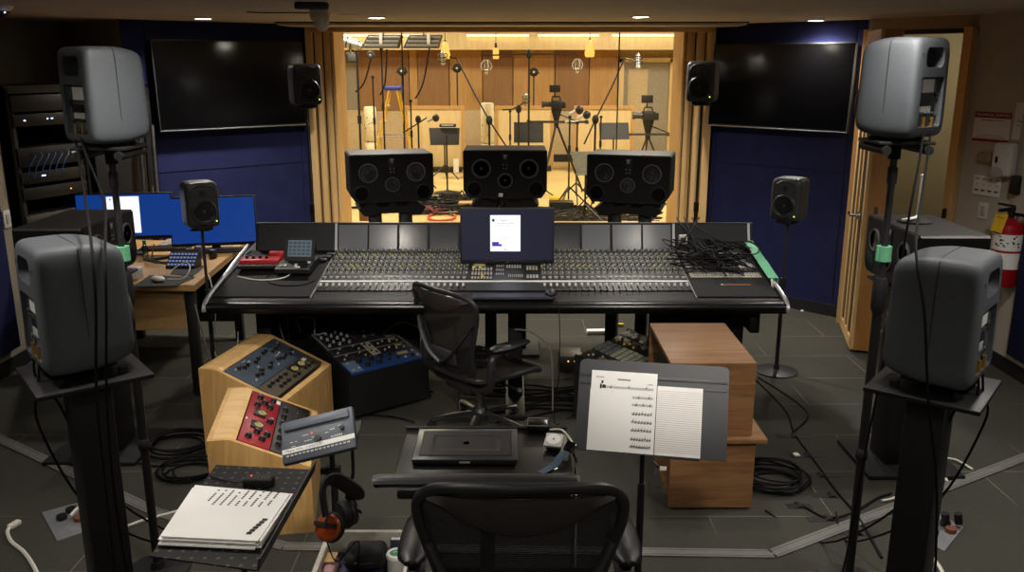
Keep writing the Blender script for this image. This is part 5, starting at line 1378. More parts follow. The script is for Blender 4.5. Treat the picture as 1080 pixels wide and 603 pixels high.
t1, so1, T1 = mon('left computer screen glowing blue with a white page, on the wood desk', m1, .66, .33, R(8))
t2, so2, T2 = mon('right computer screen glowing blue behind the small black monitor', m2, .60, .36, R(12))
b = MB(PAGE, M=T1); b.box((-.005, -.0075, .175), (.22, .001, .26)); b.use(GTXT).box((-.09, -.0085, .285), (.012, .0006, .012)); b.done('shown_page', so1)
# keyboards
def kb(label, c, rz, w, d, m, lit=None):
    t = thing('computer_keyboard', label, 'keyboard', c, rz, 'keyboards on the wood desk')
    b = MB(m); b.box((0, 0, .009), (w, d, .018), bev=.004); b.done('case', t)
    b = MB(lit or DGREY)
    nx = int(w / .02); ny = int(d / .021)
    for i in range(nx):
        for j in range(ny): b.box((-w / 2 + .008 + (w - .016) * (i + .5) / nx, -d / 2 + .008 + (d - .016) * (j + .5) / ny, .02), (.0145, .0145, .005))
    b.done('keys', t)['kind'] = 'stuff'
p = at(222, 263, z=DZ); kb('dark keyboard lying below the right blue screen', (p.x + .05, p.y - .08, DZ), R(12), .40, .13, DGREY, mat('dim_grey_key', '#4d4e50', .5))
p = at(172, 263, z=DZ); kb('black keyboard lying below the left blue screen', (p.x + .02, p.y, DZ), R(8), .36, .12, BLACK)
# tilted keypad with blue white keys
p = at(190, 284, z=DZ)
t = thing('control_keypad', 'tilted black keypad with rows of blue white keys on the desk', 'keypad', (p.x, p.y + .07, DZ), R(-2))
b = MB(BLACK); b.xprism([(-.06, 0), (-.06, .015), (.05, .10), (.06, .09), (.06, 0)], -.1, .1); b.done('case', t)
KBLUE = glow('blue_white_key', '#93a6e0', .45)
b = MB(KBLUE); 
for i in range(8):
    for j in range(4):
        f = .12 + .22 * j; b.box((-.082 + .0235 * i, -.06 + .11 * f - .003, .015 + .085 * f + .004), (.014, .012, .005), rot=(R(38), 0, 0))
b.done('keys', t)['kind'] = 'stuff'
b = MB(BLACKM); p = at(205, 288, z=DZ); b.slab((-2.24, 5.56, DZ + .003), (-2.07, 5.50, DZ + .003), (-2.09, 5.80, DZ + .003), (-2.30, 5.84, DZ + .003), .002); b.done('desk_mat', None, ('black mat under the tilted keypad on the desk', 'mat', 'black desk mats'))
b = MB(BLACKM); P = [at(u, v, z=DZ + .003) for u, v in ((140, 302), (186, 301), (206, 292), (158, 290))]; b.slab(*P, .002); b.done('mouse_mat', None, ('black mouse mat at the front corner of the wood desk', 'mat', 'black desk mats'))
p = at(167, 297, z=DZ)
t = thing('computer_mouse', 'white computer mouse on the black mat at the desk corner', 'mouse', (p.x, p.y, DZ + .004), R(60))
b = MB(WHITE); b.ball((0, 0, .016), (.030, .056, .018)); b.done('body', t)
b = MB(LGREY); b.cyl((-.003, .025, .0335), (.003, .025, .0335), .004); b.done('wheel', t)
cable([(p.x + .045, p.y + .03, DZ + .012), (p.x + .14, p.y + .05, DZ + .01), (p.x + .16, p.y + .13, DZ + .06), (p.x + .08, p.y + .25, DZ + .07), (p.x + .0, p.y + .12, DZ + .02), (p.x - .05, p.y + .1, DZ + .006)], .0028, 'white mouse cable looped up beside the keypad', WHITECABLE)
b = MB(PAPER); p = at(141, 293, z=DZ); b.box((p.x, p.y, DZ + .035), (.1, .08, .07), bev=.004); b.use(mat('pink_print', '#c9a1a6', .6)).box((p.x + .0, p.y, DZ + .0707), (.06, .04, .001)); b.done('small_box', None, ('small white box at the desk corner behind the speaker pole', 'box'))
# small bits
for u, v, lab, m, w in ((210, 272, 'small dark desk speaker, leftmost of the pair under the right screen', MGREY, .05), (225, 272, 'small black cube beside the dark desk speaker', BLACK, .055)):
    p = at(u, v, z=DZ)
    t = thing('desk_gadget', lab, 'gadget', (p.x, p.y, DZ)); b = MB(m); b.box((0, 0, .045 if m is MGREY else .032), (w, .05, .09 if m is MGREY else .064), bev=.012); b.done('body', t)
    b = MB(DGREY); b.box((0, -.026, .04 if m is MGREY else .03), (w * .7, .004, .04), bev=.0015); b.done('front_grille', t)
p = at(151, 274, z=DZ)
t = thing('spray_bottle', 'small clear bottle with green cap on the desk', 'bottle', (p.x + .02, p.y, DZ))
b = MB(CLEARP); b.lathe([(.001, 0), (.02, 0), (.021, .01), (.02, .09), (.01, .105), (.01, .11)], 16); b.done('body', t); b = MB(mat('green_cap', '#2f8a4c', .5)); b.cyl((0, 0, .11), (0, 0, .14), .012); b.done('cap', t)
b = MB(mat('brown_pencil', '#8f6b4a', .5)); b.cyl((p.x + .05, p.y + .02, DZ + .004), (p.x + .08, p.y + .02, DZ + .11), .005); b.done('pencil', None, ('brown pencil leaning beside the green capped bottle', 'pencil'))
pp = at(170, 275, z=DZ)
for k in range(3):
    c = Vector((pp.x + .02 * k, pp.y - .05 * k, DZ + .012))
    cable([c + Vector((.1 * math.cos(a), .07 * math.sin(a), .006 * k + .01 * math.sin(2 * a))) for a in [2 * math.pi * j / 9 * 1.3 for j in range(10)]], .005, 'black cable coiled on the desk below the left blue screen', group='coiled desk cables')
b = MB(mat('crumpled_cloth', '#a09484', .9, bump=.3)); p = at(186, 258, z=DZ)
vs = []
for i in range(9):
    for j in range(6): vs.append((p.x - .13 + .26 * i / 8, p.y - .06 + .12 * j / 5, DZ + .006 + (0.045 * math.sin(math.pi * i / 8) * math.sin(math.pi * j / 5) + rnd.uniform(0, .012))))
fs = [(i * 6 + j, i * 6 + 6 + j, i * 6 + 7 + j, i * 6 + j + 1) for i in range(8) for j in range(5)]
b.add(vs, fs); b.done('cleaning_cloth', None, ('crumpled beige cloth behind the keyboard on the desk', 'cloth'))
cable([(-2.01, 5.55, DZ + .01), (-1.96, 5.5, .73), (-1.93, 5.45, .5), (-1.95, 5.42, .3), (-1.90, 5.40, .2), (-1.80, 5.38, .25), (-1.76, 5.36, .42)], .004, 'pale grey cable hanging off the desk edge beside the console', WHITECABLE)
cable([(-2.0, 5.30, .62), (-1.93, 5.22, .4), (-1.86, 5.18, .2), (-1.78, 5.0, .03), (-1.72, 4.9, .01)], .004, 'pale cable crossing the gap below the desk corner', mat('dull_cable', '#77746c', .6))

# ================================================================== SERVER RACKS
def server_rack(label, org, ex, W, H, fill, group='black server racks'):
    ex = Vector(ex).normalized(); t = thing('server_rack', label, 'server rack', org, math.atan2(ex.y, ex.x), group)
    D = .55
    b = MB(mat('rack_black', '#070707', .8, spec=.2))
    for x in (.0125, W - .0125): b.box((x, D / 2, H / 2), (.025, D, H))
    b.box((W / 2, D - .01, H / 2), (W - .05, .02, H)); b.box((W / 2, D / 2 - .01, .04), (W - .05, D - .02, .08)); b.done('cabinet', t)
    b = MB(BLACK); b.box((W / 2, D / 2 - .01, H - .02), (W - .05, D - .02, .04)); b.box((W / 2, D / 2, H + .006), (W + .02, D + .02, .012)); b.done('top_cover', t)
    each('rack_rail', t, DGREY, (.045, W - .045), lambda p, x: p.box((x, .02, H / 2), (.03, .012, H - .12)))
    return t
def rdev(rack, name, label, z, h, W, m, leds=(), extras=None):
    t = thing(name, label, 'rack device', group='devices in the server rack'); t.matrix_basis = rack.matrix_basis @ Matrix.Translation((0, 0, z))
    b = MB(m); b.box((W / 2, .2, h / 2), (W - .07, .40, h - .006), bev=.003); b.done('chassis', t)
    for x, zz, lm, w in leds:
        b = MB(lm); b.box((W * x, -.002, h * zz), (w, .006, .006)); b.done('led', t)
    if extras: extras(t)
    return t
RW = .60
r1o = Vector((-3.44, 6.05, 0)); rex = Vector((.42, .907, 0))
rack1 = server_rack('black server rack with lit devices at the left wall', r1o + Vector((.0, 0, 0)), rex, RW, 1.93, None)
# rack front must face the room (local -y); ex points away from the camera along the wall
r2o = r1o + rex.normalized() * (RW + .03)
rack2 = server_rack('closed black server rack behind the upper left grey monitor', r2o, rex, RW, 1.93, None)
b = MB(BLACK); b.box((RW / 2, -.015, .97), (RW - .02, .02, 1.86), bev=.004); b.done('door', rack2)
b = MB(STEEL); b.box((RW - .08, -.03, 1.05), (.02, .012, .14), bev=.003); b.done('handle', rack2)
BRNZ = mat('bronze_device', '#26221d', .5, metal=.3); DKDEV = mat('dark_device', '#0b0b0c', .5); GRDEV = mat('dim_grey_device', '#5a564f', .5, metal=.3)
def leds(*xs): return xs
rdev(rack1, 'power_conditioner', 'bronze rack device with blue white lamps near the top of the server rack', 1.66, .09, RW, BRNZ, ((.2, .5, LEDB, .012), (.5, .55, LEDB, .008), (.56, .55, LEDB, .012), (.85, .5, LEDB, .008)))
rdev(rack1, 'blank_panel', 'black blank panel at the top of the server rack', 1.76, .12, RW, DKDEV)
def patch(t):
    for k in range(6):
        b = MB(mat('blue_lead', '#3d5f96', .5)) if k == 0 else MB(bpy.data.materials['blue_lead'])
        x0 = RW * (.25 + .09 * k); b.tube([(x0, -.005, .10), (x0 - .02, -.05, .08), (x0 - .07, -.055, .02), (x0 - .10, -.04, -.07)], .004, 6); b.done('patch_lead', t)
    b = MB(LGREY); b.box((RW * .82, -.003, .09), (.06, .006, .04)); b.done('label_plate', t)
rdev(rack1, 'network_switch', 'black network switch with blue leads in the server rack', 1.38, .14, RW, DKDEV, (), patch)
rdev(rack1, 'rack_server', 'black rack server with a blue lamp under the network switch', 1.26, .09, RW, DKDEV, ((.35, .6, LEDB, .03),))
rdev(rack1, 'rack_server', 'black rack server with an amber lamp halfway down the rack', 1.15, .09, RW, DKDEV, ((.7, .5, LEDO, .006),))
rdev(rack1, 'rack_drive', 'dim grey rack drive with an amber lamp, low in the server rack', .94, .10, RW, GRDEV, ((.86, .4, LEDO, .008),))
rdev(rack1, 'rack_server', 'black rack server with a violet lamp below the grey drive', .80, .10, RW, DKDEV, ((.4, .6, LEDB, .02),))
# stack of poles beside the racks (folded stands)
for k in range(3):
    b = MB(STEEL if k != 1 else BLACK); x = -2.93 + .05 * k
    b.cyl((x + .03, 6.78, 0.0), (x, 6.95, 1.62), .016); b.done('folded_pole', None, (('steel pole leaning in the left corner, nearest the server racks', 'black pole leaning in the left corner between two steel ones', 'steel pole leaning in the left corner, nearest the blue wall')[k], 'pole', 'poles in the left corner'))
# ================================================================== RIGHT WALL: SIGNS, DISPENSER, EXTINGUISHER
wx = WD.normalized(); wn = Vector((-wx.y, wx.x, 0)) * -1
if wn.x > 0: wn = -wn
def onwall(u, v, off=.004):
    """point on the right wall seen at (u, v)"""
    d = at(u, v, t=1) - Vector((0, 0, CAMH)); o = JAMB + wn * off
    k = (o - Vector((0, 0, CAMH))).dot(wn) / d.dot(wn); return Vector((0, 0, CAMH)) + d * k
def wallM(p): return frame_M(p, wx, (0, 0, 1))
DRED = mat('sign_red', '#8e1b2b', .6, var=.05)
SW, SH = .275, .205
p = onwall(1046, 134)
t = thing('paper_sign', 'white TECHNICAL SUPPORT sign with red bands on the right wall', 'sign'); t.matrix_basis = wallM(p)
b = MB(PAPER); b.box((0, 0, 0), (SW, SH, .003)); b.done('sheet', t)
each('red_band', t, DRED, ((.40, .2), (-.45, .1)), lambda p, q: p.box((0, SH * q[0], .002), (SW, SH * q[1], .001)))
b = MB(WHITE); b.text('TECHNICAL SUPPORT', .026, Matrix.Translation((0, SH * .40, .0028))); b.done('heading', t)
b = MB(INK); b.text('NEED IMMEDIATE SUPPORT?', .0135, Matrix.Translation((0, SH * .22, .0018)))
for k in range(20): b.box((-.08 + .0085 * k, -SH * .28, .0018), (.006, .004, .0004))
for k in range(26): b.box((-.11 + .0085 * k, -SH * .35, .0018), (.006, .004, .0004))
b.done('small_print', t)
p = onwall(1077, 128)
t = thing('paper_sign', 'plain white notice at the right edge of the picture above the dispenser', 'sign'); t.matrix_basis = wallM(p + wx * .03)
b = MB(PAPER); b.box((0, 0, 0), (.16, .25, .003)); b.done('sheet', t)
b = MB(INK); b.text('Please', .022, Matrix.Translation((-.03, .0, .0018))); b.text('and', .02, Matrix.Translation((-.045, -.028, .0018))); b.done('lettering', t)
p = onwall(1064, 168)
t = thing('soap_dispenser', 'white wall dispenser with a black oval window on the right wall', 'dispenser'); t.matrix_basis = wallM(p)
b = MB(WHITE); b.box((0, 0, .045), (.15, .23, .09), bev=.03, seg=4); b.done('body', t)
b = MB(BLACK); b.ball((-.03, .0, .088), (.012, .028, .006)); b.done('window', t)
b = MB(LGREY); b.lathe([(.001, 0), (.05, 0), (.05, .006), (.001, .008)], 24, Matrix.Translation((-.02, -.085, .086)), 1, .7); b.done('push_lever', t)
p = onwall(1072, 191)
b = MB(BLACK); T = wallM(p); b.box((0.03, -.02, .045), (.07, .13, .045), bev=.012, M=T); b.done('wall_holder', None, ('black holder hanging at the right of the white dispenser', 'holder'))
p = onwall(1041, 166)
t = thing('thermostat', 'beige rounded thermostat left of the white dispenser', 'thermostat'); t.matrix_basis = wallM(p)
b = MB(mat('beige_plastic', '#a08c6e', .5)); b.box((0, 0, .02), (.11, .075, .04), bev=.018, seg=4); b.done('cover', t); b = MB(mat('beige_plastic_dark', '#7f6e56', .5)); b.box((.01, 0, .041), (.002, .05, .002)); b.done('seam', t)
p = onwall(1041, 196)
t = thing('switch_plate', 'white wall plate with four rows of small marks on the right wall', 'switch plate'); t.matrix_basis = wallM(p)
b = MB(PAPER); b.box((0, 0, .002), (.21, .14, .006), bev=.001); b.done('plate', t)
b = MB(MGREY)
for k in range(4):
    b.box((-.075 + .05 * k, .045, .0055), (.026, .008, .001)); b.box((-.075 + .05 * k, -.035, .0055), (.03, .014, .001)); b.box((-.075 + .05 * k, .005, .0055), (.02, .004, .001))
o_ = b.done('marks', t); o_['kind'] = 'stuff'
p = onwall(1037, 222)
t = thing('light_switch', 'white rocker light switch below the marked wall plate', 'light switch'); t.matrix_basis = wallM(p)
b = MB(WHITE); b.box((0, 0, .003), (.075, .118, .006), bev=.002); b.done('plate', t); b = MB(LGREY); b.box((0, 0, .007), (.034, .066, .006), bev=.002); b.done('rocker', t); b = MB(BLACK); b.box((0.004, -.036, .0075), (.006, .006, .003)); b.done('slot', t)
# fire extinguisher
p = onwall(1061, 264, .15)
t = thing('fire_extinguisher', 'red fire extinguisher with a yellow tag low at the right edge', 'fire extinguisher', (p.x, p.y, p.z - .24), R(-63))
t.scale = (1.2, 1.2, 1.05)
EXR = mat('extinguisher_red', '#a01420', .35, var=.06)
b = MB(EXR); b.lathe([(.001, 0), (.07, 0), (.078, .012), (.078, .36), (.07, .40), (.035, .43), (.02, .445), (.001, .445)], 24); b.done('cylinder', t)
b = MB(PAPER); b.lathe([(.0785, .24), (.0792, .24), (.0792, .345), (.0785, .345)], 24); b.lathe([(.0785, .12), (.0792, .12), (.0792, .225), (.0785, .225)], 24); b.done('label', t)
b = MB(INK)
for k in range(26):
    a = rnd.uniform(math.pi, 2 * math.pi); z = rnd.uniform(.26, .335); b.box((.0795 * math.cos(a), .0795 * math.sin(a), z), (.012, .0015, rnd.uniform(.004, .012)), rot=(0, 0, a + math.pi / 2))
b.done('label_print', t)
b = MB(BLACK); b.cyl((0, 0, .44), (0, 0, .49), .02); b.box((0, -.04, .50), (.025, .13, .02), bev=.005); b.box((0, -.05, .53), (.025, .14, .014), rot=(R(-12), 0, 0), bev=.005); b.done('valve_handle', t)
b = MB(BLACK); b.tube([(.02, 0, .47), (.09, .0, .46), (.11, -.01, .36), (.10, -.01, .16)], .011, 8); b.done('hose', t)
b = MB(YELLOW); b.box((-.005, -.088, .42), (.07, .0015, .125), rot=(R(-6), R(8), 0)); b.done('inspection_tag', t)
b = MB(INK); 
for k in range(5): b.box((-.005 - .0 * k, -.0895 + .001 * k, .38 + .018 * k), (.04, .0008, .004), rot=(R(-6), R(8), 0))
b.done('tag_print', t)
b = MB(STEEL); b.box((0, .09, .3), (.03, .03, .3)); b.done('wall_bracket', t)
# left wall plate
b = MB(WHITE); b.box((-3.49, 5.95, 1.05), (.012, .08, .12), bev=.003); b.use(LGREY).box((-3.482, 5.95, 1.05), (.006, .034, .066), bev=.002); b.done('light_switch', None, ('white switch plate on the left wall beside the server rack', 'light switch'))

# ================================================================== WALL SCREENS
def tv(label, P, Q, zc, side):
    d = (Q - P).normalized(); n = d.cross(Vector((0, 0, 1)));
    if n.y > 0: n = -n
    c = (P + Q) / 2 + n * .09; W = (Q - P).length; Hh = W / 1.80
    t = thing('wall_screen', label, 'television', (c.x, c.y, zc), math.atan2(d.y, d.x), 'black wall screens')
    T = Matrix.Rotation(R(-3), 4, 'X')
    b = MB(BLACK, M=T); b.box((0, .02, 0), (W, .045, Hh), bev=.004); b.done('housing', t)
    b = MB(mat('screen_black', '#050506', .12, spec=.5, var=.02), M=T); b.box((0, -.004, .006), (W - .02, .006, Hh - .032)); b.done('screen', t)
    e = MB(ALU, M=T); e.box((0, -.004, -Hh / 2 + .005), (W, .008, .010), bev=.002); e.done('bottom_trim', t)
    e = MB(DGREY, M=T); e.box((-W / 2 + .002, -.002, 0), (.004, .006, Hh)); e.box((W / 2 - .002, -.002, 0), (.004, .006, Hh)); e.box((0, -.002, Hh / 2 - .002), (W, .006, .004)); e.done('edge_trim', t)
    b = MB(BLACKM); b.box((0, .07, 0), (.4, .06, .3)); b.done('wall_mount', t)
dL = (Vector((WLX, 8.05, 0)) - Vector((LEND[0], LEND[1], 0))).normalized(); eL = Vector((WLX, 8.05, 0))
dR = (Vector((REND[0], REND[1], 0)) - Vector((WRX, 8.05, 0))).normalized(); sR = Vector((WRX, 8.05, 0))
tv('large black wall screen on the left blue wall', eL - dL * 1.37, eL - dL * .07, 1.915, -1)
tv('large black wall screen on the right blue wall', sR + dR * .05, sR + dR * 1.32, 1.90, 1)

# ================================================================== CEILING ITEMS
p = at(328, 3, z=CEIL)
t = thing('ceiling_camera', 'beige ceiling camera with dark lens bar, left of centre above the window', 'camera', (p.x + .03, p.y, CEIL), R(10))
t.scale = (.78, .78, .9)
BGP = mat('warm_beige_plastic', '#d8cbb8', .5)
b = MB(BGP); b.box((.02, 0, -.055), (.14, .13, .11), bev=.03, seg=4); b.cyl((0.02, 0, -.01), (.02, 0, 0), .05); b.done('body', t)
b = MB(BGP); b.lathe([(.001, -.17), (.03, -.165), (.05, -.145), (.058, -.11), (.055, -.08)], 20, Matrix.Translation((.03, 0, 0))); b.done('dome', t)
b = MB(mat('smoked_bar', '#3a3f49', .3)); b.tube([(-.14, -.07, -.02), (-.12, -.085, -.022), (.06, -.085, -.022), (.075, -.07, -.02)], 0, 10, False, flat=(.02, .022)); b.done('lens_bar', t)
p = at(5, 6, z=CEIL)
t = thing('ceiling_sensor', 'small dark ceiling sensor with lamps at the upper left corner', 'sensor', (p.x - .03, p.y, CEIL))
b = MB(BGP); b.lathe([(.001, -.03), (.05, -.03), (.07, -.012), (.075, 0)], 20); b.done('base', t)
b = MB(BLACK); b.ball((.0, -.0, -.04), (.05, .05, .035)); b.done('dome', t)
for k in (-1, 1):
    b = MB(LEDB); b.ball((.03 * k + .02, -.045, -.04), .004, 6); b.done('led', t)
p = at(370, 15, z=CEIL)
t = thing('ceiling_vent', 'round flat ceiling plate between the camera and the next downlight', 'vent', (p.x, p.y, CEIL))
b = MB(PAINT); b.lathe([(.001, -.006), (.07, -.006), (.085, 0)], 24); b.done('plate', t); b = MB(BGP); b.lathe([(.04, -.008), (.045, -.008), (.045, -.006), (.04, -.006)], 24); b.done('ring', t)
cable([(p.x - .1, p.y - .2, CEIL - .004), (p.x - .3, p.y - .3, CEIL - .006), (p.x - .5, p.y - .25, CEIL - .004), (p.x - .62, p.y - .35, CEIL - .004)], .004, 'thin grey lead running along the ceiling to the camera', MGREY)

# ================================================================== DESK MICROPHONE STAND on the rear right monitor
zt = 1.002 + .301
p = at(965, 234, z=zt)
t = thing('desk_microphone_stand', 'chrome tube on a round black base standing on the rear right monitor', 'microphone stand', (p.x, p.y, zt))
b = MB(BLACKM); b.lathe([(.001, 0), (.085, 0), (.085, .008), (.05, .02), (.016, .03), (.001, .03)], 28); b.done('base', t)
b = MB(mat('pale_tube', '#c9c6bd', .4)); b.cyl((.02, .02, .025), (.03, .04, .23), .0085); b.ball((.03, .04, .232), .011, 10); b.done('tube', t)
b = MB(WHITECABLE); b.tube([(.02, .02, .03), (-.02, -.04, .03), (-.07, -.06, .025), (-.09, -.05, .02)], .007, 6); b.done('cable', t)

# ================================================================== FLOOR: BOXES, CABLES, TAPE
def floor_box(label, cs, items):
    P = [at(u, v, z=.006) for u, v in cs]; c = sum(P, Vector()) / 4
    t = thing('floor_box', label, 'floor socket box', (c.x, c.y, 0), 0, 'steel floor boxes')
    b = MB(mat('box_plate_grey', '#7d7f84', .45, metal=.2), t); b.slab(*P, .006); b.done('plate', t)
    for k, (fx, fy) in enumerate(items):
        q = P[0].lerp(P[1], fx).lerp(P[3].lerp(P[2], fx), fy)
        b = MB(mat('orange_socket', '#6e3d2a', .6) if k % 2 else BLACK, t); b.cyl(q, q + Vector((0, 0, .02)), .024); b.done('socket', t)
    return P
P = floor_box('steel floor box with plugs at lower left beside the column stand', ((60, 570), (112, 553), (92, 527), (44, 540)), ((.3, .6), (.6, .4), (.55, .75)))
cable([P[0].lerp(P[2], .45) + Vector((0, 0, .03)), P[0].lerp(P[2], .6) + Vector((.03, .0, .04)), at(95, 556, z=.012), at(120, 559, z=.008), at(150, 549, z=.008), at(190, 538, z=.008), at(215, 530, z=.008)], .008, 'white power cable from the left floor box behind the column stand', WHITECABLE)
cable([at(14, 553, z=.02), at(8, 560, z=.012), at(12, 571, z=.008), at(25, 582, z=.008), at(36, 598, z=.008), at(48, 625, z=.008)], .009, 'white power cable curling at the lower left corner', WHITECABLE)
b = MB(WHITECABLE); q = at(15, 553, z=.014); b.box(q, (.03, .06, .024), bev=.006, rot=(0, 0, -.3)); b.done('power_plug', None, ('white plug lying at the lower left corner', 'plug'))
P = floor_box('steel floor box with black plugs at lower right beside the column stand', ((970, 566), (996, 581), (1016, 556), (990, 541)), ((.45, .75), (.75, .65), (.3, .3)))
b = MB(BLACK)
q = P[0].lerp(P[1], .5).lerp(P[3].lerp(P[2], .5), .7)
for k, dxx in enumerate((0, .06)):
    b = MB(BLACK); b.cyl(q + Vector((dxx, 0, .02)), q + Vector((dxx - .01, .0, .07)), .018); b.done('power_plug', None, ('black plug in the right floor box, %s' % ('nearest the column stand' if k == 0 else 'farthest from the column stand'), 'plug', 'plugs in the right floor box'))
cable([at(970, 572, z=.012), at(980, 584, z=.008), at(992, 600, z=.008), at(1005, 630, z=.008)], .009, 'white power cable leaving the right floor box', WHITECABLE)
cable([at(930, 528, z=.008), at(950, 521, z=.01), at(985, 488, z=.012), at(1005, 484, z=.012), at(1026, 495, z=.01)], .007, 'white cable lying on the carpet behind the right column stand', WHITECABLE)
cable([at(985, 492, z=.01), at(995, 500, z=.01), at(999, 508, z=.01)], .007, 'short white cable piece on the carpet behind the right column stand', WHITECABLE)
def coil(c, r, n, label, group, seed):
    rr = random.Random(seed)
    for k in range(n):
        ra = r * rr.uniform(.6, 1.05); ph = rr.uniform(0, 6); ox, oy = rr.uniform(-.03, .03), rr.uniform(-.03, .03)
        pts = []
        for j in range(15):
            a = ph + 2 * math.pi * j / 14 * rr.uniform(.98, 1.02) * 1.05
            pts.append((c.x + ox + ra * math.cos(a), c.y + oy + ra * .9 * math.sin(a), .008 + .009 * k + .006 * math.sin(a * 2 + k)))
        cable(pts, .0055, label, group=group, sub=4)
coil(at(812, 510, z=0), .2, 8, 'black cable in the round coil beside the walnut cabinet', 'cable coil by the walnut cabinet', 1)
coil(at(205, 475, z=0) + Vector((-.1, .02, 0)), .22, 7, 'black cable in the loose coil left of the maple racks', 'cable coil by the maple racks', 2)
coil(at(210, 500, z=0) + Vector((-.05, .0, 0)), .16, 5, 'black cable in the loose coil left of the maple racks', 'cable coil by the maple racks', 3)
# taped run towards lower right
run = [at(u, v, z=.006) for u, v in ((795, 398), (828, 432), (838, 457), (860, 487), (880, 515), (905, 545), (930, 588))]
cable([at(786, 390, z=.006)] + run, .006, 'black cable taped across the carpet at lower right, main run')
cable([at(800, 398, z=.006), at(835, 420, z=.006), at(852, 438, z=.006), at(836, 456, z=.006)], .006, 'black cable curving from behind the walnut cabinet to the taped run')
cable([at(838, 530, z=.006), at(850, 535, z=.006), at(873, 546, z=.006), at(900, 540, z=.006), at(925, 525, z=.01), at(940, 520, z=.008)], .006, 'black cable from the coil joining the taped run')
GAFF = mat('black_gaffer_tape', '#131313', .7)
for k, (u, v) in enumerate(((838, 458), (852, 478), (866, 499), (878, 520), (843, 531), (873, 544), (905, 559))):
    q = at(u, v, z=.014); b = MB(GAFF); w_ = .1 if k != 4 else .06; b.prism([(-w_, .0005), (-.018, .0005), (0, .0115), (.018, .0005), (w_, .0005), (w_, .0015), (.02, .002), (.004, .0135), (-.004, .0135), (-.02, .002), (-w_, .0015)], .05, Matrix.Translation((q.x, q.y + .025, 0)) @ Matrix.Rotation(R(4 * (k % 3) - 4), 4, 'Z') @ Matrix.Rotation(R(90), 4, 'X'))
    b.done('tape_strip', None, (('strip of black tape on the floor cable run, farthest from the camera', 'strip of black tape on the floor cable run, second from far', 'strip of black tape on the floor cable run, third from far', 'strip of black tape on the floor cable run, fourth from far', 'short strip of black tape on the cable beside the coil', 'strip of black tape where the two floor cables meet', 'strip of black tape on the floor cable run, nearest the camera')[k], 'tape', 'black floor tape'))
q = at(840, 480, z=.0)
b = MB(PAPER); b.box((q.x, q.y, .004), (.03, .03, .008), rot=(.2, .1, .4)); b.done('paper_scrap', None, ('tiny white paper scrap on the carpet beside the taped cable', 'paper scrap', 'paper scraps'))
q = at(846, 328, z=.0); b = MB(PAPER); b.box((q.x, q.y, .004), (.03, .02, .008), rot=(.2, .1, .9)); b.done('paper_scrap', None, ('tiny white paper scrap near the right blue wall', 'paper scrap', 'paper scraps'))
# cables on the floor under and in front of the console
rr = random.Random(11)
for k in range(16):
    x0 = rr.uniform(.1, .75); y0 = rr.uniform(5.0, 5.5); pts = []
    a = rr.uniform(-.6, .6)
    for j in range(6): pts.append((x0 + (j - 2.5) * .2 * math.cos(a) + rr.uniform(-.06, .06), y0 + (j - 2.5) * .12 * math.sin(a) + rr.uniform(-.06, .06), .01 + rr.uniform(0, .012)))
    cable(pts, .0055, 'black cable lying under the right half of the console', group='cables under the console')
for k in range(10):
    x0 = rr.uniform(-1.5, -.7); y0 = rr.uniform(5.0, 5.45); pts = []
    a = rr.uniform(-.8, .8)
    for j in range(6): pts.append((x0 + (j - 2.5) * .13 * math.cos(a) + rr.uniform(-.05, .05), y0 + (j - 2.5) * .1 * math.sin(a) + rr.uniform(-.05, .05), .01 + rr.uniform(0, .012)))
    cable(pts, .0055, 'black cable lying under the left half of the console', group='cables under the console')
def hang(u, v0, v1, y, lab): 
    a = at(u, v0, y=y); c = at(u + 2, v1, y=y); cable([(a.x, a.y, .715), (a.x, a.y - .01, .6), (a.x + .01, a.y - .01, a.z - .3)], .004, lab)
DULL = bpy.data.materials['dull_cable']
cable([(-1.47, 5.3, .66), (-1.46, 5.25, .5), (-1.44, 5.28, .36)], .004, 'pale lead hanging under the left end of the console', DULL)
cable([(-1.34, 5.28, .45), (-1.34, 5.22, .55), (-1.24, 5.22, .55), (-1.24, 5.25, .44), (-1.18, 5.25, .45)], .006, 'pale bent lead looped under the left end of the console', DULL)
cable([(-1.52, 4.95, .012), (-1.42, 5.0, .1), (-1.32, 5.05, .2), (-1.22, 5.1, .22)], .005, 'pale lead rising behind the maple racks', DULL)
cable([(-.80, 5.38, .44), (-.72, 5.4, .47), (-.62, 5.36, .46), (-.58, 5.33, .43)], .006, 'yellowish cable over the far edge of the black rack', mat('dull_yellow_cable', '#8d8342', .6))
cable([(.02, 5.15, .5), (.1, 5.12, .5), (.18, 5.08, .46), (.24, 5.05, .38), (.25, 5.0, .02)], .005, 'pale cable arching down behind the office chair arm', DULL)
cable([(-.35, 5.1, .60), (-.34, 5.05, .4), (-.33, 5.0, .2), (-.32, 5.0, .03)], .004, 'pale cable hanging left of the turned office chair', DULL)
q = at(630, 352, z=.0)
b = MB(PAPER); b.box((q.x, q.y, .02), (.17, .06, .03), bev=.004, rot=(0, 0, .05)); b.done('power_strip', None, ('pale power strip on the floor under the console', 'power strip'))
q = at(653, 344, z=0.); b = MB(YELLOW); b.box((q.x, q.y, .015), (.07, .03, .02), bev=.004); b.done('yellow_plug', None, ('yellow plug on the floor under the console', 'plug'))
q = at(602, 392, z=.0)
t = thing('interface_box', 'small dark box with two amber lamps left of the grey music stand', 'box', (q.x, q.y, 0))
b = MB(BLACK); b.box((0, .08, .06), (.16, .2, .12), bev=.006); b.done('case', t)
for dxx, m in ((-.02, LEDO), (.025, LEDO)):
    b = MB(m); b.ball((dxx, -.022, .085), .0045, 6); b.done('lamp', t)

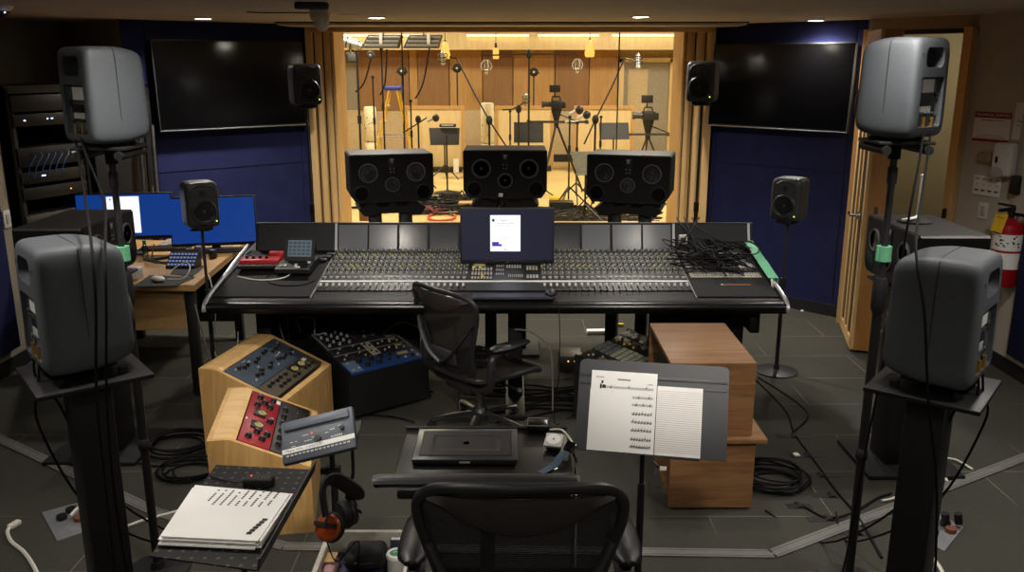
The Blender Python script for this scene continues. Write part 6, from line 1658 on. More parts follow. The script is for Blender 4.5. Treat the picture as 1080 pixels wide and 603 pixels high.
# ================================================================== CRATE AT THE BOTTOM EDGE
q0, q1, q2, q3 = at(345, 612, z=.42), at(440, 612, z=.42), at(432, 566, z=.42), at(364, 568, z=.42)
t = thing('storage_crate', 'white open storage crate at the bottom edge beside the near chair', 'crate', (-.5, 2.62, 0))
b = MB(mat('crate_white', '#cfc9bd', .5))
w_, d_ = .30, .36
for sx in (-1, 1): b.box((sx * w_ / 2, 0, .24), (.02, d_, .48), bev=.006)
for sy in (-1, 1): b.box((0, sy * d_ / 2, .24), (w_ + .02, .02, .48), bev=.006)
b.box((0, 0, .02), (w_, d_, .03)); b.box((0, 0, .26), (w_ - .02, d_ - .02, .02)); b.done('body', t)
b = MB(BLACKM); b.tube([(-w_ / 2 - .012, -d_ / 2, .30), (-w_ / 2 - .012, d_ / 2, .30)], .004, 4); b.done('seam', t)
def incrate(x, y, z): return (-.5 + x, 2.62 + y, z + .06)
t = thing('zip_pouch', 'black zipped pouch lying in the white crate', 'pouch', incrate(-.005, .07, .36), R(3))
b = MB(BLACKM); b.box((0, 0, .03), (.14, .12, .06), bev=.024, seg=4); b.done('body', t); b = MB(DGREY); b.tube([(-.07, -.05, .034), (0, -.062, .034), (.07, -.05, .034)], .003, 6); b.done('zip', t)
t = thing('storage_box', 'dark blue box under the black pouch in the white crate', 'box', incrate(-.025, .05, .215), R(3))
b = MB(mat('dark_blue_box', '#1d2140', .5)); b.box((0, 0, .07), (.17, .2, .14), bev=.004); b.done('body', t); b = MB(LGREY); b.box((0, -.101, .1), (.16, .002, .02)); b.done('label', t)
t = thing('cup', 'white cup with a green oval emblem in the white crate', 'cup', incrate(.105, .06, .262), R(10))
b = MB(PAPER); b.lathe([(.001, 0), (.03, 0), (.036, .12), (.038, .125), (.038, .13)], 24); b.done('body', t)
b = MB(WHITE); b.lathe([(.039, .128), (.04, .134), (.036, .142), (.001, .142)], 24); b.done('lid', t)
GRN = mat('emblem_green', '#1f7a52', .5)
b = MB(GRN); b.lathe([(.001, .1425), (.026, .1425), (.026, .1435), (.001, .1435)], 24, Matrix.Identity(4), 1, .75); b.done('emblem', t)
b = MB(WHITE); b.tube([(-.014, -.002, .1442), (-.004, .006, .1442), (.004, -.004, .1442), (.014, .004, .1442)], .0018, 4); b.done('emblem_mark', t)
t = thing('notebook', 'thin notebook standing in the white crate behind the cup', 'notebook', incrate(.1, .15, .215), R(0))
b = MB(mat('grey_blue_cover', '#3a4160', .5)); b.box((0, 0, .095), (.06, .02, .19), bev=.002); b.done('cover', t); b = MB(PAPER); b.box((0, 0, .19), (.055, .014, .002)); b.done('pages', t)
t = thing('snack_bag', 'pink and tan wrapped packet at the left side of the white crate', 'packet', incrate(-.12, .0, .215), R(0))
b = MB(mat('pink_wrapper', '#c79aa0', .4, var=.2, scale=20)); b.box((0, 0, .09), (.05, .16, .17), bev=.02, seg=3); b.done('body', t); b = MB(mat('tan_wrapper', '#c0a070', .4)); b.box((-.0, .04, .182), (.04, .06, .01), bev=.003); b.done('fold', t)
b = MB(WHITE); b.box(incrate(-.05, .12, .30), (.05, .03, .16), bev=.006); b.done('small_carton', None, ('small white carton in the far left corner of the crate', 'carton'))
# ================================================================== LIVE ROOM BEYOND THE WINDOW
LFLOOR = wood('live_floor_maple', '#cdae70', '#dfc58a', .32, (1, 10, 10), 1.0)
LW1 = wood('panel_brown', '#7d5a38', '#906a44', .5, (12, 12, 1), 1.2); LW2 = wood('panel_tan', '#a37c49', '#b98f58', .5, (12, 12, 1), 1.2)
LW3 = wood('panel_cream', '#bfa677', '#cfb88b', .5, (12, 12, 1), 1.2); LWG = mat('grey_wall_panel', '#857c6a', .7); LWL = mat('pale_wall_panel', '#b9a582', .7)
b = MB(LFLOOR); b.slab((-6.5, 9.0, 0), (6.5, 9.0, 0), (6.5, 19.3, 0), (-6.5, 19.3, 0), .1); struct(b, 'floor_live_room')
b = MB(mat('live_ceiling', '#b5a78c', .9)); b.slab((-6.5, 19.3, 4.0), (6.5, 19.3, 4.0), (6.5, 8.62, 4.0), (-6.5, 8.62, 4.0), .1); struct(b, 'ceiling_live_room')
b = MB(LW3); b.slab((-6.5, 8.62, 0), (-6.5, 19.2, 0), (-6.5, 19.2, 4), (-6.5, 8.62, 4), .1); struct(b, 'wall_live_room_left')
b = MB(LW3); b.slab((6.5, 19.2, 0), (6.5, 8.62, 0), (6.5, 8.62, 4), (6.5, 19.2, 4), .1); struct(b, 'wall_live_room_right')
b = MB(LW2)
for x0, x1, z0, z1 in ((-6.5, -1.86, 0, 4), (1.83, 6.5, 0, 4), (-1.86, 1.83, 2.44, 4), (-1.86, 1.83, 0, .5)): b.box(((x0 + x1) / 2, 8.62, (z0 + z1) / 2), (x1 - x0, .06, z1 - z0))
struct(b, 'wall_live_room_front')
BY = 19.0
def bx(u): return at(u, 100, y=BY).x
b = MB(LW3); b.box((0, BY + .15, 2), (13, .1, 4)); struct(b, 'wall_live_room_back')
b = MB(LW3); b.box((0, BY - .3, 2.34 + .6), (13, .7, 1.2)); struct(b, 'trim_11')
segs = [(300, 378, LWG), (378, 432, LW1), (432, 441, LW2), (441, 474, LW1), (474, 509, LW2), (509, 541, LW1), (541, 585, LW2), (585, 621, LW1), (621, 652, LW2), (709, 800, LW1)]
for k, (u0, u1, m) in enumerate(segs):
    b = MB(m); x0, x1 = bx(u0), bx(u1); b.box(((x0 + x1) / 2, BY + .06 - .03 * (k % 2), 1.72), (x1 - x0 - .02, .06, 1.24)); struct(b, 'trim_%d' % (12 + k))
x0, x1 = bx(300), bx(652); b = MB(LWL); b.box(((x0 + x1) / 2, BY + .06, .56), (x1 - x0, .07, 1.08)); struct(b, 'trim_22')
b = MB(DARKSKIRT); b.box(((x0 + x1) / 2, BY + .015, .08), (x1 - x0, .03, .16)); struct(b, 'baseboard_live_room')
# doorway with wood frame and grey room behind
x0, x1 = bx(654), bx(706)
dd = bpy.data.objects.new('door_2', None); COL.objects.link(dd); dd['kind'] = 'structure'
b = MB(LW3)
for x in (x0, x1 + .04): b.box((x, BY, 1.09), (.12, .16, 2.16))
b.box(((x0 + x1) / 2, BY, 2.14), (x1 - x0 + .1, .16, .09)); b.done('door_frame', dd)
b = MB(mat('grey_door_leaf', '#8f887a', .35)); b.box(((x0 + x1) / 2, BY + .07, 1.06), (x1 - x0 - .08, .04, 2.1)); b.done('leaf', dd)
b = MB(LWL); b.box(((x0 + x1) / 2 - .15, BY + .045, 1.1), (.42, .012, 1.7)); b.done('vision_panel', dd)
# strip lamps on the bulkhead, pendants
STRIPL = glow('strip_lamp', '#ffe9b4', 5)
for k, (u0, u1) in enumerate(((350, 447), (492, 558), (567, 632), (645, 712))):
    a, c = at(u0, 37.5, y=18.3), at(u1, 37.5, y=18.3)
    t = thing('strip_light', ('strip light on the far bulkhead above the yellow ladder', 'strip light on the far bulkhead above the middle main monitor', 'strip light on the far bulkhead above the tripod camera', 'strip light on the far bulkhead above the doorway')[k], 'strip light', ((a.x + c.x) / 2, 18.3, a.z), 0, 'strip lights on the bulkhead')
    L_ = c.x - a.x
    b = MB(WHITE); b.box((0, .02, .02), (L_, .08, .02)); b.done('housing', t); b = MB(STRIPL); b.box((0, -.005, 0), (L_ - .02, .04, .02)); b.done('tube', t)
PENDG = glow('pendant_glass', '#ffb050', 1.5); PENDB = glow('pendant_bulb', '#fff0b8', 14)
for k, (u, v, sc) in enumerate(((469.5, 53, 1), (523, 56, .65), (622, 51, 1))):
    p = at(u, v, y=16)
    t = thing('pendant_lamp', ('amber glass pendant lamp left of the middle main monitor', 'small amber pendant lamp above the middle main monitor', 'amber glass pendant lamp above the right music stand')[k], 'pendant lamp', (p.x, p.y, p.z - .15), 0, 'amber pendant lamps')
    b = MB(PENDG); b.lathe([(.02, .30), (.05, .26), (.055, .22), (.09, .08), (.08, .01), (.05, 0)] if sc == 1 else [(.02, .24), (.05, .23), (.055, .1), (.05, .05)], 18); b.done('glass_shade', t)
    b = MB(PENDB); b.ball((0, 0, .11), .03 * sc + .012, 8); b.done('bulb', t)
    b = MB(BLACK); b.cyl((0, 0, .24), (0, 0, 4.0 - p.z + .15), .006, n=6); b.cyl((0, 0, .235), (0, 0, .32), .022); b.done('cord', t)
def area(name, loc, size, watts, col):
    l = bpy.data.lights.new(name, 'AREA'); l.shape = 'RECTANGLE'; l.size, l.size_y = size; l.energy = watts; l.color = col
    o = bpy.data.objects.new(name, l); COL.objects.link(o); o.location = loc; return o
LWATT = 175
for k, (x, y) in enumerate(((-2.5, 11.5), (2.5, 11.5), (-2.5, 15.5), (2.5, 15.5))):  # unseen panels added to light the live room
    t = thing('fill_panel', 'added unseen ceiling panel lighting the live room', 'ceiling light', (x, y, 3.98), group='added live room light panels')
    b = MB(WHITE); b.box((0, 0, .01), (1.1, 1.1, .02)); b.done('frame', t); b = MB(glow('panel_lens', '#ffeccb', 4)) if k == 0 else MB(bpy.data.materials['panel_lens']); b.box((0, 0, -.003), (1.0, 1.0, .006)); b.done('lens', t)
    area('panel_fill_lamp', (x, y, 3.94), (1, 1), LWATT, (1, .93, .76))

# ------------------------------------------------------------------ gobos and tube traps
for k, (u0, u1, y, lab) in enumerate(((427, 490, 17.3, 'cream wooden screen left, behind the music stand with the small mixer'), (522, 584, 17.5, 'cream wooden screen in the middle, behind the tripod camera'), (605, 668, 17.2, 'cream wooden screen right, behind the tilted music stand'))):
    x0, x1 = at(u0, 140, y=y).x, at(u1, 140, y=y).x; zt = at(500, 111.5, y=y).z
    t = thing('acoustic_screen', lab, 'acoustic screen', ((x0 + x1) / 2, y, 0), 0, 'cream acoustic screens')
    b = MB(LW3); w_ = x1 - x0
    b.box((0, 0, zt / 2 + .05), (w_, .08, zt - .1)); b.done('panel', t)
    b = MB(LW2)
    for s in (-1, 1): b.box((s * (w_ / 2 - .03), -.045, zt / 2 + .05), (.06, .03, zt - .1))
    b.box((0, -.045, zt - .03), (w_ - .12, .03, .06)); b.done('frame', t)
    b = MB(BLACK); b.box((0, 0, .05), (w_ - .1, .4, .08)); b.done('base', t)
QUILT = mat('quilted_cream', '#cfc3a4', .8, var=.1, bump=.5, bscale=60)
for u, y, lab in ((391, 16.5, 'quilted cream sound trap column beside the ladder'), (514, 15.5, 'quilted cream sound trap column left of the middle screen')):
    p = at(u, 140, y=y); zt = at(u, 112 if u < 400 else 108, y=y).z
    t = thing('sound_trap_column', lab, 'acoustic column', (p.x, y, 0), 0, 'quilted sound traps')
    for k in range(2):
        b = MB(QUILT); h = zt / 2; b.lathe([(.001, .02), (.10, .02), (.115, .05), (.115, h - .03), (.10, h - .005), (.001, h - .005)], 18, Matrix.Translation((0, 0, h * k))); b.done('trap', t)
    b = MB(BLACK)
    for k in range(14): a = rnd.uniform(math.pi, 2 * math.pi); b.box((.116 * math.cos(a), .116 * math.sin(a), rnd.uniform(.1, zt - .1)), (.02, .004, .02), rot=(0, 0, a + 1.57))
    b.done('stitching', t)['kind'] = 'stuff'

# ------------------------------------------------------------------ ladder
p = at(415, 91, y=15.5); H_ = p.z
t = thing('step_ladder', 'yellow step ladder with a blue top, seen through the window at left', 'ladder', (p.x, 15.5, 0))
LADB = mat('ladder_blue', '#26358f', .5)
b = MB(LADB); b.box((0, 0, H_ - .035), (.28, .34, .07), bev=.02); b.done('top_cap', t)
for s, x0, x1 in ((-1, -.06, -.46), (1, .07, .42)):
    for yy, dy in ((-1, -.17), (1, .17)):
        b = MB(YELLOW); b.tube([(x0, dy * .8, H_ - .06), (x1, dy * 1.5, .0)], 0, 4, False, flat=(.035, .018)); b.done('rail', t)
for k in range(5):
    f = (k + 1) / 6; x = -.06 - .40 * f; z = (H_ - .06) * (1 - f)
    b = MB(mat('ladder_tread', '#b9b19a', .5)) if k == 0 else MB(bpy.data.materials['ladder_tread']); b.box((x, 0, z), (.09, .27 + .22 * f, .03)); b.done('tread', t)
each('spreader', t, STEEL, (-.2, .2), lambda p, y: p.cyl((-.26, y, H_ * .5), (.24, y, H_ * .5), .01, n=6))

# ------------------------------------------------------------------ stands
def tripod_feet(t, r, h, m=BLACK, n=3, a0=90, z=.014, th=.012):
    for k in range(n):
        a = R(a0 + 360 / n * k); b = MB(m); b.tube([(0, 0, h), (r * math.cos(a), r * math.sin(a), z)], th, 6, False); b.done('leg', t)
def lstand_music(label, u0, u1, v0, v1, y, skew=0, face=1, col=BLACK, rz=0):
    a, c = at(u0, v0, y=y), at(u1, v1, y=y)
    w, h = c.x - a.x, a.z - c.z
    t = thing('music_stand', label, 'music stand', ((a.x + c.x) / 2, y, 0), rz, 'music stands in the live room')
    zc = (a.z + c.z) / 2
    b = MB(col); s = w * skew
    b.slab((-w / 2 + s, -.08, -h / 2 + zc), (w / 2 - abs(s) * .3 if s else w / 2, -.08, -h / 2 + zc), (w / 2, .05, h / 2 + zc), (-w / 2, .05, h / 2 + zc), .008); b.done('desk', t)
    b = MB(col); b.box((0, -.10, zc - h / 2), (w - abs(s) * 1.6, .06, .01)); b.done('ledge', t)
    b = MB(BLACK); b.cyl((0, .02, .1), (0, .02, zc), .014); b.done('pole', t)
    tripod_feet(t, .30, .25)
    return t
lstand_music('black music stand in front of the left cream screen with a small mixer on top', 452, 485, 135, 152, 16.2, .06)
lstand_music('black music stand in front of the middle cream screen', 542, 573, 129, 149.5, 16.0, 0)
lstand_music('tilted dark music stand in front of the right cream screen', 632, 663, 129.5, 146, 15.6, .0, rz=R(4))
lstand_music('pale grey music stand nearest the window, left of the right main monitor', 602, 634, 160, 183, 11.6, .2, col=mat('pale_stand_grey', '#777a74', .5))
p = at(472, 132.5, y=16.2); b = MB(DGREY); b.box((p.x, 16.25, p.z), (.3, .12, .06), bev=.01); b.use(LGREY).box((p.x, 16.18, p.z + .01), (.22, .03, .02)); b.done('small_mixer', None, ('small grey mixer resting on top of the left live room music stand', 'mixer'))

def mic(label, u, v, y, kind=0, tilt=0):
    p = at(u, v, y=y)
    t = thing('microphone', label, 'microphone', p, 0, None, (tilt, 0, 0))
    if kind == 0:     # large silver side address with cradle
        b = MB(ALU); b.cyl((0, 0, -.10), (0, 0, .04), .035); b.ball((0, 0, .06), (.036, .036, .05), 8); b.done('body', t)
        b = MB(BLACK); b.tube([(.07 * math.cos(a), .07 * math.sin(a), -.03) for a in [i * math.pi / 5 for i in range(10)]], .007, 5, False, closed=True); b.tube([(.07 * math.cos(a), .07 * math.sin(a), .04) for a in [i * math.pi / 5 for i in range(10)]], .007, 5, False, closed=True); b.done('shock_mount', t)
    elif kind == 1:   # hanging silver microphone in a cage
        b = MB(CHROME); b.cyl((0, 0, -.04), (0, 0, .08), .03); b.ball((0, 0, -.07), (.035, .035, .05), 8); b.done('body', t)
        b = MB(LGREY)
        for k in range(4):
            a = k * math.pi / 2 + .4; b.tube([(.03 * math.cos(a), .03 * math.sin(a), .10), (.09 * math.cos(a), .09 * math.sin(a), .02), (.06 * math.cos(a), .06 * math.sin(a), -.06)], .008, 5)
        b.done('cage', t)
    else:
        b = MB(LGREY); b.cyl((0, 0, -.02), (.08, 0, .03), .025); b.done('body', t); b = MB(BLACK); b.ball((.14, 0, .04), (.06, .05, .065), 8); b.done('foam', t)
    return t
def boom(label, u, vb, y, pts, foot=.34, h=None, m=BLACK):
    """stand with foot under pixel column u; pts: pixels of the boom at depth y"""
    p = at(u, vb, y=y)
    t = thing('boom_stand', label, 'microphone stand', (p.x, y, 0), 0, 'microphone boom stands')
    b = MB(m); b.cyl((0, 0, .1), (0, 0, p.z), .016); b.done('pole', t)
    Q = [at(a, c, y=y) - Vector((p.x, y, 0)) for a, c in pts]
    b = MB(m); b.tube(Q, .012, 6, False); b.done('boom_arm', t)
    b = MB(BLACKM); b.ball((0, 0, p.z), (.05, .05, .07), 8); b.done('clutch', t)
    tripod_feet(t, foot, .30, m); return t
boom('black boom stand leaning up left to the silver microphone above the left music stand', 516, 127, 13, [(539, 162), (516, 127), (500, 98), (482, 62), (474, 60)])
mic('silver microphone high above the left live room music stand', 467, 61, 13, 0, R(30))
boom('tall black stand with a long cross bar above the middle main monitor', 558, 57, 14, [(509, 58.5), (558, 57), (607, 57)], .5)
mic('silver caged microphone hanging at the left end of the cross bar', 513, 70, 14, 1)
mic('silver caged microphone hanging at the right end of the cross bar', 609, 69, 14, 1)
boom('black boom stand leaning up right to the microphone before the doorway', 628, 126, 12.6, [(616, 152), (628, 126), (645, 92), (659, 61), (668, 64)])
mic('silver microphone high in front of the far doorway', 673, 64, 12.6, 0, R(-20))
boom('short black boom stand right of the ladder', 441, 126, 15, [(425, 140), (441, 130), (450, 124)])
mic('silver microphone with black foam right of the ladder', 451, 127, 15, 2)
boom('short black boom stand left of the middle black music stand', 547, 115, 15, [(530, 116), (541, 115), (555, 107)])
mic('pale microphone left of the tripod camera', 555, 105, 15, 0, R(20))
for k, (u, vt, y, lab) in enumerate(((601, 122, 13, 'thin black stand right of the tripod camera legs'), (609, 128, 13.4, 'thin black stand beside the pale grey music stand'), (634, 122, 14.4, 'thin black stand left of the tilted music stand'), (538, 116, 15.4, 'thin black stand just left of the middle black music stand'), (402, 50, 13.6, 'tall thin stand carrying the grey light banks'), (393, 80, 14.2, 'tall thin black stand left of the ladder'), (433, 105, 14.5, 'thin stand just right of the ladder'))):
    p = at(u, vt, y=y)
    t = thing('light_stand', lab, 'stand', (p.x, y, 0), 0, 'thin stands in the live room'); b = MB(BLACK); b.cyl((0, 0, .1), (0, 0, p.z), .013, n=8); b.done('pole', t)
    b = MB(BLACKM); b.cyl((0, 0, p.z * .6), (0, 0, p.z * .6 + .1), .022, n=8); b.cyl((0, 0, p.z - .04), (0, 0, p.z), .025, n=8); b.done('clutch', t); tripod_feet(t, .3, .3, a0=30 * k)
mic('small black microphone on the thin stand beside the pale grey stand', 609, 124, 13.4, 2)
mic('small black microphone on the thin stand right of the tripod camera', 601, 119, 13, 2)
# stage lights
p = at(367, 45, y=12.6)
t = thing('stage_spotlight', 'silver cylindrical spotlight at the upper left of the window', 'spotlight', p, 0, None, (0, R(16), 0))
b = MB(ALU); b.cyl((-.17, 0, 0), (.15, 0, 0), .075); b.cyl((.15, 0, 0), (.20, 0, 0), .055); b.done('body', t)
b = MB(DGREY); b.cyl((-.20, 0, 0), (-.17, 0, 0), .085); b.cyl((-.02, 0, 0), (0, 0, 0), .078); b.done('barrel_ring', t)
b = MB(BLACK); b.tube([(.05, -.09, 0), (.06, -.09, -.10), (.06, .0, -.12), (.06, .09, -.10), (.05, .09, 0)], .01, 6, False); b.done('yoke', t)
p2 = at(376, 52, y=12.6)
t = thing('light_stand', 'tall black stand under the silver spotlight', 'stand', (p2.x, 12.6, 0), 0, 'thin stands in the live room'); b = MB(BLACK); b.cyl((0, 0, .3), (0, 0, p2.z), .016, n=8); b.done('pole', t); b = MB(BLACKM); b.cyl((0, 0, 1.25), (0, 0, 1.36), .03, n=8); b.done('clutch', t); tripod_feet(t, .5, .5, STEEL, a0=200)
p = at(372, 61, y=12.9)
t = thing('light_ballast', 'dark box lamp below the silver spotlight', 'lamp', (p.x, 12.9, p.z - .07)); b = MB(DGREY); b.box((0, 0, .07), (.17, .1, .14), bev=.01); b.done('body', t); b = MB(MGREY); b.box((0, -.052, .07), (.12, .006, .1), bev=.002); b.done('front', t)
p = at(391, 58, y=13.0)
t = thing('small_lamp_head', 'small dark round lamp right of the box lamp', 'lamp', p); b = MB(DGREY); b.lathe([(.02, -.06), (.06, -.05), (.065, .03), (.04, .05), (.001, .05)], 16, Matrix.Rotation(R(90), 4, 'X')); b.done('head', t); b = MB(LGREY); b.ball((0, -.035, 0), .02, 8); b.done('bulb', t)
FIX = mat('fixture_grey', '#7b776c', .45, metal=.3)
for k, (u0, u1, lab) in enumerate(((384, 424, 'grey light bank hanging above the ladder, left of the pair'), (427, 466, 'grey light bank hanging above the ladder, right of the pair'))):
    a, c = at(u0, 51, y=13.6), at(u1, 51, y=13.6); zt = at(u0, 37, y=13.6).z; w_ = c.x - a.x
    t = thing('light_bank', lab, 'light bank', ((a.x + c.x) / 2, 13.6, a.z), 0, 'grey light banks')
    h = zt - a.z
    b = MB(DGREY); b.add([(-w_ / 2, -.25, 0), (w_ / 2 - .05, -.25, 0), (w_ / 2 - .05, .1, 0), (-w_ / 2, .1, 0), (-w_ / 2 + .08, -.1, h), (w_ / 2, -.1, h), (w_ / 2, .25, h), (-w_ / 2 + .08, .25, h)], [(0, 3, 2, 1), (4, 5, 6, 7), (0, 1, 5, 4), (1, 2, 6, 5), (2, 3, 7, 6), (3, 0, 4, 7)]); b.done('housing', t)
    b = MB(FIX)
    for j in range(3): z = h * (.2 + .3 * j); b.tube([(-w_ / 2 + .03 + .08 * z / h, -.255 + .15 * z / h, z), (w_ / 2 - .05 + .05 * z / h, -.255 + .15 * z / h, z)], .022, 6, False)
    b.done('reflector_bar', t)
    b = MB(LGREY); b.box((0 if k == 0 else .1, -.18, h * .55), (.05, .08, .2), bev=.01); b.done('clamp', t)
    if k: b = MB(BLACK); b.tube([(0, .1, h), (0, .1, 4.0 - a.z)], .01, 6, False); b.done('hanger', t)
    else: b = MB(BLACK); b.tube([(.0, .1, h), (0, .1, 4.0 - a.z)], .01, 6, False); b.done('hanger', t)
for u, v, y, vb, lab in ((424, 75, 17.0, 0, 'small round black lamp on a thin stand behind the ladder'), (482, 72, 18.2, 0, 'small round black lamp on a thin stand behind the left cream screen'), (563, 76, 17.8, 0, 'small round black lamp on a thin stand behind the cross bar stand')):
    p = at(u, v, y=y)
    t = thing('lamp_on_stand', lab, 'lamp', (p.x, y, 0), 0, 'round lamps on stands'); b = MB(BLACK); b.cyl((0, 0, .1), (0, 0, p.z - .05), .014, n=8); b.done('pole', t)
    b = MB(BLACKM); b.lathe([(.03, -.08), (.085, -.07), (.09, .0), (.06, .06), (.001, .07)], 18, Matrix.Translation((0, 0, p.z)) @ Matrix.Rotation(R(90), 4, 'X')); b.done('lamp_head', t); b = MB(LGREY); b.ball((0, -.05, p.z), .028, 8); b.done('bulb', t); b = MB(BLACK); b.box((.0, 0, p.z - .02), (.22, .03, .03)); b.done('barn_bracket', t); tripod_feet(t, .3, .3)
# cables and diagonal supports near the light banks
for (u0, v0, u1, v1, lab) in ((393, 55, 375, 97, 'black cable sagging from the light bank to the spotlight stand'), (454, 44, 438, 104, 'black cable falling from the right light bank'), (408, 52, 401, 100, 'black cable falling from the left light bank')):
    a, c = at(u0, v0, y=13.4), at(u1, v1, y=13.4); m_ = a.lerp(c, .6) + Vector((.03, 0, -.08)); cable([a, m_, c], .012, lab)

# ------------------------------------------------------------------ cameras on tripods
def camera_rig(label, u, v, y, sc, slider, foot, grp='cinema cameras on tripods'):
    p = at(u, v, y=y); z = p.z
    t = thing('video_camera', label, 'video camera', (p.x, y, 0), 0, grp)
    k = sc
    b = MB(BLACK); b.box((0, 0, z), (.24 * k, .3 * k, .17 * k), bev=.02); b.box((.14 * k, 0, z - .01), (.1 * k, .2 * k, .14 * k), bev=.02); b.done('body', t)
    b = MB(DGREY); b.cyl((-.12 * k, 0, z), (-.27 * k, 0, z), .055 * k); b.cyl((-.27 * k, 0, z), (-.31 * k, 0, z), .07 * k); b.done('lens', t)
    b = MB(BLACK); b.tube([(-.1 * k, 0, z + .08 * k), (-.08 * k, 0, z + .16 * k), (.06 * k, 0, z + .16 * k), (.08 * k, 0, z + .08 * k)], .015, 6, False); b.cyl((-.04 * k, 0, z + .16 * k), (-.04 * k, 0, z + .25 * k), .014); b.done('top_handle', t)
    b = MB(BLACK); b.box((-.04 * k, -.02, z + .32 * k), (.23 * k, .03, .15 * k), rot=(0, 0, .1), bev=.008); b.done('monitor', t)
    b = MB(BLACKM); b.lathe([(.05 * k, -.34 * k), (.06 * k, -.3 * k), (.11 * k, -.12 * k), (.11 * k, -.085 * k)], 14, Matrix.Translation((0, 0, z))); b.done('fluid_head', t)
    b = MB(BLACK); b.tube([(.06 * k, 0, z - .2 * k), (.42 * k, -.05, z - .34 * k)], .012, 6, False); b.done('pan_handle', t)
    zs = z - .36 * k
    if slider:
        b = MB(DGREY); b.box((slider[0], 0, zs), (slider[1], .10, .035), bev=.008); b.box((slider[0] - slider[1] / 2, 0, zs), (.06, .14, .06), bev=.01); b.box((slider[0] + slider[1] / 2, 0, zs), (.06, .14, .06), bev=.01); b.done('slider_rail', t)
    for a in foot:
        b = MB(BLACK); b.tube([(0, 0, zs - .02), (a[0] * .55, a[1] * .55, zs * .45), (a[0], a[1], .012)], .018, 6, False); b.done('leg', t)
    b = MB(BLACKM); b.cyl((0, 0, zs - .1), (0, 0, zs + .02), .05 * k); b.done('tripod_bowl', t)
    return t
camera_rig('video camera on a slider and tripod behind the middle main monitor', 587, 110, 14.5, .78, (0.02, .95), ((-.28, -.5), (.45, .0), (-.2, .5)))
camera_rig('video camera on a tripod before the far doorway at right', 684, 122, 16.5, .95, (.0, .75), ((-.3, -.2), (.32, -.15), (.0, .4)))
p = at(603, 129, y=14.4); b = MB(LGREY); b.box((p.x, 14.4, p.z), (.22, .16, .05), bev=.01); b.use(DGREY).box((p.x, 14.31, p.z), (.16, .01, .02)); b.done('slider_battery', None, ('pale flat box hanging at the right half of the camera slider', 'battery box'))

# ------------------------------------------------------------------ floor clutter
rl = random.Random(5)
def scrib(x, y, r, n, lab, m, grp, th=.012):
    for k in range(n):
        pts = []
        cx_, cy_ = x + rl.uniform(-r, r) * .5, y + rl.uniform(-r, r) * .7
        for j in range(8): pts.append((cx_ + rl.uniform(-r, r), cy_ + rl.uniform(-r, r) * 1.3, .014 + rl.uniform(0, .05)))
        cable(pts, th, lab, m, group=grp, sub=4)
scrib(-.95, 13.0, .7, 14, 'dark cable in the floor tangle between the left and middle main monitors', RUBBER, 'floor tangle between left and middle monitors')
scrib(.95, 12.0, .65, 12, 'dark cable in the floor tangle between the middle and right main monitors', RUBBER, 'floor tangle between middle and right monitors')
scrib(-1.9, 13.5, .5, 4, 'dark cable loosely lying on the pale floor at the left of the window', RUBBER, 'loose cables at left of the window')
scrib(1.5, 11.6, .5, 6, 'dark cable loosely lying on the pale floor at the right of the window', RUBBER, 'loose cables at right of the window')
scrib(-1.3, 12.6, .25, 7, 'dark red cable in the pile right of the left main monitor', mat('dark_red_cable', '#7c2226', .5), 'dark red cable pile')
p = at(466, 230, z=0)
cable([(p.x + .19 * math.cos(a), p.y + .30 * math.sin(a), .02) for a in [i * math.pi / 6 for i in range(13)]], .016, 'bright red cable ring on the floor left of the console display', mat('bright_red_cable', '#c23a2a', .5))
p = at(592, 205, y=12.6); b = MB(BLACK); b.box((p.x, 12.6, .07), (.35, .25, .14), bev=.01); b.use(DGREY).box((p.x, 12.47, .08), (.28, .01, .07)); b.done('stage_box', None, ('black stage box on the floor right of the console display', 'stage box'))
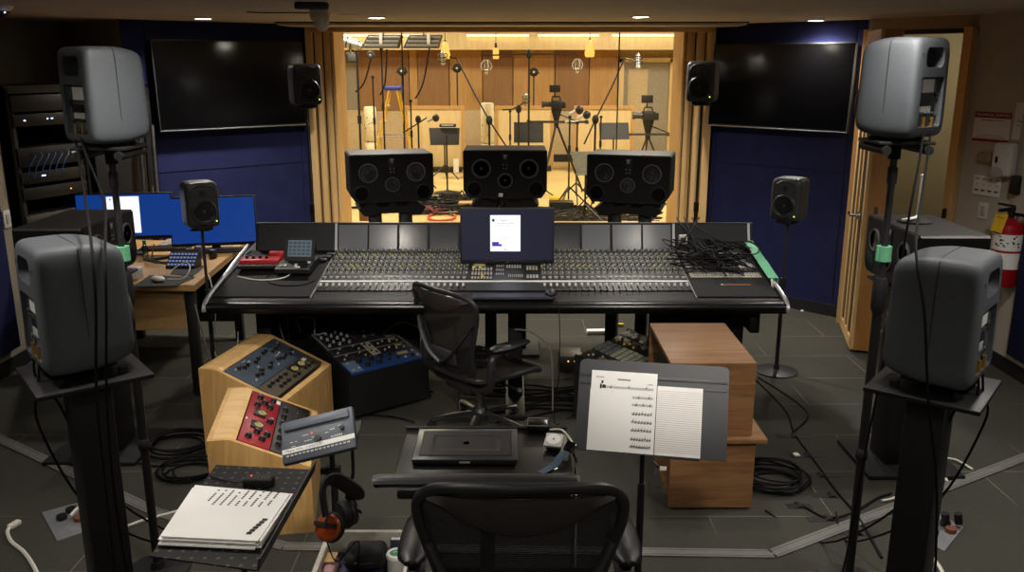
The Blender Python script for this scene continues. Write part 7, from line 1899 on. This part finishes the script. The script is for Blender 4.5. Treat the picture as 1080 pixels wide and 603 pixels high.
p = at(588, 211, z=0); b = MB(YELLOW); b.box((p.x, p.y, .03), (.25, .18, .06), bev=.02, seg=3); b.done('yellow_pouch', None, ('yellow bundle on the floor before the stage box', 'bundle'))
p = at(593, 217, z=0); b = MB(RED); b.box((p.x, p.y, .02), (.25, .12, .04), bev=.015, seg=3); b.done('red_bundle', None, ('red bundle on the floor just behind the console display', 'bundle'))
p = at(472, 204, z=0)
t = thing('round_stand_base', 'round black stand base among the cables left of the middle monitor', 'stand base', (p.x, p.y, 0)); b = MB(BLACK); b.lathe([(.001, 0), (.22, 0), (.22, .02), (.05, .05), (.03, .06), (.001, .06)], 24); b.done('plate', t); b = MB(BLACKM); b.cyl((0, 0, .05), (0, 0, .95), .014, n=8); b.done('pole', t)
cable([at(455, 203, z=.05), at(470, 216, z=.03), at(476, 226, z=.03)], .016, 'grey rod lying across the cables left of the console display', STEEL, name='rod', cat='rod')
p = at(499, 223, z=0); b = MB(mat('cardboard', '#b98f5c', .8)); b.box((p.x + .02, p.y + .4, .04), (.5, .2, .08), bev=.01); b.done('flat_carton', None, ('flat tan carton on the floor behind the console display', 'carton'))
p = at(482, 172, z=0)
b = MB(PAPER); b.box((at(481, 172, y=16.9).x, 16.9, .16), (.10, .02, .26)); b.done('white_card', None, ('white card standing at the foot of the left cream screen', 'card'))
b = MB(mat('white_moving_pad', '#d5d0c2', .8, bump=.4, bscale=40))
q = at(712, 205, z=0); b.lathe([(.001, 0), (.55, 0), (.58, .04), (.5, .10), (.001, .12)], 28, Matrix.Translation((q.x, q.y, 0)), 1, 1.5); b.done('floor_cushion', None, ('round white pad on the floor at the right edge of the window', 'floor pad'))
p = at(700, 190, z=0); t = thing('floor_tripod', 'low black tripod beside the round white pad', 'tripod', (at(690, 232, z=0).x, 11.9, 0)); b = MB(BLACK); b.cyl((0, 0, .1), (-.05, 0, .45), .014, n=8); b.done('pole', t); tripod_feet(t, .4, .35, a0=10)
b = MB(mat('cello_brown', '#6d4628', .35)); p = at(385, 222, y=11.6); b.box((p.x, 11.6, .28), (.14, .25, .56), bev=.05, seg=4); b.done('brown_case', None, ('brown wooden case partly hidden by the left main monitor stand', 'case'))
